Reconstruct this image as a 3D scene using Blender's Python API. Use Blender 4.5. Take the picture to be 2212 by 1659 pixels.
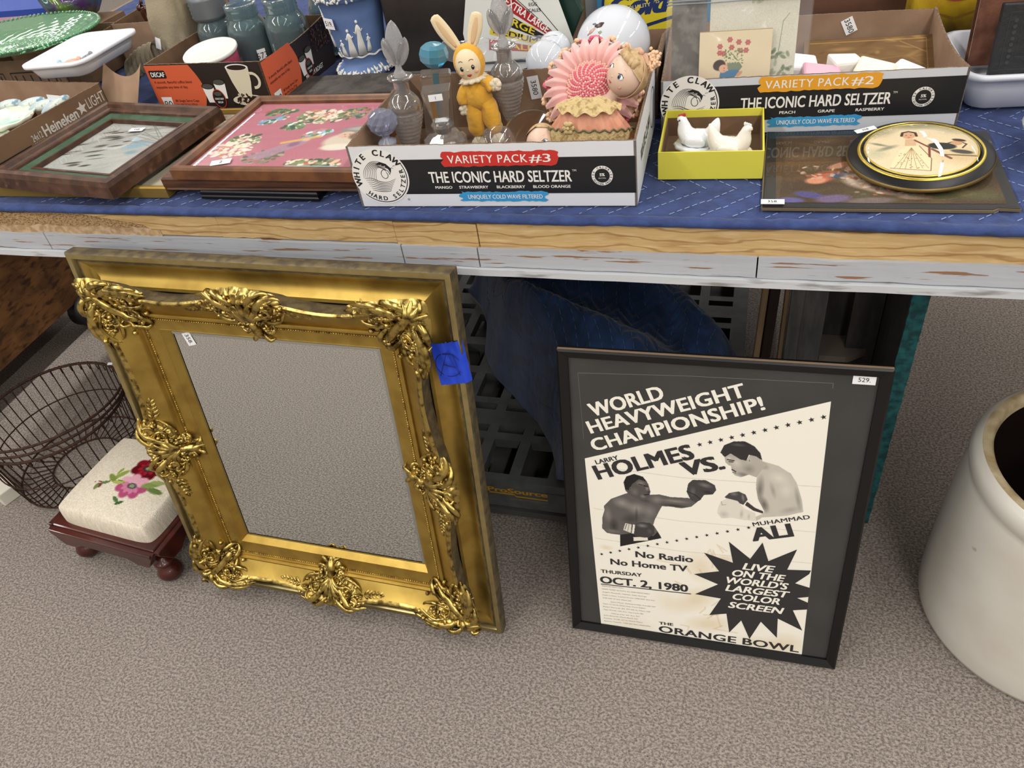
import bpy, bmesh, math, random
import numpy as np
from mathutils import Vector, Matrix, Euler, noise as mnoise

PI = math.pi
S = bpy.context.scene
C = S.collection
for o in list(bpy.data.objects):
    bpy.data.objects.remove(o)

# ---------------------------------------------------------------- camera
FPX = 1680.6
cam_d = bpy.data.cameras.new('camera')
cam_d.sensor_fit = 'HORIZONTAL'
cam_d.sensor_width = 36.0
cam_d.lens = FPX / 2212 * 36.0
cam_d.clip_start = .02
cam = bpy.data.objects.new('camera', cam_d)
C.objects.link(cam)
S.camera = cam
fw = Vector((-0.27718749, 0.6994345, -0.65875525)); rt = Vector((0.95744166, 0.25848172, -0.12842375)); up_ = rt.cross(fw)
M = Matrix((rt, up_, -fw)).transposed().to_4x4()
M.translation = (0, 0, 1.4)
cam.matrix_world = M

# ---------------------------------------------------------------- world, lamps, exposure
wd = bpy.data.worlds.new('world'); S.world = wd
wd.use_nodes = True
wd.node_tree.nodes['Background'].inputs[0].default_value = (.95, .97, 1, 1)
wd.node_tree.nodes['Background'].inputs[1].default_value = .55
S.view_settings.view_transform = 'Standard'
S.view_settings.look = 'None'
S.view_settings.gamma = 1
S.view_settings.exposure = 0.0
S.view_settings.use_curve_mapping = False
S.cycles.max_bounces = 10
S.cycles.diffuse_bounces = 3
S.cycles.glossy_bounces = 4
S.cycles.transmission_bounces = 10
S.cycles.transparent_max_bounces = 16
S.cycles.caustics_reflective = False
S.cycles.caustics_refractive = False
S.cycles.sample_clamp_indirect = 6
LAMP_W = 42.5
LAMPS = [(x, y) for x in (-5.2, -2.0, 1.2, 4.4) for y in (-4.6, -1.9, .8, 3.8, 6.9)]
for x, y in LAMPS:
    ld = bpy.data.lights.new('strip_light', 'AREA')
    ld.shape = 'RECTANGLE'; ld.size = .14; ld.size_y = 2.3; ld.energy = LAMP_W * (1.35 if y < 0 else 1); ld.color = (1, .975, .94)
    lo = bpy.data.objects.new('strip_light', ld); C.objects.link(lo)
    lo.location = (x, y, 3.34)


# ---------------------------------------------------------------- helpers
def lin(c):
    if isinstance(c, str):
        c = [int(c[i:i + 2], 16) for i in (0, 2, 4)]
    return tuple((v / 255 / 12.92) if v / 255 <= .04045 else ((v / 255 + .055) / 1.055) ** 2.4 for v in c)


MATS = {}


def mat(name, col='808080', rough=.6, metal=0, col2=None, nscale=20, stretch=(1, 1, 1), fac=(.4, .6), bump=0, bscale=200,
        bdetail=3, trans=0, ior=1.45, spec=.5, coat=0, sss=0, attr=False, emit=0, col3=None, n3=60, fac3=(.6, .7), bstretch=None, sheen=0, rvar=0):
    """one principled material: colour, optional second and third colour through noise, optional bump"""
    if name in MATS:
        return MATS[name]
    m = bpy.data.materials.new(name); m.use_nodes = True
    nt = m.node_tree; N = nt.nodes; L = nt.links
    b = N['Principled BSDF']
    c = lin(col)
    b.inputs['Base Color'].default_value = (*c, 1)
    b.inputs['Roughness'].default_value = rough
    b.inputs['Metallic'].default_value = metal
    b.inputs['IOR'].default_value = ior
    b.inputs['Specular IOR Level'].default_value = spec
    b.inputs['Transmission Weight'].default_value = trans
    b.inputs['Coat Weight'].default_value = coat
    b.inputs['Coat Roughness'].default_value = .05
    b.inputs['Sheen Weight'].default_value = sheen
    if sss:
        b.inputs['Subsurface Weight'].default_value = sss
        b.inputs['Subsurface Scale'].default_value = .01
    if emit:
        b.inputs['Emission Color'].default_value = (*c, 1); b.inputs['Emission Strength'].default_value = emit
    tc = N.new('ShaderNodeTexCoord')

    def coords(st):
        mp = N.new('ShaderNodeMapping'); mp.inputs['Scale'].default_value = st
        L.new(tc.outputs['Object'], mp.inputs['Vector']); return mp.outputs['Vector']

    def noise(sc, st, det=4):
        n = N.new('ShaderNodeTexNoise'); n.inputs['Scale'].default_value = sc; n.inputs['Detail'].default_value = det
        L.new(coords(st), n.inputs['Vector']); return n.outputs['Fac']

    def ramp(src, lo, hi):
        r = N.new('ShaderNodeMapRange'); r.inputs['From Min'].default_value = lo; r.inputs['From Max'].default_value = hi
        L.new(src, r.inputs['Value']); return r.outputs['Result']
    src = None
    if attr:
        a = N.new('ShaderNodeAttribute'); a.attribute_name = 'Col'; src = a.outputs['Color']
    if col2 is not None:
        mx = N.new('ShaderNodeMix'); mx.data_type = 'RGBA'
        L.new(ramp(noise(nscale, stretch), *fac), mx.inputs['Factor'])
        if src: L.new(src, mx.inputs['A'])
        else: mx.inputs['A'].default_value = (*c, 1)
        mx.inputs['B'].default_value = (*lin(col2), 1); src = mx.outputs['Result']
    if col3 is not None:
        mx = N.new('ShaderNodeMix'); mx.data_type = 'RGBA'
        L.new(ramp(noise(n3, stretch, 6), *fac3), mx.inputs['Factor'])
        if src: L.new(src, mx.inputs['A'])
        else: mx.inputs['A'].default_value = (*c, 1)
        mx.inputs['B'].default_value = (*lin(col3), 1); src = mx.outputs['Result']
    if src:
        L.new(src, b.inputs['Base Color'])
    if rvar:
        L.new(ramp(noise(nscale, (1, 1, 1)), .5 - rough / rvar / 2, .5 + rough / rvar), b.inputs['Roughness'])
    if bump:
        bp = N.new('ShaderNodeBump'); bp.inputs['Strength'].default_value = bump; bp.inputs['Distance'].default_value = .002
        L.new(noise(bscale, bstretch or stretch, bdetail), bp.inputs['Height']); L.new(bp.outputs['Normal'], b.inputs['Normal'])
    MATS[name] = m
    return m


def pane_mat(name, tint=(1, 1, 1), refl=1.45, rough=.01, haze=0):
    """thin flat pane: see-through with a Fresnel reflection"""
    if name in MATS: return MATS[name]
    m = bpy.data.materials.new(name); m.use_nodes = True
    nt = m.node_tree; N = nt.nodes; L = nt.links; N.clear()
    out = N.new('ShaderNodeOutputMaterial'); t = N.new('ShaderNodeBsdfTransparent'); g = N.new('ShaderNodeBsdfGlossy')
    t.inputs[0].default_value = (*tint, 1); g.inputs['Roughness'].default_value = rough
    f = N.new('ShaderNodeFresnel'); f.inputs[0].default_value = refl
    ge = N.new('ShaderNodeNewGeometry'); mu = N.new('ShaderNodeMath'); mu.operation = 'MULTIPLY_ADD'; mu.inputs[1].default_value = -1; mu.inputs[2].default_value = 1; L.new(ge.outputs['Backfacing'], mu.inputs[0])
    m3 = N.new('ShaderNodeMath'); m3.operation = 'MULTIPLY'; L.new(f.outputs[0], m3.inputs[0]); L.new(mu.outputs[0], m3.inputs[1])
    mx = N.new('ShaderNodeMixShader'); L.new(m3.outputs[0], mx.inputs[0]); L.new(t.outputs[0], mx.inputs[1]); L.new(g.outputs[0], mx.inputs[2])
    last = mx.outputs[0]
    if haze:
        d = N.new('ShaderNodeBsdfDiffuse'); d.inputs[0].default_value = (.8, .82, .85, 1)
        m2 = N.new('ShaderNodeMixShader'); m2.inputs[0].default_value = haze
        L.new(last, m2.inputs[1]); L.new(d.outputs[0], m2.inputs[2]); last = m2.outputs[0]
    L.new(last, out.inputs[0]); MATS[name] = m
    return m


def glass_mat(name, tint=(1, 1, 1), rough=.02, thru=.45, haze=.07, bump=0, bscale=400):
    """hollow or cut glass: part refracting, part straight through, with a pale diffuse share mixed in to brighten it"""
    if name in MATS: return MATS[name]
    m = bpy.data.materials.new(name); m.use_nodes = True
    nt = m.node_tree; N = nt.nodes; L = nt.links; N.clear()
    out = N.new('ShaderNodeOutputMaterial'); g = N.new('ShaderNodeBsdfGlass'); t = N.new('ShaderNodeBsdfTransparent'); d = N.new('ShaderNodeBsdfDiffuse')
    g.inputs['Color'].default_value = (*tint, 1); g.inputs['Roughness'].default_value = rough; g.inputs['IOR'].default_value = 1.46
    t.inputs[0].default_value = (*[.5 + .5 * c for c in tint], 1); d.inputs[0].default_value = (*[.15 + .8 * c for c in tint], 1)
    a = N.new('ShaderNodeMixShader'); a.inputs[0].default_value = thru; L.new(g.outputs[0], a.inputs[1]); L.new(t.outputs[0], a.inputs[2])
    lw = N.new('ShaderNodeLayerWeight'); lw.inputs[0].default_value = .30; gg_ = N.new('ShaderNodeBsdfGlossy'); gg_.inputs['Roughness'].default_value = .06
    c_ = N.new('ShaderNodeMixShader'); L.new(lw.outputs['Facing'], c_.inputs[0]); L.new(a.outputs[0], c_.inputs[1]); L.new(gg_.outputs[0], c_.inputs[2]); a = c_
    b = N.new('ShaderNodeMixShader'); b.inputs[0].default_value = haze; L.new(a.outputs[0], b.inputs[1]); L.new(d.outputs[0], b.inputs[2])  # diffuse share stands in for the bright sparkle of the glass
    L.new(b.outputs[0], out.inputs[0])
    if bump:
        tc = N.new('ShaderNodeTexCoord'); n = N.new('ShaderNodeTexNoise'); n.inputs['Scale'].default_value = bscale; bp = N.new('ShaderNodeBump'); bp.inputs['Strength'].default_value = bump; bp.inputs['Distance'].default_value = .002
        L.new(tc.outputs['Object'], n.inputs['Vector']); L.new(n.outputs['Fac'], bp.inputs['Height']); L.new(bp.outputs['Normal'], g.inputs['Normal'])
    MATS[name] = m
    return m


def T(x=0, y=0, z=0, rx=0, ry=0, rz=0, s=1):
    sc = Matrix.Diagonal((*(s if hasattr(s, '__len__') else (s, s, s)), 1))
    return Matrix.Translation((x, y, z)) @ Euler((rx, ry, rz)).to_matrix().to_4x4() @ sc


I4 = Matrix.Identity(4)


class MB:
    def __init__(s):
        s.v = []; s.f = []; s.m = []; s.s = []

    def add(s, vs, fs, mi=0, sm=False, M=None):
        n = len(s.v)
        if M is not None:
            vs = [M @ Vector(v) for v in vs]
        s.v += [tuple(v) for v in vs]
        s.f += [tuple(i + n for i in f) for f in fs]
        s.m += [mi] * len(fs) if not hasattr(mi, '__len__') else list(mi)
        s.s += [sm] * len(fs)
        return s

    def box(s, x0, x1, y0, y1, z0, z1, mi=0, M=None):
        v = [(x, y, z) for z in (z0, z1) for y in (y0, y1) for x in (x0, x1)]
        return s.add(v, [(0, 2, 3, 1), (4, 5, 7, 6), (0, 1, 5, 4), (2, 6, 7, 3), (0, 4, 6, 2), (1, 3, 7, 5)], mi, False, M)

    def bx(s, c, d, mi=0, M=None):
        return s.box(c[0] - d[0] / 2, c[0] + d[0] / 2, c[1] - d[1] / 2, c[1] + d[1] / 2, c[2] - d[2] / 2, c[2] + d[2] / 2, mi, M)

    def hexa(s, b, t, mi=0, M=None):
        """b, t: four corners of bottom and top, counter-clockwise from above"""
        return s.add(list(b) + list(t), [(3, 2, 1, 0), (4, 5, 6, 7), (0, 1, 5, 4), (1, 2, 6, 5), (2, 3, 7, 6), (3, 0, 4, 7)], mi, False, M)

    def grid(s, fn, nu, nv, mi=0, cu=False, cv=False, sm=True, M=None):
        v = [fn(i / (nu if cu else nu - 1), j / (nv if cv else nv - 1)) for j in range(nv) for i in range(nu)]
        f = []
        for j in range(nv if cv else nv - 1):
            for i in range(nu if cu else nu - 1):
                a = j * nu + i; b = j * nu + (i + 1) % nu; c = ((j + 1) % nv) * nu + (i + 1) % nu; d = ((j + 1) % nv) * nu + i
                f.append((a, b, c, d))
        return s.add(v, f, mi, sm, M)

    def lathe(s, prof, n=24, mi=0, M=None, sm=True, fn=None):
        """prof: list of (r, z), outside read upwards"""
        v = []; f = []
        for r, z in prof:
            for i in range(n):
                a = 2 * PI * i / n; rr = r * (fn(a, z) if fn else 1)
                v.append((rr * math.cos(a), rr * math.sin(a), z))
        for j in range(len(prof) - 1):
            for i in range(n):
                k = (i + 1) % n
                f.append((j * n + i, j * n + k, (j + 1) * n + k, (j + 1) * n + i))
        return s.add(v, f, mi, sm, M)

    def tube(s, pts, r, n=8, mi=0, closed=False, M=None, flat=1.0, nrm=None, caps=True):
        """round or flattened tube along pts; r may be a list; nrm fixes the thin direction"""
        P = [Vector(p) for p in pts]; k = len(P)
        R = r if hasattr(r, '__len__') else [r] * k
        v = []; f = []; pn = None
        for i in range(k):
            a = P[(i - 1) % k] if (closed or i > 0) else P[i]; b = P[(i + 1) % k] if (closed or i < k - 1) else P[i]
            t = (b - a).normalized() if (b - a).length > 1e-9 else Vector((0, 0, 1))
            if nrm is not None:
                w = Vector(nrm)
            elif pn is None:
                w = Vector((0, 0, 1)) if abs(t.z) < .9 else Vector((1, 0, 0))
            else:
                w = pn
            w = (w - t * w.dot(t)); w = w.normalized() if w.length > 1e-6 else t.orthogonal().normalized()
            pn = w; u = t.cross(w)
            for j in range(n):
                q = 2 * PI * j / n
                v.append(P[i] + u * (R[i] * math.cos(q)) + w * (R[i] * flat * math.sin(q)))
        for i in range(k if closed else k - 1):
            for j in range(n):
                a = i * n + j; b = i * n + (j + 1) % n; c = ((i + 1) % k) * n + (j + 1) % n; d = ((i + 1) % k) * n + j
                f.append((a, d, c, b))
        if not closed and caps:
            f.append(tuple(range(n))); f.append(tuple(range((k - 1) * n, k * n))[::-1])
        return s.add(v, f, mi, True, M)

    def ell(s, c, r, mi=0, nu=14, nv=8, M=None, fn=None):
        r = r if hasattr(r, '__len__') else (r, r, r)
        v = []; f = []
        for j in range(nv + 1):
            ph = PI * (j / nv - .5)
            for i in range(nu):
                a = 2 * PI * i / nu
                k = fn(a, ph) if fn else 1
                v.append((c[0] + r[0] * k * math.cos(ph) * math.cos(a), c[1] + r[1] * k * math.cos(ph) * math.sin(a), c[2] + r[2] * k * math.sin(ph)))
        for j in range(nv):
            for i in range(nu):
                q = (i + 1) % nu
                f.append((j * nu + i, j * nu + q, (j + 1) * nu + q, (j + 1) * nu + i))
        return s.add(v, f, mi, True, M)

    def prism(s, poly, z0, z1, mi=0, M=None, sm=False):
        n = len(poly)
        a = sum(poly[i][0] * poly[(i + 1) % n][1] - poly[(i + 1) % n][0] * poly[i][1] for i in range(n))
        if a < 0: poly = poly[::-1]
        v = [(x, y, z0) for x, y in poly] + [(x, y, z1) for x, y in poly]
        f = [tuple(range(n))[::-1], tuple(range(n, 2 * n))] + [(i, (i + 1) % n, n + (i + 1) % n, n + i) for i in range(n)]
        return s.add(v, f, mi, sm, M)

    def build(s, name, mats, parent=None, loc=None, rot=None, bevel=0, weld=False, sub=0):
        me = bpy.data.meshes.new(name)
        me.from_pydata(s.v, [], s.f)
        for m in (mats if isinstance(mats, (list, tuple)) else [mats]):
            me.materials.append(m)
        me.polygons.foreach_set('material_index', s.m)
        me.polygons.foreach_set('use_smooth', s.s)
        if weld or bevel:
            bm = bmesh.new(); bm.from_mesh(me)
            bmesh.ops.remove_doubles(bm, verts=bm.verts, dist=1e-5)
            if bevel:
                ed = [e for e in bm.edges if len(e.link_faces) == 2 and e.calc_face_angle(0) > .6]
                bmesh.ops.bevel(bm, geom=ed, offset=bevel, segments=2, affect='EDGES', profile=.5, clamp_overlap=True)
            bm.to_mesh(me); bm.free()
        me.update()
        o = bpy.data.objects.new(name, me); C.objects.link(o)
        if parent: o.parent = parent
        if loc: o.location = loc
        if rot: o.rotation_euler = rot
        if sub:
            md = o.modifiers.new('sub', 'SUBSURF'); md.levels = sub; md.render_levels = sub
        return o


def tag(o, label=None, cat=None, group=None, kind=None):
    if label: o['label'] = label
    if cat: o['category'] = cat
    if group: o['group'] = group
    if kind: o['kind'] = kind
    return o


def thing(name, label, cat, loc=(0, 0, 0), rot=(0, 0, 0), group=None):
    o = bpy.data.objects.new(name, None); C.objects.link(o)
    o.location = loc; o.rotation_euler = rot
    return tag(o, label, cat, group)


def copy_tree(o, loc=None, rot=None, label=None):
    r = o.copy(); C.objects.link(r)
    if loc: r.location = loc
    if rot: r.rotation_euler = rot
    if label: r['label'] = label
    for ch in list(o.children):
        c = ch.copy(); C.objects.link(c); c.parent = r
        for g in ch.children:
            d = g.copy(); C.objects.link(d); d.parent = c
    return r


def spline(pts, n=24, closed=False):
    """Catmull-Rom through pts"""
    P = [Vector(p) if len(p) == 3 else Vector((*p, 0)) for p in pts]; k = len(P); out = []
    seg = k if closed else k - 1
    for i in range(n):
        t = i / (n if closed else n - 1) * seg
        a = min(int(t), seg - 1); u = t - a
        g = (lambda q: P[q % k]) if closed else (lambda q: P[max(0, min(k - 1, q))])
        p0, p1, p2, p3 = g(a - 1), g(a), g(a + 1), g(a + 2)
        out.append(.5 * ((2 * p1) + (p2 - p0) * u + (2 * p0 - 5 * p1 + 4 * p2 - p3) * u * u + (3 * p1 - p0 - 3 * p2 + p3) * u ** 3))
    return out


# ---- flat print: letters and shapes as thin polygons on a surface
_tc = {}


def glyphs(txt, bold=0.0, shear=0.0, space=1.0):
    key = (txt, bold, shear, space)
    if key not in _tc:
        cu = bpy.data.curves.new('t', 'FONT'); cu.body = txt; cu.size = 1; cu.offset = bold; cu.shear = shear
        cu.space_character = space; cu.resolution_u = 3
        ob = bpy.data.objects.new('t', cu); C.objects.link(ob)
        dg = bpy.context.evaluated_depsgraph_get()
        me = bpy.data.meshes.new_from_object(ob.evaluated_get(dg))
        v = [(q.co.x, q.co.y) for q in me.vertices]; f = [tuple(p.vertices) for p in me.polygons]
        fl = [p.normal.z < 0 for p in me.polygons]
        f = [a[::-1] if b else a for a, b in zip(f, fl)]
        bpy.data.objects.remove(ob); bpy.data.curves.remove(cu); bpy.data.meshes.remove(me)
        if v:
            x0 = min(a for a, b in v); x1 = max(a for a, b in v)
        else:
            x0 = x1 = 0
        _tc[key] = (v, f, x0, x1)
    return _tc[key]


class Print:
    def __init__(s, M=None, dz=.00012):
        s.mb = MB(); s.M = M or I4; s.dz = dz

    def shape(s, pts, mi, layer=1):
        n = len(pts)
        a = sum(pts[i][0] * pts[(i + 1) % n][1] - pts[(i + 1) % n][0] * pts[i][1] for i in range(n))
        if a < 0: pts = pts[::-1]
        s.mb.add([(x, y, layer * s.dz) for x, y in pts], [tuple(range(n))], mi, False, s.M)

    def rect(s, x0, y0, x1, y1, mi, layer=1):
        s.shape([(x0, y0), (x1, y0), (x1, y1), (x0, y1)], mi, layer)

    def circle(s, cx, cy, r, mi, layer=1, n=40, ry=None):
        ry = ry or r
        s.shape([(cx + r * math.cos(2 * PI * i / n), cy + ry * math.sin(2 * PI * i / n)) for i in range(n)], mi, layer)

    def line(s, pts, w, mi, layer=1, closed=False):
        P = [Vector((*p[:2],)) for p in pts]; k = len(P)
        W = w if hasattr(w, '__len__') else [w] * k
        a = []; b = []
        for i in range(k):
            p = P[(i - 1) % k] if (closed or i > 0) else P[i]; q = P[(i + 1) % k] if (closed or i < k - 1) else P[i]
            t = (q - p).normalized(); nn = Vector((-t.y, t.x)) * W[i] / 2
            a.append(P[i] + nn); b.append(P[i] - nn)
        v = [(p.x, p.y, layer * s.dz) for p in a + b]
        f = [(i, k + i, k + (i + 1) % k, (i + 1) % k) for i in range(k if closed else k - 1)]
        s.mb.add(v, f, mi, False, s.M)

    def ring(s, cx, cy, r, w, mi, layer=1, a0=0, a1=2 * PI, n=48):
        s.line([(cx + r * math.cos(a0 + (a1 - a0) * i / n), cy + r * math.sin(a0 + (a1 - a0) * i / n)) for i in range(n + 1)], w, mi, layer)

    def text(s, txt, x, y, h, mi, width=None, ang=0, bold=0.0, shear=0.0, layer=2, space=1.0, align='l'):
        """h: cap height in metres; width: the whole line is stretched to it"""
        v, f, x0, x1 = glyphs(txt, 0.0, shear, space)
        if not v: return
        k = h / .682 if h else 1
        sx = width / (x1 - x0) if width else k
        e_ = bold
        reps = [(0, 0)] if e_ <= 0 else ([(-e_, 0), (0, 0), (e_, 0)] if e_ < .018 else [(-e_, -e_ * .5), (e_, -e_ * .5), (0, 0), (-e_, e_ * .5), (e_, e_ * .5)])
        off = {'l': 0, 'c': -(x1 - x0) / 2, 'r': -(x1 - x0)}[align]
        ca, sa = math.cos(ang), math.sin(ang)
        for j_, (dx, dy) in enumerate(reps):
            o = []
            for a, b in v:
                a = (a - x0 + off + dx) * sx; b_ = (b + dy) * k
                o.append((x + a * ca - b_ * sa, y + a * sa + b_ * ca, layer * s.dz + j_ * 2e-6))
            s.mb.add(o, f, mi, False, s.M)

    def arc_text(s, txt, cx, cy, r, a0, a1, h, mi, bold=0.0, layer=2, inside=False, cw=.62):
        """letters along a circle from angle a0 to a1 (degrees)"""
        n = len(txt)
        for i, ch in enumerate(txt):
            if ch == ' ': continue
            a = math.radians(a0 + (a1 - a0) * i / max(1, n - 1))
            if inside:
                s.text(ch, cx + r * math.cos(a), cy + r * math.sin(a), h, mi, ang=a + PI / 2, bold=bold, layer=layer, align='c')
            else:
                s.text(ch, cx + r * math.cos(a), cy + r * math.sin(a), h, mi, ang=a - PI / 2, bold=bold, layer=layer, align='c')

    def star(s, cx, cy, r, mi, layer=2, ang=PI / 2):
        s.shape([(cx + (r if i % 2 == 0 else r * .42) * math.cos(ang + PI * i / 5), cy + (r if i % 2 == 0 else r * .42) * math.sin(ang + PI * i / 5)) for i in range(10)], mi, layer)

    def build(s, name, mats, parent=None, label=None):
        o = s.mb.build(name, mats, parent)
        if label: o['label'] = label
        return o


# ---- painted pictures: colours on a fine mesh
class Paint:
    def __init__(s, w, h, nx, bg=(255, 255, 255)):
        s.w, s.h, s.nx = w, h, nx; s.ny = max(2, int(nx * h / w))
        xs = np.linspace(0, w, nx); ys = np.linspace(0, h, s.ny)
        s.X, s.Y = np.meshgrid(xs, ys)
        s.a = np.zeros((s.ny, nx, 3)); s.a[:] = s.c(bg)

    @staticmethod
    def c(v):
        if isinstance(v, str): v = [int(v[i:i + 2], 16) for i in (0, 2, 4)]
        if not hasattr(v, '__len__'): v = (v, v, v)
        return np.array(v, float)

    def mix(s, k, col):
        k = k[..., None]; s.a = s.a * (1 - k) + s.c(col) * k

    def poly(s, pts, col, a=1, clip=None):
        ins = np.zeros(s.X.shape, bool); n = len(pts)
        for i in range(n):
            x1, y1 = pts[i]; x2, y2 = pts[(i + 1) % n]
            if y1 == y2: continue
            c = ((s.Y >= min(y1, y2)) & (s.Y < max(y1, y2)))
            ins ^= c & (s.X < (s.Y - y1) * (x2 - x1) / (y2 - y1) + x1)
        s.mask = ins
        if clip is not None: ins = ins & clip
        s.mix(ins * a, col); return ins

    def blob(s, x, y, rx, ry, col, a=1, ang=0, soft=.5, clip=None):
        ca, sa = math.cos(ang), math.sin(ang)
        u = ((s.X - x) * ca + (s.Y - y) * sa) / rx; v = (-(s.X - x) * sa + (s.Y - y) * ca) / ry
        d = np.sqrt(u * u + v * v)
        k = np.clip((1 - d) / max(soft, 1e-3) + .5 * 0, 0, 1) * a
        if clip is not None: k = k * clip
        s.mix(k, col)

    def stroke(s, pts, w, col, a=1, clip=None):
        d = np.full(s.X.shape, 1e9)
        for (x1, y1), (x2, y2) in zip(pts[:-1], pts[1:]):
            L = (x2 - x1) ** 2 + (y2 - y1) ** 2 + 1e-12
            t = np.clip(((s.X - x1) * (x2 - x1) + (s.Y - y1) * (y2 - y1)) / L, 0, 1)
            d = np.minimum(d, np.hypot(s.X - x1 - t * (x2 - x1), s.Y - y1 - t * (y2 - y1)))
        k = np.clip((w / 2 - d) / (w * .25) + .5, 0, 1) * a
        if clip is not None: k = k * clip
        s.mix(k, col)

    def speck(s, amp, seed=0, cell=1):
        r = np.random.RandomState(seed); n = r.randn(s.ny // cell + 2, s.nx // cell + 2)
        n = np.repeat(np.repeat(n, cell, 0), cell, 1)[:s.ny, :s.nx]
        if cell > 2:
            for ax in (0, 1):
                for _ in range(2):
                    n = (np.roll(n, cell // 2, ax) + n + np.roll(n, -(cell // 2), ax)) / 3
        s.a = np.clip(s.a + n[..., None] * amp, 0, 255)

    def flower(s, x, y, r, col, ctr='d8c060', n=6, leaf=None):
        if leaf:
            for k in range(3):
                t = random.uniform(0, 2 * PI); s.blob(x + r * 1.2 * math.cos(t), y + r * 1.2 * math.sin(t), r * .7, r * .3, leaf, .9, t, .3)
        for k in range(n):
            t = 2 * PI * k / n; s.blob(x + r * .5 * math.cos(t), y + r * .5 * math.sin(t), r * .55, r * .4, col, .9, t, .35)
        s.blob(x, y, r * .25, r * .25, ctr, .9)

    def build(s, name, mats, parent=None, M=None, fn=None, label=None, keep=None):
        P = np.stack([s.X, s.Y, np.zeros_like(s.X)], -1).reshape(-1, 3)
        if fn is not None:
            P = fn(P)
        if M is not None:
            m = np.array(M); P = P @ m[:3, :3].T + m[:3, 3]
        idx = np.arange(s.nx * s.ny).reshape(s.ny, s.nx)
        F = np.stack([idx[:-1, :-1], idx[:-1, 1:], idx[1:, 1:], idx[1:, :-1]], -1).reshape(-1, 4)
        A = s.a.reshape(-1, 3)
        if keep is not None:
            kf = keep.reshape(-1)[F].all(1); F = F[kf]
            used = np.unique(F); rm = np.full(len(P), -1); rm[used] = np.arange(len(used)); P = P[used]; A = A[used]; F = rm[F]
        me = bpy.data.meshes.new(name)
        me.vertices.add(len(P)); me.vertices.foreach_set('co', P.ravel())
        me.loops.add(len(F) * 4); me.loops.foreach_set('vertex_index', F.ravel())
        me.polygons.add(len(F)); me.polygons.foreach_set('loop_start', np.arange(len(F)) * 4)
        me.update(calc_edges=True)
        at = me.color_attributes.new('Col', 'FLOAT_COLOR', 'POINT')
        c = np.clip(A / 255, 0, 1)
        c = np.where(c <= .04045, c / 12.92, ((c + .055) / 1.055) ** 2.4)
        at.data.foreach_set('color', np.c_[c, np.ones(len(c))].astype(np.float32).ravel())
        me.polygons.foreach_set('use_smooth', [True] * len(F))
        for m_ in (mats if isinstance(mats, (list, tuple)) else [mats]):
            me.materials.append(m_)
        o = bpy.data.objects.new(name, me); C.objects.link(o)
        if parent: o.parent = parent
        if label: o['label'] = label
        return o


PRINTED = mat('printed_paper', rough=.7, attr=True, spec=.3)
PRINTED_GLOSS = mat('printed_gloss', rough=.25, attr=True)
WHITE_INK = mat('white_ink', 'ece9e4', .6)
BLACK_INK = mat('black_ink', '1c1b1b', .55)
PAPER = mat('paper_white', 'f2f2f4', .7)
GREY_INK = mat('grey_ink', '8b8b93', .7)


def price_tag(parent, txt, M, w=.018, h=.012, name='price_tag', ang=0, part=True):
    """small white sticker with a written number, lying on the surface given by M"""
    b = MB().box(-w / 2, w / 2, -h / 2, h / 2, 0, .0003, 0, M)
    o = b.build(name, PAPER, parent)
    p = Print(M @ T(0, 0, .0004)); p.text(txt, 0, -h * .22, h * .45, 0, ang=ang, align='c', bold=.0)
    p.build('writing', [BLACK_INK], o)
    return o


# ---------------------------------------------------------------- the room
carpet = mat('carpet', 'a0968e', .95, col2='756d66', nscale=230, fac=(.40, .60), col3='4b443f', n3=380, fac3=(.54, .70), stretch=(.8, 1, 1), bump=.5, bscale=420, spec=.1)
f = MB().grid(lambda u, v: (-8 + 16 * u, -6 + 16 * v, 0), 2, 2, sm=False)
tag(f.build('floor', carpet), kind='structure')
wallm = mat('wall_paint', 'b9b6ae', .9)
ceilm = mat('ceiling_tiles', 'e4e2dc', .9, bump=.2, bscale=60)
tag(MB().box(-8, 8, -6, 10, 3.42, 3.5).build('ceiling', ceilm), kind='structure')
for nm, b in (('wall_left', (-8.1, -8, -6, 10)), ('wall_right', (8, 8.1, -6, 10)), ('wall_back', (-8, 8, 10, 10.1)), ('wall_front', (-8, 8, -6.1, -6))):
    tag(MB().box(*b, 0, 3.42).build(nm, wallm), kind='structure')

# ---------------------------------------------------------------- table with its worn wooden edge
YT = .935; ZT = .841
wood_raw = mat('worn_plywood', 'c9a974', .7, col2='ab8554', nscale=12, stretch=(.7, 3, 5), fac=(.5, .7), col3='d9bf90', n3=30, fac3=(.5, .75), bump=.3, bscale=60)
def add_grain(m, dark, scale, dist, lo, hi, st):
    nt_ = m.node_tree; N = nt_.nodes; L = nt_.links; b = N['Principled BSDF']; src = b.inputs['Base Color'].links[0].from_socket
    tc = N.new('ShaderNodeTexCoord'); mp = N.new('ShaderNodeMapping'); mp.inputs['Scale'].default_value = st; L.new(tc.outputs['Object'], mp.inputs['Vector'])
    w = N.new('ShaderNodeTexWave'); w.bands_direction = 'Z'; w.inputs['Scale'].default_value = scale; w.inputs['Distortion'].default_value = dist; w.inputs['Detail'].default_value = 3; w.inputs['Detail Scale'].default_value = 1.4; L.new(mp.outputs[0], w.inputs['Vector'])
    r = N.new('ShaderNodeMapRange'); r.inputs['From Min'].default_value = lo; r.inputs['From Max'].default_value = hi; L.new(w.outputs['Fac'], r.inputs['Value'])
    mx = N.new('ShaderNodeMix'); mx.data_type = 'RGBA'; L.new(r.outputs[0], mx.inputs['Factor']); L.new(src, mx.inputs['A']); mx.inputs['B'].default_value = (*lin(dark), 1); L.new(mx.outputs['Result'], b.inputs['Base Color'])


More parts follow.
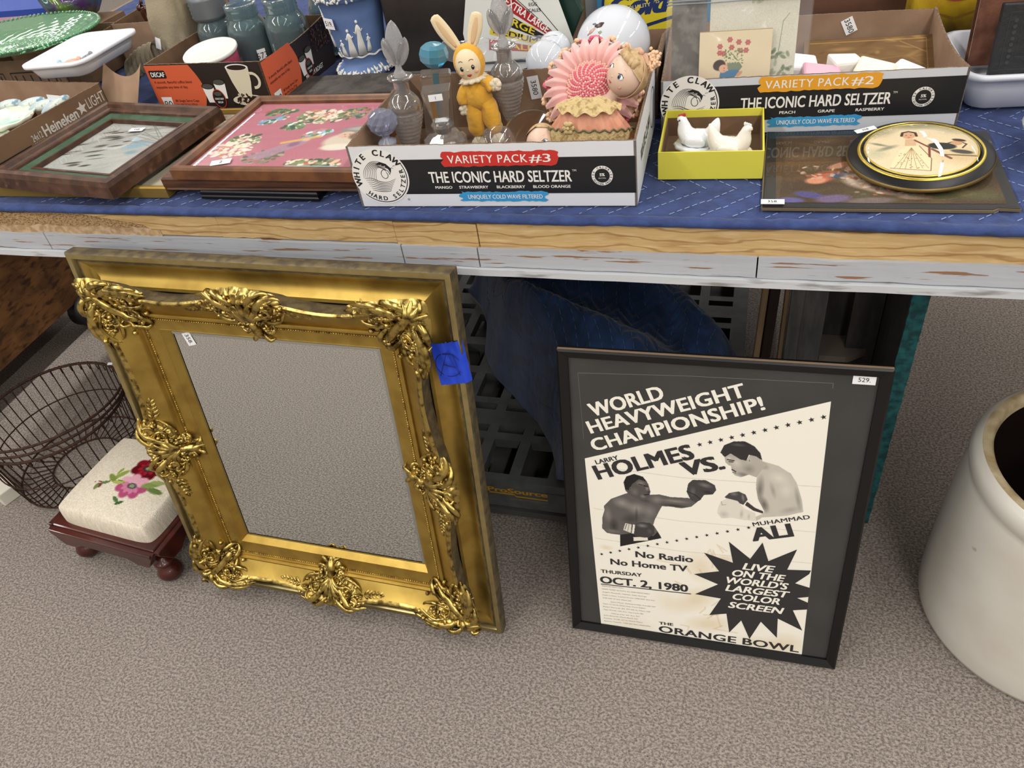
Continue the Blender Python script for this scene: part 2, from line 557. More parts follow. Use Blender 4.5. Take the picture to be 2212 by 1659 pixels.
add_grain(wood_raw, '966f40', 9, 9, .86, 1.05, (.55, 1, 2.2))
chipb = mat('bare_chipboard', 'b89a70', .9, col2='7d5f3e', nscale=420, stretch=(.6, 1, 1.2), fac=(.45, .6), bump=1, bscale=400)
torn = mat('torn_veneer_core', 'c2a685', .9, col2='a48763', nscale=90, bump=.8, bscale=120)
wpaint = mat('chipped_white_paint', 'b3b7bc', .55, col2='8f8f92', nscale=6, stretch=(.6, 1, 4), fac=(.5, .75), col3='99694a', n3=34, fac3=(.61, .66), stretch_=None) if False else \
    mat('chipped_white_paint', 'b4b8be', .55, col2='a0a1a5', nscale=7, stretch=(.16, 1, 3.2), fac=(.45, .7), col3='8d6a50', n3=64, fac3=(.60, .63), bump=.3, bscale=50)
lipm = mat('white_lip_paint', 'c6c9cd', .5, col2='8f8d8c', nscale=30, stretch=(.3, 1, 2), fac=(.6, .7))
table = thing('display_table', 'long table with a worn plywood and chipped white painted front edge', 'table', (0, YT, 0))
MB().box(-1.95, .95, .022, 1.3, .752, .829).build('table_top', mat('plain_wood', '8b7458', .8), table)


def board(x0, x1, y0, y1, z0, z1, m, name, chip=.0015, n=40, cx=0):
    """long board whose long edges waver as worn wood does"""
    r = random.Random(x0 * 100 + z0)
    def fn(u, v):
        k = int(v * 4 + .5) % 4
        x = x0 + (x1 - x0) * u
        w = chip * (mnoise.noise((x * 14, k * 3.1, z0 * 9)) + .5 * mnoise.noise((x * 60, k, 2)))
        y, z = [(y0, z0), (y1, z0), (y1, z1), (y0, z1)][k]
        return (x, y + (w if k in (0, 3) else 0), z + w * (1.3 if k in (0, 3) else .2))
    b = MB(); b.grid(fn, n, 4, cv=True, sm=False)
    L = len(b.v); b.f.append((0, n, 2 * n, 3 * n)); b.f.append((n - 1, 4 * n - 1, 3 * n - 1, 2 * n - 1)); b.m += [0, 0]; b.s += [False, False]
    return b.build(name, m, table)


# upper row: bare veneer edge boards; the left one is broken away to the chipboard
board(-.83, -.517, 0, .02, .796, .834, wood_raw, 'edge_board')
board(-.516, -.384, -.001, .02, .794, .833, wood_raw, 'edge_board')
board(-.3825, .95, .0005, .02, .792, .834, wood_raw, 'edge_board', n=80)
q = MB().prism([(-.83, .797), (-.83, .833), (-1.10, .833), (-.98, .815), (-.955, .797)], -.02, 0, M=T(0, 0, 0, PI / 2))
q.build('edge_board', wood_raw, table)
board(-1.95, -.955, .004, .02, .803, .831, chipb, 'chipboard_core', .003, 80)
board(-1.95, -.95, -.001, .02, .786, .806, torn, 'torn_veneer', .005, 90)
# lower row: painted boards and a thin lip
for a, b_ in ((-1.95, -1.335), (-1.333, -1.205), (-1.203, -.512), (-.510, -.388), (-.386, .012), (.014, .95)):
    board(a, b_, -.004, .02, .762, .794, wpaint, 'painted_board', .0015, 40)
board(-1.95, .95, -.010, .02, .749, .760, lipm, 'metal_lip', .0008, 60)

# blanket over the table top
quilt = mat('blue_quilt', '3b4a78', .95, col2='344068', nscale=40, bump=.9, bscale=120, spec=.1, sheen=.1)


def quilt_z(x, y):
    w = abs(((x * 9 + (y * 9 if int(math.floor(x * 4)) % 2 else -y * 9)) % 1) - .5)
    edge = max(0, (.965 - y) / .03)
    return ZT - .001 + .0022 * mnoise.noise((x * 9, y * 9, 0)) - .0015 * (w < .06) - .0 * min(1.2, edge) ** 2


def blk(u, v):
    x = -1.9 + 2.85 * u
    j = int(v * 95 + .5)
    hem = [(.030, -.0055), (.004, -.0055), (-.002, -.0042), (-.0045, -.001), (-.004, .0025), (-.001, .0048), (.004, .0058), (.010, .0052), (.015, .0025), (.019, -.0005)]
    if j < len(hem):
        dy, dz = hem[j]; n_ = .006 * mnoise.noise((x * 5, 1, 0)); w_ = .0014 * mnoise.noise((x * 60, j * .4, 5))
        if j > 8: return (x, .930 + dy + n_, quilt_z(x, .96))
        return (x, .930 + dy + n_ + w_, .8425 + dz + (w_ if j > 2 else 0))
    y = .952 + (2.2 - .952) * ((j - 9) / 86) ** 1.3
    return (x, y, quilt_z(x, y))


b = MB(); b.grid(blk, 600, 96)
mv = b.build('moving_blanket', quilt)
tag(mv, 'blue quilted moving blanket spread over the table top', 'blanket')
st = MB()
r0 = random.Random(4)
for k in range(44):
    x0 = -1.2 + k * .042
    for seg in range(6):
        y0 = .958 + seg * .075
        a = (x0 + (.085 if seg % 2 else 0), y0); c_ = (x0 + (0 if seg % 2 else .085), y0 + .075)
        for t in range(9):
            t0 = t / 9; t1 = t0 + .072
            p = [(a[0] + (c_[0] - a[0]) * q_, a[1] + (c_[1] - a[1]) * q_) for q_ in (t0, t1)]
            st.box(-.0005, .0005, 0, math.dist(*p), .0, .0006, 0, T(p[0][0], p[0][1], quilt_z(*p[0]) + .0006, 0, 0, math.atan2(p[1][1] - p[0][1], p[1][0] - p[0][0]) - PI / 2))
o = st.build('stitching', mat('pale_thread', '8f9cc0', .8), mv); o['kind'] = 'stuff'

# supports of the table: chipboard box on castors (left) and the teal-edged panel (right)
osb = mat('strand_board', '6f4a2a', .75, col2='8f6238', nscale=16, stretch=(1, .6, 1.6), fac=(.4, .6), col3='4a2f1b', n3=40, fac3=(.5, .65), bump=.3, bscale=40)
r = thing('strand_board_cabinet', 'brown strand-board cabinet on black castors under the left of the table', 'cabinet', (-2.1, 1.0, 0))
MB().box(-.5, 0, 0, .72, .1, .748).build('panel', osb, r)
MB().box(-.5, 0, .0, .018, .1, .1 + .0).build('bottom_rail', osb, r) if False else None
for y in (.08, .62):
    w = MB(); w.tube([(-.03, y, .055), (.03, y, .055)], .055, 24); w.box(-.03, .03, y - .03, y + .03, .08, .1)
    w.build('castor', mat('black_rubber', '121212', .5), r)
teal = mat('flaking_teal_paint', '1f5f62', .8, col2='143f44', nscale=60, fac=(.4, .6), col3='8a7a52', n3=45, fac3=(.68, .72), bump=.8, bscale=90)
dark = mat('dark_stained_board', '302d2b', .7, col2='3c3835', nscale=50, stretch=(1, 1, .3), bump=.3, bscale=80)
sup = thing('table_end_panel', 'dark upright panel with a flaking teal front edge holding up the table', 'table support', (.262, 1.15, 0))
MB().box(0, .025, .002, 1.0, 0, .748).build('panel', dark, sup)


def te(u, v):
    k = int(v * 4 + .5) % 4; z = .748 * u; x, y = [(0, 0), (.0265, 0), (.0265, .004), (0, .004)][k]
    n_ = .0022 * mnoise.noise((z * 30, k, 1)) + .0015 * mnoise.noise((z * 90, k, 1))
    return (x + n_, y + n_ * .5, z)


MB().grid(te, 120, 4, cv=True, sm=False).build('teal_edge', teal, sup)

# lumber standing behind the poster
greyp = mat('weathered_grey_plank', '4b4a49', .85, col2='5b5957', nscale=60, stretch=(1, 1, .2), bump=.4, bscale=120)
tan = mat('tan_stud', '8a7256', .8, col2='776046', nscale=50, stretch=(1, 1, .1))
brn = mat('dark_brown_stud', '2a1a12', .7, col2='1d120c', nscale=50, stretch=(1, 1, .1))
def plank(name, label, x0, x1, y0, y1, lean, m, z1=.73):
    b = MB().box(0, x1 - x0, 0, y1 - y0, 0, z1)
    o = b.build(name, m, None, (x0, y0, .0), (0, lean, 0), bevel=.002)
    return tag(o, label, 'plank')
plank('wooden_stud', 'tan wooden stud leaning just right of the plastic pallet', .018, .030, 1.30, 1.34, .03, tan)
plank('wooden_stud', 'dark brown wooden stud standing between two tan ones', .032, .052, 1.31, 1.35, .03, brn)
plank('wooden_stud', 'tan wooden stud standing against the left side of the grey plank', .075, .084, 1.30, 1.34, .0, tan)
o = plank('grey_plank', 'wide weathered grey plank standing upright behind the poster', .085, .152, 1.29, 1.31, 0, greyp)
MB().box(.026, .0275, -.0015, 0, .01, .72).build('seam', mat('seam_light', '5a5552', .9), o)
sh = thing('dark_shelf_unit', 'dark open shelf unit with a small wooden shelf behind the poster', 'shelf', (.16, 1.34, 0))
MB().box(.0, .10, .04, .055, 0, .73).build('back_board', dark, sh)
MB().box(.045, .10, .0, .015, 0, .73).build('side_board', dark, sh)
MB().prism([(-.005, -.03), (.045, -.03), (.085, .0), (.085, .04), (-.005, .04)], .30, .318).build('shelf_board', mat('pale_shelf', '6b6157', .85), sh)

# ---------------------------------------------------------------- black plastic pallet
plas = mat('grey_black_plastic', '565958', .65, col2='4a4c4c', nscale=20, bump=.2, bscale=90)
pal = thing('plastic_pallet', 'dark grey plastic pallet with a grid deck lying under the table', 'pallet', (-.99, 1.04, 0))


def deck(b, z0, z1, rows, cols):
    W = cols[-1][1]; H = rows[-1][1]
    ry = [0]
    # bars along x between rows
    edges = [0] + [v for r_ in rows for v in r_[:2]]
    y = 0
    for (a, c_, kind) in rows:
        pass
    ys = [(0, rows[0][0])] + [(rows[i][1], rows[i + 1][0]) for i in range(len(rows) - 1)]
    for a, c_ in ys:
        if c_ > a: b.box(0, W, a, c_, z0, z1)
    for a, c_, kind in rows:
        xs = [0] + [v for q_ in cols[:-1] for v in q_] + [W]
        if kind == 'solid':
            b.box(0, W, a, c_, z0, z1)
        else:
            for i in range(0, len(xs) - 1, 2):
                b.box(xs[i], xs[i + 1], a, c_, z0, z1)


cols = []
x = .03
while x < .93:
    cols.append((x, x + .062)); x += .087
cols.append((1.0, 1.0))
rows = []; y = .02
pat = [(.10, 'h', .022), (.022, 's', .05), (.022, 's', .02), (.085, 'h', .025), (.085, 'h', .03)]
k = 0
while y < 1.1:
    d, kd, g = pat[k % 5]; rows.append((y, y + d, kd)); y += d + g; k += 1
rows.append((y, y, 'h'))
b = MB(); deck(b, .105, .13, rows, cols)
b.build('deck', plas, pal, bevel=0)
b = MB(); deck(b, .012, .03, [(q_[0] + .03, q_[1] + .01, q_[2]) for q_ in rows[:-1:2]] + [(y, y, 'h')], cols[::2][:-1] + [(1.0, 1.0)])
b.build('lower_deck', mat('lower_deck_plastic', '4d4c49', .8), pal)  # same plastic as the upper deck, in a darker tone
b = MB()
b.box(0, 1.0, -.002, .010, .045, .1045)
for a in (0, .3, .66, .9):
    for c_ in (0.02, .5, 1.0): b.box(a, a + .1, c_, c_ + .1, 0, .105)
b.box(.988, 1.0, 0, 1.15, .05, .105); b.box(0, .012, 0, 1.15, .05, .105)
b.build('skirt', plas, pal)
gold_ink = mat('gold_ink', 'b98a1c', .6)
p = Print(T(.46, -.0024, 0, PI / 2))
p.text('ProSource', .02, .094, .0145, 0, width=.135, bold=.03)
p.line([(.022, .090), (.08, .0895), (.083, .084), (.155, .083)], .004, 0)
p.text('DISTRIBUTION SERVICES', .07, .071, .0055, 1, width=.085, bold=.01)
p.build('lettering', [gold_ink, mat('grey_gold_ink', '7c745c', .7)], pal)

# navy quilted blanket heaped on the pallet
navy = mat('navy_quilt', '2b4470', .9, col2='233859', nscale=30, bump=.5, bscale=90, spec=.15, sheen=.25)


def heap(u, v):
    # u left-right, v front-back
    xl = -.36 - .42 * v + .03 * math.sin(v * 9); xr = .035 - .30 * max(0, (v - .5) / .5) ** 1.2 + .015 * math.sin(v * 11)
    yy = 1.06 + .66 * v - .1 * math.sin(PI * u) * (1 - v)
    x = xl + (xr - xl) * u
    e = min(1, 5.0 * min(u, 1 - u)) ; e = math.sin(e * PI / 2)
    f_ = min(1, 6 * min(v + .02, 1.02 - v)); f_ = math.sin(max(0, f_) * PI / 2)
    h = .20 + .10 * v + .05 * math.sin(u * 4 + v * 2)
    folds = .035 * math.sin((u * 1.2 + v * 2.0) * 7 + 2 * mnoise.noise((u * 2, v * 2, 0))) + .05 * mnoise.noise((u * 3, v * 4, 1))
    z = .132 + e * f_ * (h + folds)
    # chevron quilting
    a = (x + .0 * yy) * 26
    c = (yy * 30 + (abs((a % 2) - 1)) * 1.6) % 1
    z += .0055 * abs(math.sin(c * PI)) * e
    return (x + .01 * mnoise.noise((u * 9, v * 9, 4)), yy, z)


b = MB(); b.grid(heap, 170, 200)
o = b.build('quilted_blanket', navy)
tag(o, 'navy quilted moving blanket heaped on the plastic pallet', 'blanket')
st = MB()
for k in range(20):
    u0 = .04 + k * .048
    for i in range(60):
        v0 = i / 60; du = .012 * (abs((i / 5) % 2 - 1)); v1 = v0 + .009; du1 = .012 * (abs((i / 5 + .108) % 2 - 1))
        p0 = Vector(heap(u0 + du * 2, v0)) + Vector((0, -.001, .0016)); p1 = Vector(heap(min(1, u0 + du1 * 2), v1)) + Vector((0, -.001, .0016))
        st.tube([p0, p1], .0007, 3, caps=False)
o2 = st.build('stitching', mat('navy_thread', '5d7698', .8), o); o2['kind'] = 'stuff'

# ---------------------------------------------------------------- gilt mirror
gold = mat('gilt', 'b99c50', .44, .92, col2='a38642', nscale=25, fac=(.4, .7), bump=.03, bscale=50)
gold_br = mat('bright_gilt', 'c9b066', .28, 1.0, col2='66542c', nscale=80, fac=(.45, .65), bump=.2, bscale=160)
gold_dull = mat('worn_gilt', 'bdae7e', .38, 1.0, col2='ac9d6e', nscale=40, fac=(.4, .7))
grime = mat('grimy_gilt', '7a6d50', .6, .6, col2='5c5344', nscale=60)
ya, ti = -.01477, .1471
e = Vector((math.cos(ya), math.sin(ya), 0)); bk = Vector((-math.sin(ya), math.cos(ya), 0))
uv = Vector((0, 0, math.cos(ti))) + bk * math.sin(ti)
nf = e.cross(uv)
Mx = Matrix((e, uv, nf)).transposed().to_4x4(); Mx.translation = (-1.1185, .7647, .004)
mir = thing('gilt_mirror', 'large gilt framed mirror with carved scrolls leaning on the table edge', 'mirror')
mir.matrix_world = Mx
MW, MH = .7092, .7957


def wave(t):
    return .017 * math.sin(PI * min(1, abs(2 * t - 1))) ** 2


PROF_OUT = [(0, -.018), (0, .001), (.002, .004), (.011, .004), (.014, .001), (.0145, -.003), (.019, -.003), (.028, -.009), (.038, -.010), (.048, -.006), (.056, .004), (.062, .004)]
PROF_IN = [(.049, .002, 1), (.048, .034, 1), (.051, .037, 1), (.055, .036, 1), (.058, .032, 1), (.072, .026, .5), (.088, .018, .2), (.102, .010, 0),
           (.1025, .014, 0), (.106, .0145, 0), (.1075, .009, 0), (.112, .009, 0), (.113, .0055, 0), (.138, .0, 0), (.141, .001, 0), (.144, -.004, 0), (.151, -.012, 0)]


def rail(prof, wv, seg, mis):
    b = MB()
    for side in range(4):
        L = MW if side % 2 == 0 else MH
        rotM = [T(0, 0, 0), T(MW, 0, 0, 0, 0, PI / 2), T(MW, MH, 0, 0, 0, PI), T(0, MH, 0, 0, 0, -PI / 2)][side]
        n = len(prof); vs = []
        for i in range(seg + 1):
            t = i / seg
            for pnt in prof:
                d, w = pnt[:2]; k = pnt[2] if len(pnt) > 2 else 0
                dd = d + (wave(t) * k if wv else 0)
                vs.append((d + t * (L - 2 * d), dd, w))
        fs = []; ms = []
        for i in range(seg):
            for j in range(n - 1):
                a = i * n + j
                fs.append((a, a + n, a + n + 1, a + 1)); ms.append(mis[j])
        b.add(vs, fs, ms, True, rotM)
    return b


def shade_split(o, ang=.7):
    md = o.modifiers.new('e', 'EDGE_SPLIT'); md.split_angle = ang


mo = rail(PROF_OUT, False, 1, [1, 1, 0, 0, 0, 1, 2, 2, 2, 2, 2]).build('outer_moulding', [gold_dull, grime, gold], mir); shade_split(mo)
mi_ = rail(PROF_IN, True, 60, [1, 0, 0, 0] + [2] * 12).build('inner_moulding', [gold_br, grime, gold], mir); shade_split(mi_)
MB().box(.0, MW, 0, MH, -.020, -.018).build('backing_board', mat('backing', '4a3a28', .9), mir)
bd = MB()
for side in range(4):
    L = MW if side % 2 == 0 else MH
    rotM = [T(0, 0, 0), T(MW, 0, 0, 0, 0, PI / 2), T(MW, MH, 0, 0, 0, PI), T(0, MH, 0, 0, 0, -PI / 2)][side]
    n = int((L - .24) / .0046)
    for i in range(n):
        bd.ell((.12 + i * .0046, .1165, .0062), (.0017, .0017, .0017), 0, 6, 4, rotM)
o = bd.build('bead_row', gold_br, mir); o['kind'] = 'stuff'
mirror_m = mat('silvered_glass', 'dfe3e2', .0, 1.0)
MB().box(.146, MW - .146, .146, MH - .146, -.0135, -.0115).build('mirror_glass', mirror_m, mir)
bev = MB()
gx0, gx1, gy0, gy1 = .149, MW - .149, .149, MH - .149
bev.add([(gx0, gy0, -.0113), (gx1, gy0, -.0113), (gx1, gy1, -.0113), (gx0, gy1, -.0113), (gx0 + .006, gy0 + .006, -.0105), (gx1 - .006, gy0 + .006, -.0105), (gx1 - .006, gy1 - .006, -.0105), (gx0 + .006, gy1 - .006, -.0105)],
        [(0, 1, 5, 4), (1, 2, 6, 5), (2, 3, 7, 6), (3, 0, 4, 7)])
bev.build('glass_bevel', mat('glass_edge', 'c9cfcb', .05, 1.0), mir)


def surf(d):
    ps = [(p_[0], p_[1]) for p_ in PROF_IN[1:]]
    if d < ps[0][0]: return .030
    for (a, wa), (c_, wc) in zip(ps[:-1], ps[1:]):
        if d <= c_: return wa + (wc - wa) * (d - a) / max(1e-6, c_ - a)
    return -.012


def leaf(b, pts, wmax, lift=.003, flat=.55, n=12, mi=0, tip=.12, sf=None):
    P = spline(pts, n); out = []
    for i, p_ in enumerate(P):
        t = i / (n - 1)
        out.append((p_.x, p_.y, sf(p_.x, p_.y) + lift * math.sin(PI * min(1, t + .15))))
    R = [wmax * (tip + (1 - tip) * math.sin(PI * min(1, .12 + .88 * i / (n - 1))) ** .8) for i in range(n)]
    b.tube(out, R, 7, mi, flat=flat, nrm=(0, 0, 1))


def scroll(b, cx, cy, r, a0, turns, w, sf, lift=.004, sgn=1, mi=0):
    n = int(14 * abs(turns)) + 4; P = []; R = []
    for i in range(n):
        t = i / (n - 1); a = a0 + sgn * turns * 2 * PI * t; rr = r * (1 - .8 * t)
        x_, y_ = cx + rr * math.cos(a), cy + rr * math.sin(a)
        P.append((x_, y_, sf(x_, y_) + lift * (.6 + .8 * t))); R.append(w * (1 - .45 * t))
    b.tube(P, R, 7, mi, nrm=(0, 0, 1))
    b.ell((P[-1][0], P[-1][1], P[-1][2] + w * .3), w * 1.3, mi, 8, 5)


def fan(b, cx, cy, a0, a1, n, L, w, sf, lift=.004, curl=.3, mi=0):
    for i in range(n):
        a = a0 + (a1 - a0) * i / max(1, n - 1); l = L * (.8 + .2 * math.sin(PI * i / max(1, n - 1)))
        c2 = a + curl * (i / max(1, n - 1) - .5) * 2
        pts = [(cx, cy), (cx + l * .5 * math.cos(a), cy + l * .5 * math.sin(a)), (cx + l * math.cos(c2), cy + l * math.sin(c2))]
        leaf(b, pts, w, lift, .7, 9, mi, sf=sf)


def rosette(b, cx, cy, r, sf, n=5, mi=0, lift=.004):
    z = sf(cx, cy) + lift
    for k in range(n):
        a = 2 * PI * k / n + .3
        b.ell((cx + r * .55 * math.cos(a), cy + r * .55 * math.sin(a), z), (r * .5, r * .38, r * .35), mi, 8, 5)
    b.ell((cx, cy, z + r * .25), r * .3, mi, 8, 5)


def sprig(b, x, y, a, L, sf, n=5, s_=1, mi=0):
    P = [(x + L * t * math.cos(a), y + L * t * math.sin(a)) for t in (0, .5, 1)]
    leaf(b, P, .0012 * s_, .0015, 1, 6, mi, sf=sf)
    for i in range(n):
        t = .2 + .75 * i / (n - 1); l = .011 * s_ * (1 - .35 * t)
        for sg in (-1, 1):
            px_, py_ = x + L * t * math.cos(a), y + L * t * math.sin(a)
            aa = a + sg * .8
            leaf(b, [(px_, py_), (px_ + l * .5 * math.cos(aa), py_ + l * .5 * math.sin(aa)), (px_ + l * math.cos(aa), py_ + l * math.sin(aa))], .0026 * s_, .002, .6, 6, mi, sf=sf)
    leaf(b, [(x + L * math.cos(a), y + L * math.sin(a)), (x + (L + .006) * math.cos(a), y + (L + .006) * math.sin(a)), (x + (L + .012) * math.cos(a), y + (L + .012) * math.sin(a))], .0028 * s_, .002, .6, 6, mi, sf=sf)


def cast_plate(b, pl, ctr, sf, seed, nu=150, nv=22):
    """solid cast relief under the scrolls: a lobed outline and a surface of small leaves and beads"""
    k = len(pl); P = spline(pl, nu, True)
    def plate(u, v):
        i = int(u * nu + .5) % nu; px_, py_ = P[i].x, P[i].y
        lob = 1 + .045 * abs(math.sin(u * PI * 17 + seed)) * (1 if v < .3 else 0)
        x_ = ctr[0] + (px_ - ctr[0]) * (1 - v) * lob; y_ = ctr[1] + (py_ - ctr[1]) * (1 - v) * lob
        a = math.atan2(y_ - ctr[1], x_ - ctr[0]); q = math.hypot(x_ - ctr[0], y_ - ctr[1])
        w1 = mnoise.noise((x_ * 55, y_ * 55, seed)) * 3
        rid = abs(math.sin(a * 7 + q * 190 + w1)) * .5 + abs(mnoise.noise((x_ * 150, y_ * 150, seed + 3))) * .9
        up = min(1, v * 5)
        return (x_, y_, sf(x_, y_) - .004 * (1 - up) + up * (.0015 + .0062 * rid))
    b.grid(plate, nu, nv, 0, cu=True)


def corner_mesh():
    sf = lambda x_, y_: surf(max(.05, min(x_, y_))) + .001
    b = MB()
    # solid plate under the carving so that it reads as one cast piece
    pl = [(.036, .036), (.10, .036), (.135, .044), (.165, .052), (.150, .066), (.128, .078), (.118, .100), (.128, .128), (.100, .118), (.078, .128), (.066, .150), (.052, .165), (.044, .135), (.036, .10)]
    cast_plate(b, pl, (.088, .088), sf, 1)
    # big diagonal leaf and outer shell
    leaf(b, [(.122, .122), (.095, .090), (.065, .062), (.042, .044)], .0085, .010, .6, 16, 0, sf=sf)
    fan(b, .066, .066, PI * 1.05, PI * 1.45, 5, .040, .0062, sf, .007)
    for m_ in (0, 1):
        ss = (lambda p_: (p_[1], p_[0])) if m_ else (lambda p_: p_)
        sg = -1 if m_ else 1
        def A(a): return (PI / 2 - a) if m_ else a
        def sc(cx, cy, r, a0, tn, w, lift=.005, s2=1):
            c_ = ss((cx, cy)); scroll(b, c_[0], c_[1], r, A(a0), tn, w, sf, lift, sg * s2)
        def lf(pts, w, lift=.005, fl=.7): leaf(b, [ss(p_) for p_ in pts], w, lift, fl, 12, 0, sf=sf)
        sc(.104, .074, .017, -.6, 1.4, .0034, .006, 1)
        sc(.122, .066, .012, 2.6, 1.3, .0028, .005, -1)
        lf([(.075, .06), (.10, .047), (.135, .048), (.172, .058)], .0078, .007)
        lf([(.085, .052), (.115, .040), (.140, .042), (.155, .046)], .006, .008)
        lf([(.095, .06), (.125, .056), (.150, .066), (.160, .078)], .0042, .006)
        lf([(.09, .075), (.12, .085), (.145, .082), (.152, .072)], .0042, .006)
        lf([(.065, .048), (.080, .036), (.098, .035), (.108, .041)], .0065, .009)
        lf([(.11, .09), (.125, .105), (.134, .122), (.128, .134)], .005, .006)
        lf([(.10, .095), (.108, .115), (.106, .130)], .0042, .006)
        fan(b, *ss((.118, .052)), A(-.5), A(.35), 5, .034, .0034, sf, .005)
        fan(b, *ss((.092, .045)), A(-1.9), A(-.9), 4, .014, .0036, sf, .006)
        for q_ in ((.148, .055), (.132, .074), (.142, .100), (.114, .113), (.158, .066)):
            c_ = ss(q_); b.ell((c_[0], c_[1], sf(*c_) + .004), .0048, 0, 8, 5)
        c_ = ss((.112, .062)); rosette(b, c_[0], c_[1], .008, sf, 5)
    rosette(b, .118, .118, .011, sf, 5, lift=.006)
    rr_ = random.Random(12)
    for i in range(26):
        x_ = rr_.uniform(.045, .125); y_ = rr_.uniform(.045, .125); a_ = rr_.uniform(0, 2 * PI); l_ = rr_.uniform(.010, .020)
        leaf(b, [(x_, y_), (x_ + l_ * .5 * math.cos(a_), y_ + l_ * .5 * math.sin(a_)), (x_ + l_ * math.cos(a_ + .7), y_ + l_ * math.sin(a_ + .7))], rr_.uniform(.0022, .0038), .008, .8, 7, 0, sf=sf)
    scroll(b, .100, .100, .010, .8, 1.1, .003, sf, .007, 1)
    return b


def centre_mesh():
    # local: x along the rail (centre 0), y = distance from the outer edge
    sf = lambda x_, y_: surf(max(.05, y_)) + .001
    b = MB()
    pl = [(-.062, .040), (-.03, .034), (0, .030), (.03, .034), (.062, .040), (.070, .062), (.05, .085), (.03, .105), (.012, .138), (-.012, .138), (-.03, .105), (-.05, .085), (-.070, .062)]
    cast_plate(b, pl, (0, .078), sf, 5)
    fan(b, 0, .10, PI * 1.22, PI * 1.78, 7, .062, .0058, sf, .011, .35)
    leaf(b, [(0, .098), (.001, .115), (0, .130), (0, .142)], .009, .008, .8, 10, 0, sf=sf)
    for s_ in (-1, 1):
        def A(a): return a if s_ > 0 else PI - a
        X = lambda v_: s_ * v_
        scroll(b, X(.034), .078, .018, A(2.2), 1.4, .0034, sf, .007, s_)
        scroll(b, X(.050), .056, .016, A(-1.5), 1.3, .0034, sf, .006, -s_)
        scroll(b, X(.022), .108, .011, A(1.2), 1.2, .0028, sf, .006, s_)
        leaf(b, [(X(.01), .09), (X(.03), .062), (X(.055), .042), (X(.078), .046)], .0070, .008, .75, 12, 0, sf=sf)
        leaf(b, [(X(.01), .06), (X(.03), .040), (X(.045), .034), (X(.06), .038)], .0058, .009, .75, 12, 0, sf=sf)
        leaf(b, [(X(.02), .10), (X(.045), .098), (X(.06), .088), (X(.070), .074)], .0045, .006, .7, 12, 0, sf=sf)
        leaf(b, [(X(.008), .115), (X(.022), .124), (X(.03), .118), (X(.03), .108)], .0038, .006, .8, 10, 0, sf=sf)
        leaf(b, [(X(.004), .125), (X(.014), .140), (X(.022), .138)], .0042, .006, .8, 8, 0, sf=sf)
        fan(b, X(.045), .050, A(-1.2), A(.3), 5, .022, .0032, sf, .006)
        rosette(b, X(.062), .070, .0085, sf, 5)
        rosette(b, X(.040), .098, .007, sf, 5)
        sprig(b, X(.066), .072, A(.12), .046, sf, 5, 1.45)
        rr_ = random.Random(14)
        for i in range(16):
            x_ = X(rr_.uniform(.005, .055)); y_ = rr_.uniform(.045, .11); a_ = rr_.uniform(0, 2 * PI); l_ = rr_.uniform(.009, .017)
            leaf(b, [(x_, y_), (x_ + l_ * .5 * math.cos(a_), y_ + l_ * .5 * math.sin(a_)), (x_ + l_ * math.cos(a_ + .7), y_ + l_ * math.sin(a_ + .7))], rr_.uniform(.002, .0034), .008, .8, 7, 0, sf=sf)
        for q_ in ((.016, .080), (.026, .094), (.056, .088), (.074, .060), (.012, .050), (.020, .118)):
            b.ell((X(q_[0]), q_[1], sf(*q_) + .005), .0042, 0, 8, 5)
    return b


cm = corner_mesh().build('corner_carving', [gold_br, grime], mir)
# the four corners: mirrored copies stay right-handed through rotation, the carving is symmetric about its diagonal
for x_, y_, a in ((MW, 0, PI / 2), (MW, MH, PI), (0, MH, -PI / 2)):
    c_ = cm.copy(); C.objects.link(c_); c_.location = (x_, y_, 0); c_.rotation_euler = (0, 0, a)
cc = centre_mesh().build('centre_carving', [gold_br, grime], mir); cc.location = (MW / 2, 0, 0)
for x_, y_, a in ((MW, MH / 2, PI / 2), (MW / 2, MH, PI), (0, MH / 2, -PI / 2)):
    c_ = cc.copy(); C.objects.link(c_); c_.location = (x_, y_, 0); c_.rotation_euler = (0, 0, a)
# blue tape with a scrawl on the right rail
tapem = mat('blue_masking_tape', '1f43c8', .6, bump=.3, bscale=60)
def tp(u, v):
    x_ = -.022 + .05 * u; y_ = .075 * v + .008 * u + (.003 * mnoise.noise((u * 20, v * 9, 0)) if v in (0, 1) else 0)
    d = x_; w = .0065 + (.002 if d < .0 else 0) + .0015 * mnoise.noise((u * 5, v * 6, 1))
    if x_ > .022: w -= (x_ - .022) * 1.6
    return (x_ + .008 * (1 - v), y_, w)
bt = MB(); bt.grid(tp, 20, 24)
t_o = bt.build('blue_tape', tapem, mir, (MW - .028, .600, 0)); t_o['label'] = 'blue masking tape with a scrawled letter'
p = Print(T(0, 0, .009)); 
p.line([(-.012, .018), (.004, .062), (.022, .022), (.014, .060), (-.008, .058)], .0012, 0, 2)
p.line([(-.004, .040), (.016, .036)], .0012, 0, 2)
p.ring(.004, .040, .021, .0011, 0, 2, .5, 5.8)
p.build('writing', [mat('marker_ink', '101a48', .6)], t_o)
price_tag(mir, '358.', T(.185, MH - .163, -.0108, 0, 0, -1.3), .026, .018)

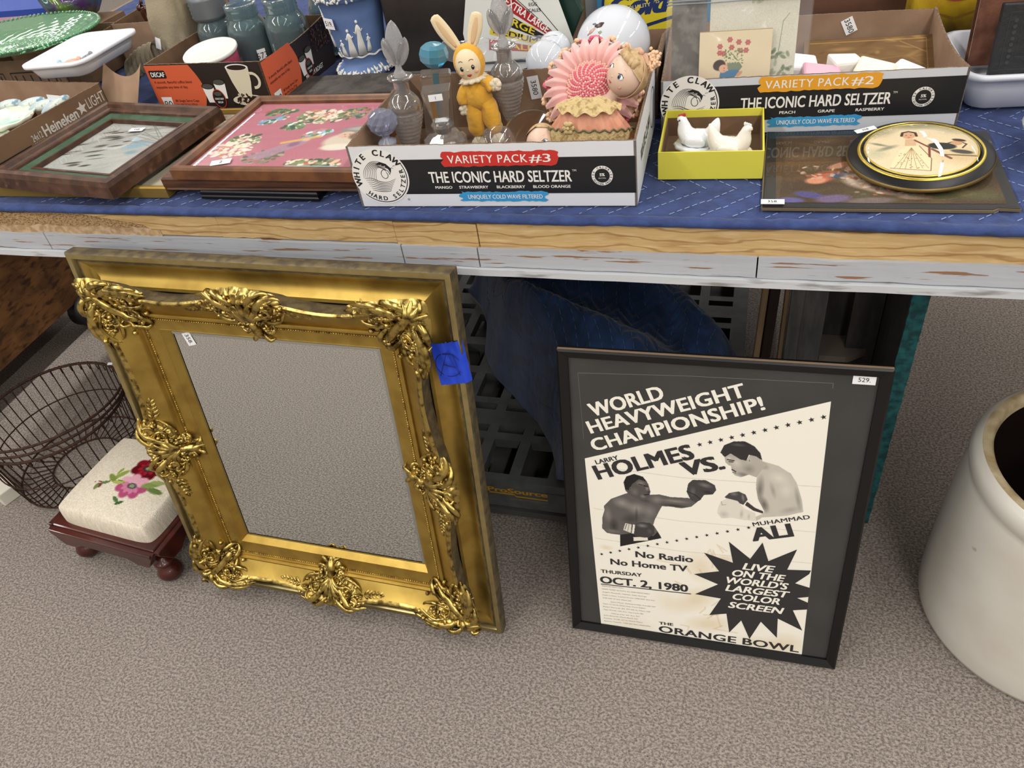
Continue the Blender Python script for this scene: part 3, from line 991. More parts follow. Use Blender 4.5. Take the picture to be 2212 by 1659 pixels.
# ---------------------------------------------------------------- framed boxing poster
ya, ti = .0137, .1848
e = Vector((math.cos(ya), math.sin(ya), 0)); bk = Vector((-math.sin(ya), math.cos(ya), 0)); uv = Vector((0, 0, math.cos(ti))) + bk * math.sin(ti)
Mx = Matrix((e, uv, e.cross(uv))).transposed().to_4x4(); Mx.translation = (-.2747, .791, .004)
pos = thing('boxing_poster', 'black framed world heavyweight boxing poster standing on the carpet', 'framed poster'); pos.matrix_world = Mx
PW, PH = .4871, .635
blackf = mat('black_frame_lacquer', '0a0a0b', .42, bump=.05)


def simple_frame(parent, W, H, prof, mats, mis, name='frame', seg=1, split=.5):
    b = MB()
    for side in range(4):
        L = W if side % 2 == 0 else H
        rotM = [T(0, 0, 0), T(W, 0, 0, 0, 0, PI / 2), T(W, H, 0, 0, 0, PI), T(0, H, 0, 0, 0, -PI / 2)][side]
        n = len(prof); vs = []
        for i in range(seg + 1):
            for d, w in prof:
                vs.append((d + i / seg * (L - 2 * d), d, w))
        fs = []; ms = []
        for i in range(seg):
            for j in range(n - 1):
                a = i * n + j; fs.append((a, a + n, a + n + 1, a + 1)); ms.append(mis[j] if mis else 0)
        b.add(vs, fs, ms, False, rotM)
    return b.build(name, mats, parent)


simple_frame(pos, PW, PH, [(0, -.012), (0, .0), (.003, .002), (.0165, -.004), (.0165, -.009)], [blackf], None)
brown_edge = mat('brown_frame_side', '8d7760', .5)
MB().box(.001, PW - .001, PH, PH + .0006, -.006, -.001).build('top_edge', brown_edge, pos)
mount_m = mat('charcoal_mount', '3d3c3a', .6, col2='343331', nscale=9, fac=(.4, .7), bump=.1, bscale=200)
MB().box(.012, PW - .012, .012, PH - .012, -.0118, -.0085).build('mount', mount_m, pos)
# the printed sheet (painted: paper tone, stains, the two boxers)
INK = '383637'
SH = [(.0560, .0165), (.4287, .0165), (.4112, .5696), (.0368, .4192)]
R_ = random.Random(3)
pt = Paint(.40, .56, 560, 'f1ede0')
ox, oy = .033, .0165
def sh(L): return [(a - ox, c_ - oy) for a, c_ in L]
for x_, y_, rx, ry, a, al in ((.24, .20, .03, .045, .3, .3), (.235, .12, .05, .03, .8, .35), (.26, .06, .05, .025, .2, .35), (.40, .04, .04, .03, 0, .3), (.19, .10, .03, .04, 1, .18), (.28, .23, .02, .01, 0, .35), (.07, .22, .015, .008, 0, .3), (.36, .03, .06, .02, 0, .25), (.12, .03, .05, .02, 0, .12)):
    pt.blob(x_ - ox, y_ - oy, rx, ry, 'cfae7c', al, a, .8)
for k in range(14):
    x_ = R_.uniform(.17, .30); y_ = R_.uniform(.04, .25); pt.stroke(sh([(x_, y_), (x_ + R_.uniform(-.02, .02), y_ + R_.uniform(-.02, .02)), (x_ + R_.uniform(-.03, .03), y_ - R_.uniform(0, .03))]), .003, 'c09a66', .25)
for y_ in (.31, .24, .405):
    pt.stroke(sh([(.05, y_), (.2, y_ - .006), (.42, y_ + .004)]), .0016, 'cfc9b4', .6)
# left boxer
Hb = [(.0675, .3183), (.0806, .3367), (.1046, .351), (.1156, .357), (.1396, .3448), (.1476, .355), (.1636, .3581), (.1826, .3551), (.2116, .3572), (.2246, .355), (.2276, .351), (.2176, .3387), (.2016, .3327), (.1836, .3337), (.1686, .3328), (.1635, .3195), (.1565, .2991), (.1544, .2879), (.1624, .2738), (.1600, .262), (.0953, .2520), (.0953, .2553), (.0724, .2554), (.0634, .2656), (.0644, .2919), (.0685, .3093)]
m_ = pt.poly(sh(Hb), '5f5b58')
def bb(x_, y_, rx, ry, c_, a=1, an=0, so=.8, clip=None): pt.blob(x_ - ox, y_ - oy, rx, ry, c_, a, an, so, clip)
bb(.100, .330, .020, .014, '9a948e', .8, -.3, .9, m_); bb(.125, .322, .022, .016, 'a49e96', .7, 0, .9, m_); bb(.148, .318, .014, .018, '8e8882', .7, 0, .9, m_)
bb(.115, .295, .02, .014, '3b3836', .7, .2, .9, m_); bb(.145, .290, .013, .02, '83807a', .5, 0, .9, m_); bb(.074, .30, .009, .022, '8d8780', .7, .1, .9, m_); bb(.085, .275, .01, .02, '35322f', .8, 0, .9, m_)
bb(.19, .347, .03, .005, '979089', .7, 0, .9, m_); bb(.19, .337, .03, .004, '37332f', .8, 0, .8, m_); bb(.160, .346, .012, .010, '8f8982', .7, 0, .9, m_); bb(.137, .343, .014, .006, '37332f', .7, -.4, .9, m_)
bb(.083, .262, .016, .006, '8a847c', .6, 0, .9, m_); bb(.125, .305, .003, .025, '3b3836', .6, 0, .9, m_)
tr = pt.poly(sh([(.0953, .2553), (.115, .262), (.155, .262), (.1624, .2738), (.1694, .2594), (.0953, .2269)]), '262424')
pt.poly(sh([(.120, .2445), (.1455, .2500), (.1448, .2585), (.1195, .2535)]), 'e5e0d0')
hd = pt.poly(sh([(.1027, .3765), (.1077, .3896), (.1207, .3968), (.1357, .3927), (.1447, .3785), (.1486, .3622), (.1466, .3479), (.1376, .3409), (.1236, .3439), (.1126, .35), (.1056, .359)]), '57524f')
bb(.132, .378, .009, .007, '8f8882', .8, 0, .9, hd); bb(.143, .368, .004, .006, '9a938c', .8, 0, .9, hd); bb(.122, .358, .008, .010, '7e7872', .7, 0, .9, hd); bb(.136, .350, .006, .005, '8f8982', .7, 0, .9, hd)
pt.poly(sh([(.1027, .3765), (.1077, .3896), (.1207, .3968), (.1357, .3927), (.1427, .3825), (.1287, .3866), (.1176, .3743), (.1116, .3602), (.1056, .3612)]), '232120')
pt.stroke(sh([(.1370, .3735), (.1440, .3725)]), .0018, '1d1b1a'); pt.stroke(sh([(.129, .3755), (.1345, .3745)]), .0018, '1d1b1a'); pt.stroke(sh([(.1385, .3535), (.1455, .3555)]), .0022, '221f1e'); bb(.1455, .3605, .0025, .002, '2b2827', .9)
bb(.1145, .364, .003, .005, '7b746e', .9); bb(.1145, .364, .0012, .003, '2a2726', .9)
g = pt.poly(sh([(.2087, .3703), (.2107, .3876), (.2177, .3968), (.2387, .3989), (.2537, .3906), (.2567, .3804), (.2516, .3702), (.2377, .3673), (.2316, .355), (.2246, .3489), (.2166, .353), (.2126, .3611)]), '454241')
bb(.238, .388, .014, .006, '8b8680', .7, -.2, .9, g); bb(.219, .372, .006, .012, '6f6a66', .7, 0, .9, g); bb(.243, .374, .010, .004, '2a2827', .8, -.1, .9, g); pt.stroke(sh([(.2095, .371), (.222, .366), (.233, .357)]), .0012, '1c1a1a')
g = pt.poly(sh([(.1164, .2817), (.1314, .2909), (.1485, .292), (.1564, .2838), (.1564, .2675), (.1464, .2563), (.1264, .2554), (.1164, .2625)]), '423f3e')
bb(.135, .283, .012, .006, '8f8984', .8, 0, .9, g); bb(.148, .272, .006, .008, '605c59', .7, 0, .9, g)
pt.poly(sh([(.1015, .268), (.1055, .2845), (.1165, .283), (.1150, .263)]), 'd8d3c5'); pt.stroke(sh([(.1045, .270), (.108, .283)]), .0013, '55514d'); pt.stroke(sh([(.1095, .267), (.112, .283)]), .001, '77726c'); pt.poly(sh([(.1165, .262), (.1205, .262), (.1225, .283), (.1190, .284)]), 'e6e1d5')
# right boxer
bd_ = pt.poly(sh([(.3149, .4548), (.3239, .4487), (.3488, .4425), (.3688, .4293), (.3798, .4111), (.3907, .3794), (.3956, .3539), (.3706, .3418), (.3336, .3327), (.3245, .3235), (.3216, .3316), (.3336, .3408), (.3356, .3459), (.3237, .3702), (.3187, .3928), (.3178, .4151)]), 'c3beb1')
bb(.325, .39, .008, .035, '6f6a64', .8, 0, .9, bd_); bb(.334, .36, .009, .02, '5d5853', .8, .3, .9, bd_); bb(.352, .418, .02, .014, 'dcd7c8', .8, -.5, .9, bd_); bb(.365, .395, .014, .02, 'd8d3c4', .8, 0, .9, bd_); bb(.325, .44, .014, .008, '857f77', .7, -.5, .9, bd_)
bb(.385, .378, .005, .03, '8b857c', .7, .25, .9, bd_); bb(.372, .428, .01, .004, '8f8a80', .6, -.8, .9, bd_); bb(.345, .392, .005, .02, '8f897f', .6, .3, .9, bd_); bb(.375, .355, .02, .008, '9a948a', .6, .4, .9, bd_)
fc = pt.poly(sh([(.2659, .4496), (.2749, .4578), (.2909, .4476), (.2999, .4466), (.3049, .4599), (.3149, .4567), (.3239, .4487), (.3318, .4435), (.3238, .4293), (.3178, .4151), (.3058, .4191), (.2938, .4121), (.2838, .415), (.2788, .4233), (.2768, .4333), (.2728, .4343), (.2678, .4394)]), 'b3ada2')
bb(.285, .440, .010, .012, 'cfcabd', .8, 0, .9, fc); bb(.305, .43, .012, .012, '8d877e', .8, 0, .9, fc); bb(.297, .418, .012, .006, '77716a', .8, -.2, .9, fc); bb(.273, .448, .006, .005, 'd6d1c4', .7, 0, .9, fc)
pt.stroke(sh([(.2705, .4455), (.281, .4440)]), .0020, '2a2725'); pt.stroke(sh([(.2735, .4415), (.2795, .4415)]), .0018, '2a2725'); pt.stroke(sh([(.2790, .4262), (.2850, .4225)]), .0022, '38332f'); pt.stroke(sh([(.2800, .4205), (.2855, .4195)]), .0013, '57514b')
bb(.3045, .4475, .0035, .006, 'bdb7ab', 1, 0, .4); bb(.3045, .4470, .0015, .003, '6a645d', .9)
pt.poly(sh([(.2589, .4579), (.2639, .473), (.2779, .4821), (.2949, .4842), (.3099, .4762), (.3199, .464), (.3239, .4496), (.3139, .4567), (.3029, .4587), (.2999, .4466), (.2909, .4476), (.2749, .4578), (.2659, .4496)]), '353231')
bb(.285, .476, .015, .004, '5d5957', .7)
g = pt.poly(sh([(.2706, .3672), (.2777, .3774), (.2927, .3825), (.3037, .3773), (.3077, .3673), (.3016, .355), (.2866, .3611), (.2736, .3652)]), '4b4847')
bb(.285, .376, .008, .005, '8c8781', .7, 0, .9, g); bb(.300, .370, .003, .010, 'a19b93', .6, .2, .8, g)
pt.poly(sh([(.307, .363), (.320, .352), (.334, .346), (.334, .341), (.318, .345), (.304, .355)]), '3f3b38')
g = pt.poly(sh([(.2616, .3439), (.2656, .358), (.2756, .3652), (.2916, .3621), (.3046, .3469), (.3216, .3408), (.3245, .3235), (.3045, .3224), (.2856, .3246), (.2685, .3204), (.2606, .3316)]), 'ddd8ca')
bb(.272, .330, .010, .010, 'b3ada2', .6, 0, .9, g); bb(.300, .335, .004, .012, 'a8a298', .6, 0, .9, g); pt.stroke(sh([(.266, .357), (.268, .350), (.274, .352)]), .0009, '77716a', .8); bb(.312, .331, .003, .009, 'b3ada2', .6, 0, .9, g)
inside = pt.poly([(a - ox, c_ - oy) for a, c_ in SH], 'f1ede0', 0)
sheet = pt.build('printed_sheet', PRINTED, pos, T(ox, oy, -.0083), keep=pt.mask)
MB().add([(x_, y_, -.00838) for x_, y_ in SH], [(0, 1, 2, 3)]).build('sheet_margin', mat('poster_cream', 'f1ede0', .7), pos)
p = Print(T(0, 0, -.0080), .00006)
p.rect(.001, 0, .002, .001, 0, 0)
CR = 1
A_ = .385   # slope of the headline
p.text('WORLD', .0535, .5076, .0245, CR, width=.124, ang=.375, bold=.034)
p.text('HEAVYWEIGHT', .0500, .4735, .0235, CR, width=.259, ang=.375, bold=.034, space=1.05)
p.text('CHAMPIONSHIP!', .0545, .4375, .0235, CR, width=.287, ang=.392, bold=.034, space=1.05)
p.text('LARRY', .0570, .4095, .0085, 0, width=.041, ang=.375, bold=.03)
p.text('HOLMES', .0605, .3775, .0285, 0, width=.171, ang=.385, bold=.042, space=1.04)
p.text('VS.', .2055, .4035, .0275, 0, width=.066, ang=.36, bold=.042)
for i in range(12):
    t = i / 11; p.star(.2259 + t * .1782, .4701 + t * .0711, .0048, 0, ang=PI / 2 + .37)
for i in range(16):
    t = i / 15; p.star(.0612 + t * .2523, .2024 + t * .1049, .0038, 0, ang=PI / 2 + .37)
p.text('MUHAMMAD', .3210, .3115, .0082, 0, width=.0915, ang=.335, bold=.02, space=1.05)
p.text('ALI', .3245, .2790, .0270, 0, width=.064, ang=.335, bold=.045)
p.text('No Radio', .1242, .2064, .0140, 0, width=.101, ang=.05, bold=.03)
p.text('No Home TV', .0782, .1800, .0140, 0, width=.138, ang=.05, bold=.03)
p.text('THURSDAY', .0591, .1552, .0082, 0, width=.076, ang=.045, bold=.03)
p.text('OCT. 2, 1980', .0580, .1285, .0170, 0, width=.161, ang=.05, bold=.035)
p.line([(.058, .1252), (.225, .1322)], .0021, 0)
smalls = ['RESERVED SEATS ONLY', 'MIAMI TICKET OUTLETS: ALL BASS AREAS ONLY', 'Angel\'s Records, Hialeah, Palm Springs', 'Deals in Deer, Central Grove, 5300 NW 2nd Ave', '3100 NW 27 Ave, Miami 555', 'Specs Music, Dadeland Mall, Kendall 667', 'Open 27 South Dixie Hwy, Coral Gables', 'Ricky\'s Records, 201 SW 8th St, Miami 545', 'Tape World, 12th Ave, Opa Locka 681', 'Liberty City, 6th Ave 757', 'Joe\'s Records, Miami Beach 531', 'Peaches, 10 NE 167 St, North Miami', 'Sunrise Theatre, 1400 6th Ave, Hallandale']
for i, s_ in enumerate(smalls):
    y_ = .1195 - i * .0079
    p.text(s_, .0600 + i * .0002 + (.015 if i in (5, 9) else 0), y_, .0026, 2, width=min(.105, len(s_) * .0022), ang=.045, bold=0)
p.text('THE', .1690, .0395, .0070, 0, width=.026, ang=.045, bold=.035)
p.text('ORANGE', .1690, .0190, .0165, 0, width=.142, ang=.005, bold=.025, space=1.04)
p.text('BOWL', .3240, .0198, .0170, 0, width=.098, ang=.01, bold=.025, space=1.04)
BU = [(0.2433, 0.238), (0.2933, 0.2228), (0.2834, 0.2707), (0.3213, 0.237), (0.3384, 0.2778), (0.3513, 0.237), (0.3944, 0.2716), (0.3833, 0.2228), (0.4213, 0.2279), (0.4192, 0.2190), (0.3992, 0.1933), (0.4242, 0.1871), (0.4240, 0.165), (0.4061, 0.1588), (0.4251, 0.1507), (0.4250, 0.134), (0.4021, 0.1272), (0.4229, 0.0793), (0.379, 0.1008), (0.3819, 0.0509), (0.351, 0.0865), (0.3348, 0.0366), (0.3169, 0.0823), (0.2979, 0.0459), (0.29, 0.0945), (0.2599, 0.0844), (0.2781, 0.1312), (0.2321, 0.1333), (0.2711, 0.1658), (0.2282, 0.1832), (0.2712, 0.1983)]
p.shape(BU, 0, 1)
for s_, x_, y_, w_ in (('LIVE', .3105, .2105, .053), ('ON THE', .2945, .1915, .088), ("WORLD'S", .2860, .1725, .103), ('LARGEST', .2850, .1530, .108), ('COLOR', .2990, .1340, .079), ('SCREEN', .2925, .1115, .095)):
    p.text(s_, x_, y_, .0150, CR, width=w_, ang=.03, bold=.03, shear=.25, layer=3)
p.line([(.0312, .5891), (.2, .597), (.4103, .6012)], .0005, 3, 1); p.line([(.4103, .6012), (.4108, .5925)], .0005, 3, 1); p.line([(.0312, .5891), (.0365, .46)], .0003, 3, 1)
p.build('printed_lettering', [mat('poster_ink', '2f2d2e', .6), mat('poster_cream', 'f1ede0', .7), mat('poster_small_ink', '8e877c', .7), mat('scored_line', '8a8580', .8)], pos)
price_tag(pos, '529.', T(.451, .6105, -.0078), .031, .0155)
MB().box(.014, PW - .014, .014, PH - .014, -.0072, -.0066).build('glazing', pane_mat('poster_glazing', refl=1.12, rough=.12), pos)

# ---------------------------------------------------------------- footstool
mahog = mat('mahogany', '4a1a12', .3, col2='33100b', nscale=20, stretch=(.3, 1, 1), coat=.3)
fs = thing('footstool', 'small mahogany footstool with an embroidered floral cushion', 'footstool', (-1.316, .880, 0), (0, 0, -.09))
for sx in (-1, 1):
    for sy in (-1, 1):
        MB().lathe([(.006, .0), (.020, .003), (.027, .014), (.028, .024), (.022, .037), (.015, .044), (.015, .049), (.021, .053), (.023, .058), (.021, .062), (.013, .066), (.013, .074), (0, .074)], 20).build('bun_foot', mahog, fs, (sx * .125, sy * .113, 0))
ap = MB()
for a, L, o_ in ((0, .30, .135), (PI, .30, .135), (PI / 2, .27, .15), (-PI / 2, .27, .15)):
    h = L / 2
    poly = [(-h, .122), (-h, .112), (-h + .010, .098), (-h + .018, .084), (-h + .026, .074), (-h * .62, .074), (-h * .56, .079), (-h * .45, .088), (h * .45, .088), (h * .56, .079), (h * .62, .074), (h - .026, .074), (h - .018, .084), (h - .010, .098), (h, .112), (h, .122)]
    ap.prism(poly, 0, .014, 0, T(0, 0, 0, 0, 0, a) @ T(0, -o_, 0, PI / 2))
ap.build('apron', mahog, fs, bevel=.002)
MB().box(-.15, .15, -.135, .135, .110, .124).build('seat_board', mahog, fs, bevel=.004)
cw, cd = .27, .245
cu = Paint(cw, cd, 270, 'd9cfbd')
cu.speck(5, 1, 1)
def cb(x_, y_, rx, ry, c_, an=0, so=.25, a=1): cu.blob(x_, y_, rx, ry, c_, a, an, so)
fx, fy = .166, .150
for k in range(7):
    a = k * 2 * PI / 7; cb(fx + .024 * math.cos(a), fy + .019 * math.sin(a), .019, .016, '7d0f1e' if k % 2 else '5c0a15', a)
for k in range(9):
    a = k * 2 * PI / 9; cb(fx + .018 * math.cos(a), fy + .014 * math.sin(a), .008, .005, '9a1c2b', a)
cb(fx, fy, .015, .010, '2c2f35'); cb(fx + .002, fy, .010, .006, 'a09a5b'); cb(fx + .004, fy - .001, .005, .003, '6d7a45')
px_, py_ = .164, .096
for k in range(7):
    a = k * 2 * PI / 7; cb(px_ + .024 * math.cos(a), py_ + .018 * math.sin(a), .019, .015, 'd9a3b1' if math.sin(a) > 0 else 'a84a70', a)
for k in range(5):
    a = PI + k * PI / 5; cb(px_ + .018 * math.cos(a), py_ + .013 * math.sin(a), .010, .006, 'c77a97', a)
cb(px_, py_, .014, .009, '4a4d52'); cb(px_, py_, .008, .005, '8f8e70')
for x_, y_, a, l, c_ in ((.115, .118, .9, .022, '8a9a4a'), (.10, .105, 2.6, .020, '77893f'), (.125, .098, .2, .018, 'a7ad5e'), (.090, .090, .4, .014, '5c7040'), (.205, .112, .5, .026, '7f9350'), (.222, .100, 0, .022, '64793f'), (.215, .122, .2, .018, '93a05c'), (.150, .055, -.5, .014, '4f6b3d'), (.163, .050, .6, .012, '3f5b34'), (.105, .127, 1.4, .012, '8a9a4a')):
    cb(x_, y_, l, l * .36, c_, a)
cb(.078, .080, .010, .008, '6b3a3a'); cb(.074, .076, .006, .010, '6f7f45')
cu.stroke([(.06, .088), (.085, .092), (.135, .092)], .002, '7a3340'); cu.stroke([(.085, .085), (.11, .105), (.14, .10)], .0022, '6f7f45')
# stitched look: snap to 2.6 mm cells
cell = 3
a_ = cu.a[::cell, ::cell]; cu.a = np.repeat(np.repeat(a_, cell, 0), cell, 1)[:cu.ny, :cu.nx]
cu.speck(4, 2, 1)
def cush(P):
    u = P[:, 0] / cw * 2 - 1; v = P[:, 1] / cd * 2 - 1
    # the square sheet is pulled down over the cushion's rounded sides
    ru = np.sign(u) * np.minimum(1, np.abs(u) * 1.02); rv = np.sign(v) * np.minimum(1, np.abs(v) * 1.02)
    s1 = np.clip((1 - np.abs(u)) / .10, 0, 1); s2 = np.clip((1 - np.abs(v)) / .10, 0, 1)
    q1 = np.sqrt(np.clip(1 - (1 - s1) ** 2, 0, 1)); q2 = np.sqrt(np.clip(1 - (1 - s2) ** 2, 0, 1))
    side = np.minimum(q1, q2) * .55 + q1 * q2 * .45
    z = .118 + .050 * side + .018 * np.clip(1 - u * u, 0, 1) * np.clip(1 - v * v, 0, 1)
    cr = (np.abs(u) ** 6) * (np.abs(v) ** 6) * .07
    return np.stack([u * (.137) * (1 - cr), v * (.122) * (1 - cr), z], -1)
cu.build('embroidered_cushion', mat('needlepoint', rough=.95, attr=True, bump=.7, bscale=420, spec=.1), fs, None, cush, 'cream needlepoint cushion with a red and a pink poppy')
price_tag(fs, '150', T(-.075, -.1352, .108, PI / 2 - .05), .026, .012)

# ---------------------------------------------------------------- wire egg basket
rust = mat('rusty_wire', '33241e', .75, .4, col2='4d3225', nscale=120)
bk_ = thing('wire_egg_basket', 'rusty round wire egg basket behind the footstool', 'basket', (-1.665, 1.035, 0), (0, 0, 0))
RT, RB, HB = .184, .165, .20
def ringp(r_, z_, n=60): return [(r_ * math.cos(2 * PI * i / n), r_ * math.sin(2 * PI * i / n), z_) for i in range(n)]
MB().tube(ringp(RT, HB), .0038, 7, closed=True).build('rim', rust, bk_)
MB().tube(ringp(RT * .99, .105), .0018, 6, closed=True).build('hoop', rust, bk_)
MB().tube(ringp(RB, .014), .0026, 6, closed=True).build('base_hoop', rust, bk_)
MB().tube(ringp(RB * .55, .004), .0022, 6, closed=True).build('base_hoop', rust, bk_)
w0 = MB(); w0.tube([(RB * .55, 0, .006), (RB * .9, 0, .004), (RB, 0, .012), (RB + .008, 0, .06), (RT - .002, 0, HB - .03), (RT + .003, 0, HB - .002), (RT + .001, 0, HB + .004), (RT - .004, 0, HB), (RT - .004, 0, HB - .018)], .0016, 5)
wo = w0.build('wire', rust, bk_)
for k in range(1, 44):
    c_ = wo.copy(); C.objects.link(c_); c_.rotation_euler = (0, 0, 2 * PI * k / 44)
for sg in (0, 1):
    pts = []
    for i in range(26):
        a = PI * i / 25; pts.append((math.cos(a) * (RT + .004), math.sin(a) * (RT * (.97 - .06 * sg)) * 1, HB + .006 + .012 * math.sin(a) + sg * .012))
    R90 = T(0, 0, 0, 0, 0, -PI * .78)
    MB().tube([R90 @ Vector(q_) for q_ in pts], .0034, 6).build('bail_handle', rust, bk_)
price_tag(bk_, '', T(.055, .178, .208, .3, 0, .2), .014, .008)

# ---------------------------------------------------------------- stoneware crock
salt = mat('cream_salt_glaze', 'd8d5cb', .28, col2='cdc6bb', nscale=6, fac=(.4, .7), col3='8e8a80', n3=16, fac3=(.71, .76), coat=.3)
rimm = mat('stained_crock_rim', 'b9aa8b', .4, col2='8f7b55', nscale=30, fac=(.4, .65))
inner = mat('brown_inner_glaze', '1d1412', .25)
cr = thing('stoneware_crock', 'large cream stoneware crock with a dark brown glazed inside', 'crock', (.5765, .992, 0))
MB().lathe([(0, 0), (.198, 0), (.206, .004), (.209, .015), (.210, .06), (.209, .2), (.205, .31), (.199, .345), (.196, .352), (.199, .358), (.203, .368), (.2035, .382), (.199, .395), (.190, .402)], 96).build('body', salt, cr)
MB().lathe([(.190, .402), (.184, .4040), (.177, .402), (.172, .394), (.171, .386)], 96).build('rim', rimm, cr)
MB().lathe([(.171, .386), (.172, .36), (.178, .33), (.182, .30), (.184, .03), (.175, .02), (0, .018)], 96).build('inside', inner, cr)

# white painted box at the left edge and things on the floor
o = MB().box(-.30, 0, 0, .05, 0, .04).build('painted_block', mat('cream_painted_wood', 'd8d4c6', .6), None, (-1.795, .862, 0), (0, 0, -.35), bevel=.003)
tag(o, 'small cream painted block on the carpet beside the wire basket', 'block')

# ================================================================ on the table
TZ = .8425
kraft = mat('kraft_cardboard', '9c8068', .9, col2='8c715b', nscale=14, bump=.1, bscale=40)
kraft_d = mat('dark_kraft_cardboard', '7a5f47', .9, col2='6b523d', nscale=12)
flute = mat('cut_cardboard_edge', '7d6753', .95, col2='5d4a3b', nscale=300)
cwhite = mat('coated_white_card', 'dfe0e4', .45)


def wall(b, x0, x1, y, z0, z1, t, out_mi, in_mi, M=None, jag=.0012, top=None, n=60, seed=0):
    """one cardboard wall from x0 to x1, outside at y, inside at y + t, with a roughly cut upper edge"""
    vs = []
    for i in range(n + 1):
        u = i / n; x = x0 + (x1 - x0) * u
        zt = (top(u) if top else z1) + jag * mnoise.noise((x * 300, seed, 0))
        vs += [(x, y, z0), (x, y, zt), (x, y + t, zt), (x, y + t, z0)]
    fs = []; ms = []
    for i in range(n):
        a = i * 4
        fs += [(a, a + 4, a + 5, a + 1), (a + 1, a + 5, a + 6, a + 2), (a + 2, a + 6, a + 7, a + 3)]; ms += [out_mi, 2, in_mi]
    fs += [(0, 1, 2, 3), (n * 4 + 3, n * 4 + 2, n * 4 + 1, n * 4)]; ms += [2, 2]
    b.add(vs, fs, ms, False, M)


def tray_box(root, W, D, H, mats, Hb=None, t=.0035, tops=None, bottom=True):
    """open cardboard tray as four walls and a bottom; mats = outer, inner, cut edge"""
    Hb = Hb or H; tops = tops or {}
    for nm, x0, x1, M_, h, sd in (('front_panel', 0, W, I4, H, 1), ('back_panel', 0, W, T(W, D, 0, 0, 0, PI), Hb, 2), ('side_panel', 0, D, T(0, D, 0, 0, 0, -PI / 2), H, 3), ('side_panel', 0, D, T(W, 0, 0, 0, 0, PI / 2), H, 4)):
        b = MB(); wall(b, x0, x1, 0, 0, h, t, 0, 1, M_, top=tops.get(sd), seed=sd)
        b.build(nm, mats, root)
    if bottom: MB().box(t, W - t, t, D - t, 0, .003, 1).build('bottom_panel', mats, root)


red_p, blue_p, or_p, band_p = mat('red_print', 'c8322b', .5), mat('sky_blue_print', '3d97cc', .5), mat('orange_print', 'e5a12c', .5), mat('black_print', '1d1d1f', .45)


def brush(p, x0, x1, y0, y1, mi, seed, layer=2):
    r = random.Random(seed); pts = []
    n = 26
    for i in range(n + 1):
        pts.append((x0 + (x1 - x0) * i / n, y0 + r.uniform(-.0012, .0008)))
    for i in range(5):
        pts.append((x1 + r.uniform(-.002, .006), y0 + (y1 - y0) * (i + .5) / 5))
    for i in range(n + 1):
        pts.append((x1 - (x1 - x0) * i / n, y1 + r.uniform(-.0008, .0014)))
    for i in range(5):
        pts.append((x0 - r.uniform(-.002, .006), y1 - (y1 - y0) * (i + .5) / 5))
    p.shape(pts, mi, layer)


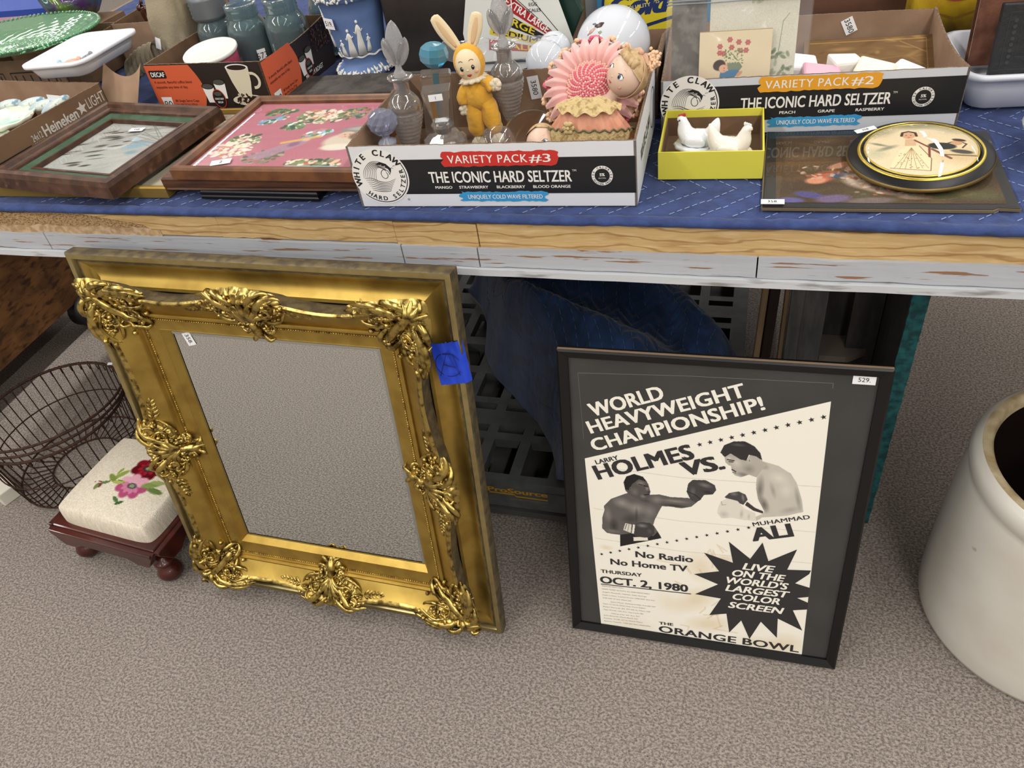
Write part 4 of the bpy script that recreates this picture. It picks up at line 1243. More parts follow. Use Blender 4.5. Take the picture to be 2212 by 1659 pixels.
def seltzer_print(root, num, flav, mi_main, W):
    M_ = T(0, -.0003, 0, PI / 2)
    p = Print(M_, .00015)
    p.rect(.070, .0205, W - .0015, .0755, 1, 1)
    p.circle(.0435, .0495, .0445, 0, 2, 64)
    # mark: ring segments, lettering round it, breaking wave inside
    p.ring(.0435, .0495, .0415, .0014, 1, 3, math.radians(-138), math.radians(28))
    p.arc_text('WHITE CLAW', .0435, .0495, .0335, 192, 38, .0088, 1, bold=.04, layer=4)
    p.arc_text('HARD SELTZER', .0435, .0495, .0388, -130, 14, .0066, 1, bold=.03, layer=4, inside=True)
    cx, cy, k = .0435, .0500, .0275
    P_ = lambda L: [(cx + a * k, cy + c * k) for a, c in L]
    for i in range(8):
        t = i / 7
        q = spline([(-.98 + .10 * i, -.10 - .03 * i), (-.88 + .10 * i, .35), (-.45 + .07 * i, .80 - .04 * i), (.05 + .04 * i, .86 - .07 * i), (.40, .66 - .06 * i)], 14)
        p.line([(cx + v.x * k, cy + v.y * k) for v in q], [.0009 * (1 - .6 * abs(2 * j / 13 - 1)) for j in range(14)], 1, 3)
    p.shape(P_([(-.15, .70), (.15, .84), (.48, .72), (.72, .45), (.66, .22), (.50, .05), (.62, .22), (.55, .42), (.38, .52), (.42, .60), (.20, .60), (.22, .68), (.0, .66)]), 1, 3)
    q = [(.30 + .28 * math.cos(a) * (1 - a / 14), .10 + .34 * math.sin(a) * (1 - a / 14)) for a in [i * .42 for i in range(18)]]
    p.line(P_(q), .0010, 1, 3)
    for i in range(7):
        q = spline([(-.95 + .05 * i, -.12 - .11 * i), (-.55, -.10 - .12 * i), (-.1, -.30 - .10 * i), (.35, -.34 - .09 * i), (.86 - .07 * i, -.14 - .11 * i)], 14)
        p.line([(cx + v.x * k, cy + v.y * k) for v in q], [.0012 * (1 - .7 * abs(2 * j / 13 - 1)) for j in range(14)], 1, 3)
    p.line(P_([(.68, .42), (.76, .50), (.84, .44)]), .0008, 1, 3); p.line(P_([(.84, .56), (.90, .62), (.98, .60)]), .0007, 1, 3)
    p.ring(.0800, .0120, .0016, .0004, 1, 3); p.text('R', .0800, .0112, .0016, 1, align='c', layer=3)
    brush(p, .147, .310, .0640, .0855, mi_main, 3)
    p.text('VARIETY PACK', .1535, .0690, .0118, 0, width=.1170, bold=.012, layer=4, space=1.1)
    p.text('#' + num, .2735, .0690, .0118, 0, width=.0300, bold=.012, layer=4)
    p.text('THE ICONIC HARD SELTZER', .1200, .0390, .0168, 0, width=.2110, bold=.022, layer=4)
    p.text('TM', .3325, .0540, .0030, 0, layer=4)
    for s_, x0, x1 in flav:
        p.text(s_, x0, .0292, .0042, 0, width=x1 - x0, bold=.02, layer=4)
    brush(p, .1650, .2900, .0085, .0235, 4, 5, 3)
    p.text('UNIQUELY COLD WAVE FILTERED', .1745, .0125, .0066, 0, width=.112, bold=.015, layer=5)
    bx_, by_ = .3740, .0470
    p.circle(bx_, by_, .0148, 0, 3); p.circle(bx_, by_, .0105, 1, 4, 32); 
    p.arc_text('100 CALORIES', bx_, by_, .0114, 192, -12, .0026, 1, bold=.03, layer=5); p.arc_text('GLUTEN FREE', bx_, by_, .0140, -150, -30, .0026, 1, bold=.03, layer=5, inside=True)
    p.text('5%', bx_, by_ - .0005, .0042, 0, align='c', bold=.03, layer=5); p.text('ALC/VOL', bx_, by_ - .0045, .0018, 0, align='c', layer=5)
    p.build('printed_design', [WHITE_INK, band_p, red_p, or_p, blue_p], root)


# ---- carton of perfume bottles and dolls
c3 = thing('seltzer_carton', 'white and black variety pack number three carton holding bottles and dolls', 'carton', (-.5755, .962, TZ), (0, 0, .038), 'cut down seltzer cartons on the table')
tray_box(c3, .4215, .272, .097, [cwhite, kraft, flute])
seltzer_print(c3, '3', (('MANGO', .1265, .1525), ('STRAWBERRY', .1635, .2075), ('BLACKBERRY', .2205, .2625), ('BLOOD ORANGE', .2745, .3285)), 2, .4215)
MB().box(.400, .4175, .16, .262, .080, .082, 1).build('flap', [cwhite, kraft], c3)
price_tag(c3, '3580', T(.225, .2676, .068, PI / 2) @ T(0, 0, 0, 0, 0, -1.45), .038, .019)
p = Print(T(.4218, .02, 0, 0, 0, PI / 2) @ T(0, 0, 0, PI / 2)); p.text('WHITE CLAW', .03, .040, .018, 0, width=.13, bold=.02); p.ring(.20, .048, .03, .002, 0)
p.build('side_print', [band_p], c3)

c2 = thing('seltzer_carton', 'white and black variety pack number two carton with an orange stripe', 'carton', (-.149, 1.200, TZ), (0, 0, .054), 'cut down seltzer cartons on the table')
tray_box(c2, .4275, .262, .0870, [mat('coated_grey_card', 'cdd0d6', .45), kraft, flute], tops={2: lambda u: .084 + .003 * math.sin(u * 3), 4: lambda u: .087 - .012 * math.sin(PI * u)})
sub2 = bpy.data.objects.new('printed_group', None)
bpy.data.objects.remove(sub2)
seltzer_print(c2, '2', (('PEACH', .1773, .2000), ('GRAPE', .2324, .2560), ('RASPBERRY', .2854, .3245)), 3, .4275)
price_tag(c2, '3580', T(.296, .2575, .066, PI / 2) @ T(0, 0, 0, 0, 0, -1.1), .026, .019)

# ---- yellow box with two milk glass hens
yel = mat('yellow_card', 'd9d04a', .6, bump=.1, bscale=100)
yb = thing('yellow_box', 'open yellow cardboard box holding two white glass hens', 'box', (-.1355, 1.054, TZ), (0, 0, .035))
for nm, b in (('front_panel', (0, .146, 0, .0022)), ('back_panel', (0, .146, .1418, .144)), ('side_panel', (0, .0022, .0022, .1418)), ('side_panel', (.1438, .146, .0022, .1418))):
    q = MB(); q.box(b[0], b[1], b[2], b[3], 0, .0425, 0); o = q.build(nm, yel, yb, bevel=.0005)
q = MB(); q.box(.0023, .1437, .1405, .1417, .002, .031); q.box(.0023, .0034, .0023, .1416, .002, .031); q.box(.1426, .1437, .0023, .1416, .002, .031); q.box(.0023, .1437, .0023, .0034, .002, .031)
q.build('kraft_lining', kraft_d, yb)
MB().box(.0023, .1437, .0023, .1417, 0, .002).build('bottom_panel', kraft_d, yb)

milk = mat('milk_glass', 'eef0f2', .12, sss=.35, coat=.5)
milk_w = mat('warm_milk_glass', 'efeadf', .14, sss=.35, coat=.5)


def hen(label, loc, rz, k, comb, m):
    t = thing('glass_hen', label, 'figurine', loc, (0, 0, rz), 'milk glass hens in the yellow box')
    b = MB()
    b.lathe([(0, 0), (.019 * k, 0), (.021 * k, .002 * k), (.025 * k, .012 * k), (.030 * k, .017 * k), (.0345 * k, .018 * k), (.036 * k, .021 * k), (.033 * k, .024 * k), (.024 * k, .024 * k)], 36,
            fn=lambda a, z: 1 + .035 * math.sin(a * 12) * min(1, z / (.02 * k)), M=T(0, 0, 0, s=(1, .78, 1)))
    b.build('nest', m, t)
    b = MB()
    pts = spline([(.030 * k, 0, .064 * k), (.026 * k, 0, .052 * k), (.020 * k, 0, .038 * k), (.008 * k, 0, .030 * k), (-.008 * k, 0, .030 * k), (-.018 * k, 0, .040 * k), (-.0215 * k, 0, .054 * k), (-.025 * k, 0, .060 * k), (-.031 * k, 0, .058 * k)], 26)
    rr = np.interp(np.linspace(0, 1, 26), [0, .08, .2, .33, .5, .63, .76, .86, .94, 1], [.0015, .006, .011, .016, .017, .0125, .0075, .0065, .004, .0008]) * k
    b.tube(pts, list(rr), 14, 0, flat=.92, nrm=(0, 1, 0))
    b.build('hen_body', m, t)
    for s_ in (-1, 1):
        w = MB(); w.ell((0, s_ * .0155 * k, .031 * k), (.017 * k, .004 * k, .009 * k), 0, 12, 7); w.build('wing', m, t)
    if comb:
        b = MB()
        for q_ in range(4): b.ell((-.020 * k - q_ * .0025 * k, 0, .0665 * k - q_ * .0008 * k), (.0022 * k, .0014 * k, .0032 * k), 0, 7, 5)
        b.build('red_comb', mat('red_glaze', 'b8382c', .3), t)
        for s_ in (-1, 1): MB().ell((-.0262 * k, s_ * .0058 * k, .0600 * k), .0012 * k, 0, 6, 4).build('eye', BLACK_INK, t)
    else:
        b = MB()
        for q_ in range(4): b.ell((-.020 * k - q_ * .0025 * k, 0, .0665 * k - q_ * .0008 * k), (.0022 * k, .0014 * k, .0032 * k), 0, 7, 5)
        b.build('comb', m, t)
    return t


hen('white glass hen with a red comb on a nest, the rear left one', (-.086, 1.120, TZ + .0023), -.15, .98, True, milk)
hen('plain white glass hen on a nest without a red comb', (-.038, 1.093, TZ + .0023), 3.0, .98, False, milk_w)
# ---- framed pictures lying on the table
def flat_frame(name, label, loc, rot, W, D, prof, mats, mis, pic, inset, zpic, glass=True, back=None):
    t = thing(name, label, 'picture frame', loc, rot)
    simple_frame(t, W, D, prof, mats, mis, 'frame')
    MB().box(inset - .004, W - inset + .004, inset - .004, D - inset + .004, .0005, zpic - .001).build('backing_board', back or kraft_d, t)
    if pic is not None:
        pic.build('picture', PRINTED_GLOSS if not glass else PRINTED, t, T(inset, inset, zpic))
    if glass:
        MB().box(inset - .002, W - inset + .002, inset - .002, D - inset + .002, zpic + .0012, zpic + .0025).build('glass', pane_mat('picture_glass', refl=1.5), t)
    return t


R_ = random.Random(11)
oakm = mat('oiled_oak', '5d3a22', .5, col2='3c2415', nscale=60, stretch=(.15, 1, 2), bump=.2, bscale=120)
walnut = mat('walnut_moulding', '553a2a', .42, col2='41291d', nscale=40, stretch=(1, 1, 1), col3='6b4a38', n3=50, fac3=(.6, .75))
golden_oak = mat('golden_brown_moulding', '744a2a', .4, col2='5c3820', nscale=30)
golds = mat('satin_gold_frame', 'a98a45', .38, .6)
greenb = mat('green_liner', '2f4a33', .7, col2='3c5740', nscale=40)

# black thin frame at the bottom of the middle stack
bf = flat_frame('slim_picture_frame', 'slim black frame at the bottom of the middle stack of pictures', (-.876, .977, TZ), (0, 0, -.01), .220, .20, [(0, 0), (0, .004), (.0015, .006), (0, .008), (0, .012), (.002, .014), (.014, .014), (.017, .010), (.017, .004)], [blackf], None, None, .016, .006)
ok = flat_frame('oak_frame', 'dark oak frame under the pink collage picture', (-.945, .980, TZ + .0142), (0, 0, .008), .362, .285, [(0, 0), (.003, .003), (0, .005), (0, .018), (.003, .0215), (.020, .0215), (.024, .016), (.024, .006)], [oakm], None, None, .022, .008)
# pink collage
pk = Paint(.304, .262, 420, 'b8727f')
pk.blob(.02, .02, .12, .10, 'cf9aa2', .8, .3, .9)
pk.blob(.25, .05, .10, .06, 'c0808c', .6, 0, .9)
for i in range(9): pk.stroke([(.0, .03 + .03 * i), (.3, .05 + .03 * i + R_.uniform(-.01, .01))], .012, 'c07c88', .25)
def bunch(x, y, rx, ry, n, cols, ang=0):
    for i in range(n):
        a = R_.uniform(0, 2 * PI); q = math.sqrt(R_.random()); u = rx * q * math.cos(a); v = ry * q * math.sin(a)
        X = x + u * math.cos(ang) - v * math.sin(ang); Y = y + u * math.sin(ang) + v * math.cos(ang)
        pk.blob(X, Y, R_.uniform(.004, .009), R_.uniform(.003, .006), R_.choice(cols), .9, R_.uniform(0, 3), .3)
G = ['4f6a4a', '6b8258', '3f5a44', '7d9468']; W_ = ['efe6cf', 'f3e3d2', 'd9cfae', 'c98a6a', 'e9d8c4']
bunch(.155, .205, .050, .030, 120, G + W_); bunch(.165, .212, .030, .018, 40, W_)
bunch(.215, .215, .028, .022, 60, G + ['b0695a', 'caa070']); bunch(.275, .218, .030, .012, 60, G + W_, .2)
bunch(.060, .225, .030, .014, 60, G + ['c05a50', 'e3c9a0'], .1); bunch(.062, .188, .026, .010, 60, ['6f94b5', '4f6a4a', 'e9e2d0', '88a8c4'], .5)
bunch(.118, .165, .020, .016, 60, G + ['eef0e8']); bunch(.180, .135, .026, .014, 80, ['a9c8dc', 'e9eef0', 'c98a8a', '88b0c8', '5b8a60'], .5)
bunch(.050, .110, .030, .024, 80, G + W_); bunch(.045, .075, .040, .028, 90, W_ + ['efe9d8']); bunch(.225, .030, .050, .013, 110, G + ['e8c8b0', 'f0e0c8', 'c06a58'])
pk.poly([(.175, .012), (.28, .012), (.272, .020), (.18, .020)], '9fc2cf', .8)
bunch(.120, .050, .034, .024, 80, ['8f8a78', 'b6a890', '6f6a60', '5f7052', 'a07a70'], .3)
for a_, b_ in (((.10, .05), (.165, .115)), ((.115, .045), (.17, .10))): pk.stroke([a_, b_], .014, 'a98a9a', .9)
pk.stroke([(.13, .10), (.19, .125)], .008, 'd8b068', .9); pk.blob(.170, .112, .010, .008, 'd9b99a', .9); pk.blob(.155, .095, .014, .010, '8a5f7a', .8, .7)
pk.blob(.245, .108, .044, .034, 'd9cdb8', .95, .1, .25); pk.blob(.255, .150, .042, .018, '8f8f88', .95, .12, .3); pk.blob(.256, .155, .030, .008, 'b3b0a5', .8, .12, .4)
pk.blob(.238, .130, .017, .014, 'd9b7a2', 1, 0, .2); pk.blob(.234, .131, .002, .0015, '3a3230', 1); pk.blob(.243, .132, .002, .0015, '3a3230', 1); pk.blob(.238, .124, .003, .0012, 'b05a50', 1)
pk.blob(.258, .126, .016, .016, '6b4f3c', .8, .4, .4); pk.blob(.278, .140, .016, .008, 'b0a040', .6, 0, .5); pk.blob(.240, .085, .034, .014, 'e6dfce', .9, .1, .3)
pk.speck(4, 5, 1)
pf = flat_frame('collage_frame', 'brown framed pink collage of old paper scraps, topmost of the middle stack', (-.914, .974, TZ + .0362), (0, 0, -.012), .335, .292,
                [(0, 0), (0, .016), (.002, .0195), (.006, .0205), (.011, .0195), (.0135, .016), (.0155, .014), (.0155, .008)], [golden_oak], None, pk, .0155, .0085)
price_tag(pf, '2', T(.072, .040, .0112, 0, 0, .35), .034, .018)

# gold thin frame under the green one
gp = Paint(.43, .30, 260, 'b5ab97')
for i in range(26): gp.blob(R_.uniform(.25, .43), R_.uniform(0, .3), .04, .025, R_.choice(['a39a86', 'c2b8a2', '9a9282', '6f6658']), .35, R_.uniform(0, 3), .9)
for i in range(10): gp.blob(R_.uniform(.36, .42), R_.uniform(.20, .30), .010, .006, R_.choice(['8a4a40', '4f5a40', '7a6a4a']), .6, 0, .5)
gf = flat_frame('gold_frame', 'thin gold frame with a beige mount under the green lined frame', (-1.395, .972, TZ), (0, 0, .012), .453, .325, [(0, 0), (0, .017), (.003, .019), (.0035, .0165), (.006, .0165), (.007, .019), (.0095, .018), (.010, .010)], [golds], None, gp, .010, .0105)
# green lined frame, resting on it
gr = Paint(.183, .193, 360, 'aeb0ab')
for i in range(40):
    x_, y_ = R_.uniform(0, .22), R_.uniform(0, .22); gr.blob(x_, y_, R_.uniform(.02, .05), R_.uniform(.004, .012), R_.choice(['c3c0b4', '8e8b82', '77746c', 'b5b4a8', '9c9a92']), .5, .5, .8)
for i in range(26):
    x_ = R_.uniform(.0, .10); y_ = R_.uniform(.02, .18); gr.blob(x_, y_, R_.uniform(.008, .028), R_.uniform(.002, .006), R_.choice(['3a3733', '4f4b45', '2f2d2a']), .85, .35, .6)
for i in range(12): gr.stroke([(R_.uniform(.05, .12), R_.uniform(.1, .2)), (R_.uniform(.15, .22), R_.uniform(.1, .2))], .0018, '5f5c56', .5)
gr.blob(.135, .115, .034, .016, '7fa6b8', .85, .6, .6); gr.blob(.115, .135, .012, .010, '9fc4d4', .8, 0, .5); gr.blob(.145, .088, .018, .010, '6f94a4', .7, .3, .6)
gr.blob(.165, .195, .03, .008, '4a4844', .6, .1, .6); gr.blob(.19, .04, .05, .03, 'd9d8d0', .6, 0, .9); gr.speck(6, 3, 2)
gnf = flat_frame('green_lined_frame', 'walnut frame with a green liner around a washed-out landscape print', (-1.296, .967, TZ + .0215), (.012, 0, -.125), .290, .300,
                 [(0, 0), (.001, .020), (.004, .028), (.010, .031), (.016, .029), (.019, .023), (.024, .0215), (.030, .021), (.031, .017), (.048, .0135), (.049, .0155), (.053, .0155), (.0535, .006)], [walnut, greenb], [0] * 8 + [1] + [0] * 3, gr, .0535, .0075)
price_tag(gnf, '358', T(.140, .222, .0103, 0, 0, .2), .030, .014)

# ---- dark old print and the round convex picture
dp = Paint(.275, .200, 420, '4a3a28')
for i in range(60): dp.blob(R_.uniform(0, .275), R_.uniform(0, .2), R_.uniform(.02, .06), R_.uniform(.008, .02), R_.choice(['5f4a32', '443522', '6f5838', '3a2d20', '585234']), .5, R_.uniform(-.4, .4), .9)
dp.blob(.06, .07, .10, .012, '6a4d2c', .6, .1, .8)
for x_, y_, rx, ry, c_, a in ((.075, .095, .022, .012, 'b3573a', .7), (.065, .085, .014, .009, 'c98a6a', .2), (.095, .100, .014, .008, '3d4f60', .3), (.125, .085, .026, .020, 'b5a592', -.5), (.140, .065, .030, .012, '9a8876', -.5), (.165, .055, .034, .010, '7e6c62', -.4), (.115, .120, .012, .010, 'c9a588', .4), (.100, .130, .020, .007, 'a8765c', .5), (.055, .045, .020, .008, '4f4a7a', -.3), (.085, .035, .022, .010, '6b5a78', .2), (.030, .030, .018, .008, '5c5688', 0), (.130, .030, .030, .008, '6f625c', .1), (.185, .040, .020, .006, '8a7262', 0), (.235, .062, .012, .012, 'b58a6c', .4), (.245, .050, .012, .007, '9a6f58', 0), (.060, .140, .05, .008, '57422c', .2)):
    dp.blob(x_ - .012, y_ - .024, rx * 1.25, ry * 1.3, c_, 1, a, .4)
for i in range(26): dp.blob(R_.uniform(.10, .20), R_.uniform(.02, .07), .004, .003, R_.choice(['a8968a', 'b0624c', '8f8490', '5f6a58']), .7)
for x_, y_, r_, c_ in ((.22, .03, .06, '4f5032'), (.25, .02, .05, '5a5a3a'), (.20, .018, .04, '4a4a30')): dp.blob(x_, y_, r_, r_ * .35, c_, .7, 0, .8)
for i in range(70):
    a = R_.uniform(0, 1); x_ = .045 + .13 * a + R_.uniform(-.02, .02); y_ = .09 - .06 * a + R_.uniform(-.015, .015); dp.blob(x_, y_, R_.uniform(.003, .008), R_.uniform(.002, .004), R_.choice(['c9ab8c', 'a8624a', 'b8a898', '8c7466', 'd0bba4', '6f4a3a']), .75, R_.uniform(0, 3), .4)
dp.speck(5, 2, 2)
dpr = thing('dark_print', 'old dark figure print under glass with a black border lying on the blanket', 'picture', (.0130, .9705, TZ), (0, 0, .018))
pb = MB(); pb.prism([(-.001, 0), (.275, -.002), (.282, .004), (.306, .002), (.300, .12), (.306, .223), (.004, .232), (0, .12)], 0, .0035)
pb.build('card_backing', mat('old_card', '6f6048', .9), dpr)
pb = MB(); pb.prism([(0, .001), (.274, 0), (.281, .005), (.305, .003), (.305, .222), (.005, .231)], .0036, .0042); pb.build('black_border', mat('black_border', '1c1c1b', .6), dpr)
dp.build('picture', PRINTED, dpr, T(.017, .014, .0045))
MB().prism([(.002, .002), (.273, .0015), (.280, .006), (.303, .005), (.303, .221), (.006, .229)], .0055, .0068).build('glass', pane_mat('print_glass', refl=1.36), dpr)
price_tag(dpr, '358.', T(.013, .011, .0072, 0, 0, .0), .030, .0125)

rp = thing('convex_picture', 'round convex glass picture of a courting couple with black and gold rim', 'picture', (.2135, 1.098, TZ + .0122), (.05, -.02, 0), None)
MB().lathe([(0, 0), (.088, 0), (.0925, .002), (.0935, .005), (.0915, .007)], 72).build('gold_edge', mat('antique_brass', '7d673a', .4, .7), rp)
MB().lathe([(.0915, .0068), (.090, .0085), (.078, .0125), (.0735, .0135), (.0735, .010), (0, .010)], 72).build('black_rim', blackf, rp)
brt = mat('bright_brass', 'c9b04a', .3, .7)
MB().lathe([(.0795, .0118), (.0790, .0132), (.0765, .0140), (.0755, .0132)], 72).build('gold_line', brt, rp)
MB().lathe([(.0715, .0132), (.0710, .0145), (.0695, .0145), (.069, .0132)], 72).build('gold_line', brt, rp)
cp = Paint(.142, .142, 330, 'd8c6a2')
for x_, y_, rx, ry, c_, a in ((.02, .12, .03, .02, '9a9678', .3), (.12, .125, .04, .018, 'a59e80', -.2), (.07, .135, .05, .012, '8f8c70', 0), (.015, .06, .02, .02, 'b5b090', 0), (.12, .05, .04, .03, 'c3a97c', 0), (.03, .075, .02, .006, '6f7860', .5), (.02, .085, .018, .004, '5f6a54', -.4)):
    cp.blob(x_, y_, rx, ry, c_, .8, a, .8)
cp.poly([(.030, .022), (.078, .014), (.082, .045), (.070, .080), (.058, .082), (.046, .070), (.036, .045)], 'e3cfa6'); cp.stroke([(.030, .022), (.078, .014), (.082, .045), (.070, .080)], .0013, '6a4a34', .8)
for i in range(7): cp.stroke([(.060, .075), (.034 + .007 * i, .020)], .0008, '8a6a48', .7)
for i in range(24): cp.blob(R_.uniform(.040, .075), R_.uniform(.02, .06), .0012, .0012, '8a4a3a', .8)
cp.poly([(.052, .080), (.066, .080), (.068, .098), (.054, .098)], 'c9a582'); cp.blob(.059, .108, .009, .0095, 'c99a76', 1, 0, .2); cp.blob(.056, .109, .0012, .0012, '3a2a20', 1); cp.blob(.062, .109, .0012, .0012, '3a2a20', 1); cp.blob(.059, .1035, .002, .001, '9a4038', 1); cp.stroke([(.050, .108), (.052, .117), (.060, .120), (.068, .116), (.069, .107)], .0035, '3f2c20')
cp.stroke([(.066, .095), (.082, .075), (.080, .050)], .003, '7a3a30'); cp.blob(.098, .078, .019, .010, '262a28', 1, -.15, .2); cp.stroke([(.085, .070), (.105, .045)], .004, '6a3830', .9); cp.blob(.120, .062, .016, .006, '3a3a38', .9, -.3, .3); cp.stroke([(.105, .085), (.118, .092), (.128, .082), (.122, .072)], .0022, '4a3528'); cp.blob(.117, .086, .0075, .0075, 'c2946f', 1, 0, .2); cp.blob(.120, .093, .010, .004, '3f3026', 1, -.3, .3)
cp.stroke([(.10, .055), (.135, .050)], .003, '5a4a3a', .8); cp.stroke([(.095, .04), (.09, .012)], .002, '8a7a58', .6)
cp.speck(4, 9, 2)
rr = np.hypot(cp.X - .071, cp.Y - .071)
cp.build('picture', PRINTED, rp, T(-.071, -.071, .0136), keep=(rr < .0700))
MB().lathe([(.0735, .0136), (.066, .0185), (.052, .0245), (.034, .0285), (.017, .0302), (0, .0308)], 64).build('domed_glass', pane_mat('picture_glass'), rp)
price_tag(rp, '358.', T(-.066, .060, .0126, 0, 0, .45), .030, .010)

# ================================================================ glass, dolls and the rest
clear = glass_mat('clear_glass', (1, 1, 1), .02, .5, .04)
cutgl = glass_mat('cut_glass', (1, 1, 1), .03, .35, .13)
frost = glass_mat('frosted_glass', (.97, .98, 1), .08, .35, .22, 1.5, 420)
bluegl = glass_mat('turquoise_glass', (.10, .58, .80), .03, .3, .35)
lilac = glass_mat('lilac_glass', (.66, .73, .99), .03, .4, .16)
aqua = glass_mat('aqua_jar_glass', (.48, .68, .72), .05, .4, .12)
ambergl = glass_mat('amber_glass', (.42, .20, .04), .04, .3, .12)
IN = TZ + .0035


def perfume(loc, rot, label, tall=1.0, foot=True):
    t = thing('perfume_bottle', label, 'bottle', loc, rot, 'cut glass perfume bottles in the carton')
    b = MB()
    b.lathe([(0, 0), (.024, 0), (.025, .002), (.018, .005), (.007, .009), (.0055, .018), (.0065, .023)], 32)
    o = b.build('foot', clear, t)
    b = MB()
    def dia(a, z): return 1 + .035 * (abs(math.sin(a * 9 + z * 420)) + abs(math.sin(a * 9 - z * 420)) - 1.2) * (1 if z < .092 else 0)
    prof = [(.0065, .0232), (.010, .028), (.014, .040), (.018, .055), (.022, .070), (.0255, .085), (.0270, .096), (.0265, .104), (.023, .112), (.017, .119), (.0125, .124), (.0120, .136), (.0125, .140), (.019, .144), (.0205, .1465), (.019, .148), (.0085, .1465)]
    P_ = []
    for (r0_, z0_), (r1_, z1_) in zip(prof[:-1], prof[1:]):
        n_ = max(1, int((z1_ - z0_) / .002)) if z1_ < .1 else 2
        for i in range(n_): P_.append((r0_ + (r1_ - r0_) * i / n_, z0_ + (z1_ - z0_) * i / n_))
    P_.append(prof[-1]); P_ += [(.0078, .130), (.009, .118), (.018, .108), (.0215, .098), (.019, .075), (.013, .050), (.006, .032), (0, .030)]
    b.lathe([p_ for p_ in P_ if p_[1] > .093 or p_[0] < .0 or P_.index(p_) > len(P_) - 9], 48); b.build('body', clear, t)
    b = MB(); n_ = 26; rows_ = 24; vs = []; fs = []
    for j in range(rows_):
        z_ = .0235 + (.0975 - .0235) * j / (rows_ - 1); r_ = float(np.interp(z_, [q_[1] for q_ in prof[:7]], [q_[0] for q_ in prof[:7]])) * 1.004
        for i in range(n_):
            a = 2 * PI * (i + .5 * (j % 2)) / n_; k_ = 1.04 if j % 2 == 0 else .975; vs.append((r_ * k_ * math.cos(a), r_ * k_ * math.sin(a), z_))
    for j in range(rows_ - 1):
        for i in range(n_):
            a_ = j * n_ + i; b1 = j * n_ + (i + 1) % n_
            if j % 2 == 0: fs += [(a_, b1, (j + 1) * n_ + i), (b1, (j + 1) * n_ + (i + 1) % n_, (j + 1) * n_ + i)]
            else: fs += [(a_, b1, (j + 1) * n_ + (i + 1) % n_), (a_, (j + 1) * n_ + (i + 1) % n_, (j + 1) * n_ + i)]
    b.add(vs, fs, 0, False); b.build('diamond_cut_body', cutgl, t)
    s = thing_part = bpy.data.objects.new('stopper', None); C.objects.link(s); s.parent = t
    b = MB(); b.lathe([(0, .120), (.0065, .121), (.0082, .145), (.009, .152), (.005, .158), (.0045, .166), (.006, .170), (0, .172)], 24); b.build('plug', frost, s)
    b = MB()
    def lobe(cx, z0, L, w, lean, th):
        def fn(u, v):
            a = 2 * PI * u; q = v; ww = w * math.sin(PI * min(1, .06 + .94 * q)) ** .6 * (1 - .15 * q)
            return (cx + lean * q * L + ww * math.cos(a), th * math.sin(a) * math.sin(PI * min(1, .1 + .85 * q)) ** .5, z0 + L * q)
        return fn
    b.grid(lobe(0, .165, .062, .0150, 0, .0042), 18, 14, cu=True); b.build('centre_lobe', frost, s)
    for s_ in (-1, 1):
        b = MB(); b.grid(lobe(s_ * .004, .163, .040, .0105, s_ * .30, .0045), 16, 12, cu=True); b.build('side_lobe', frost, s)
        b = MB(); b.tube([(s_ * .002, -.0045, .166), (s_ * .006, -.005, .182), (s_ * .013, -.0055, .196), (s_ * .014, -.005, .202)], [.0012, .0035, .0045, .0015], 10); b.build('smooth_drop', clear, s)
    return t


perfume((-.532, 1.082, IN), (-.02, .055, .2), 'cut glass perfume bottle with a leaf stopper, left of the rabbit doll')
perfume((-.396, 1.200, IN), (.0, .02, .25), 'cut glass perfume bottle with a leaf stopper, right of the rabbit doll', 1)

t = thing('lilac_stopper', 'pale lilac glass mushroom stopper at the left end of the carton', 'stopper', (-.548, 1.040, IN), (0, 0, 0))
MB().lathe([(0, 0), (.0115, 0), (.0105, .040), (.0145, .062), (.0145, .066), (.006, .070), (.006, .077)], 24).build('plug', mat('frosted_lilac', 'd5dcf5', .25, trans=.6), t)
MB().lathe([(.006, .0772), (.014, .080), (.0215, .090), (.0225, .099), (.018, .109), (.010, .114), (0, .115)], 20, sm=False, fn=lambda a, z: 1 + .07 * math.sin(a * 10 + z * 900)).build('mushroom_top', lilac, t)

t = thing('blue_perfume_bottle', 'square clear scent bottle with a turquoise dipper and faceted turquoise stopper', 'bottle', (-.518, 1.178, IN), (0, .10, .35))
t.scale = (1.12, 1.12, 1.12)
b = MB(); b.prism([(-.022, -.013), (.022, -.013), (.022, .013), (-.022, .013)], 0, .105); b.build('body', clear, t, bevel=.003)
b = MB(); b.prism([(-.006, -.004), (.006, -.004), (.006, .004), (-.006, .004)], .104, .112); b.build('neck', clear, t)
MB().bx((0, -.0, .075), (.009, .006, .052)).build('blue_core', bluegl, t)
b = MB(); b.lathe([(0, .112), (.012, .113), (.020, .121), (.021, .130), (.018, .139), (.012, .143), (0, .144)], 10, sm=False); b.build('faceted_stopper', bluegl, t)

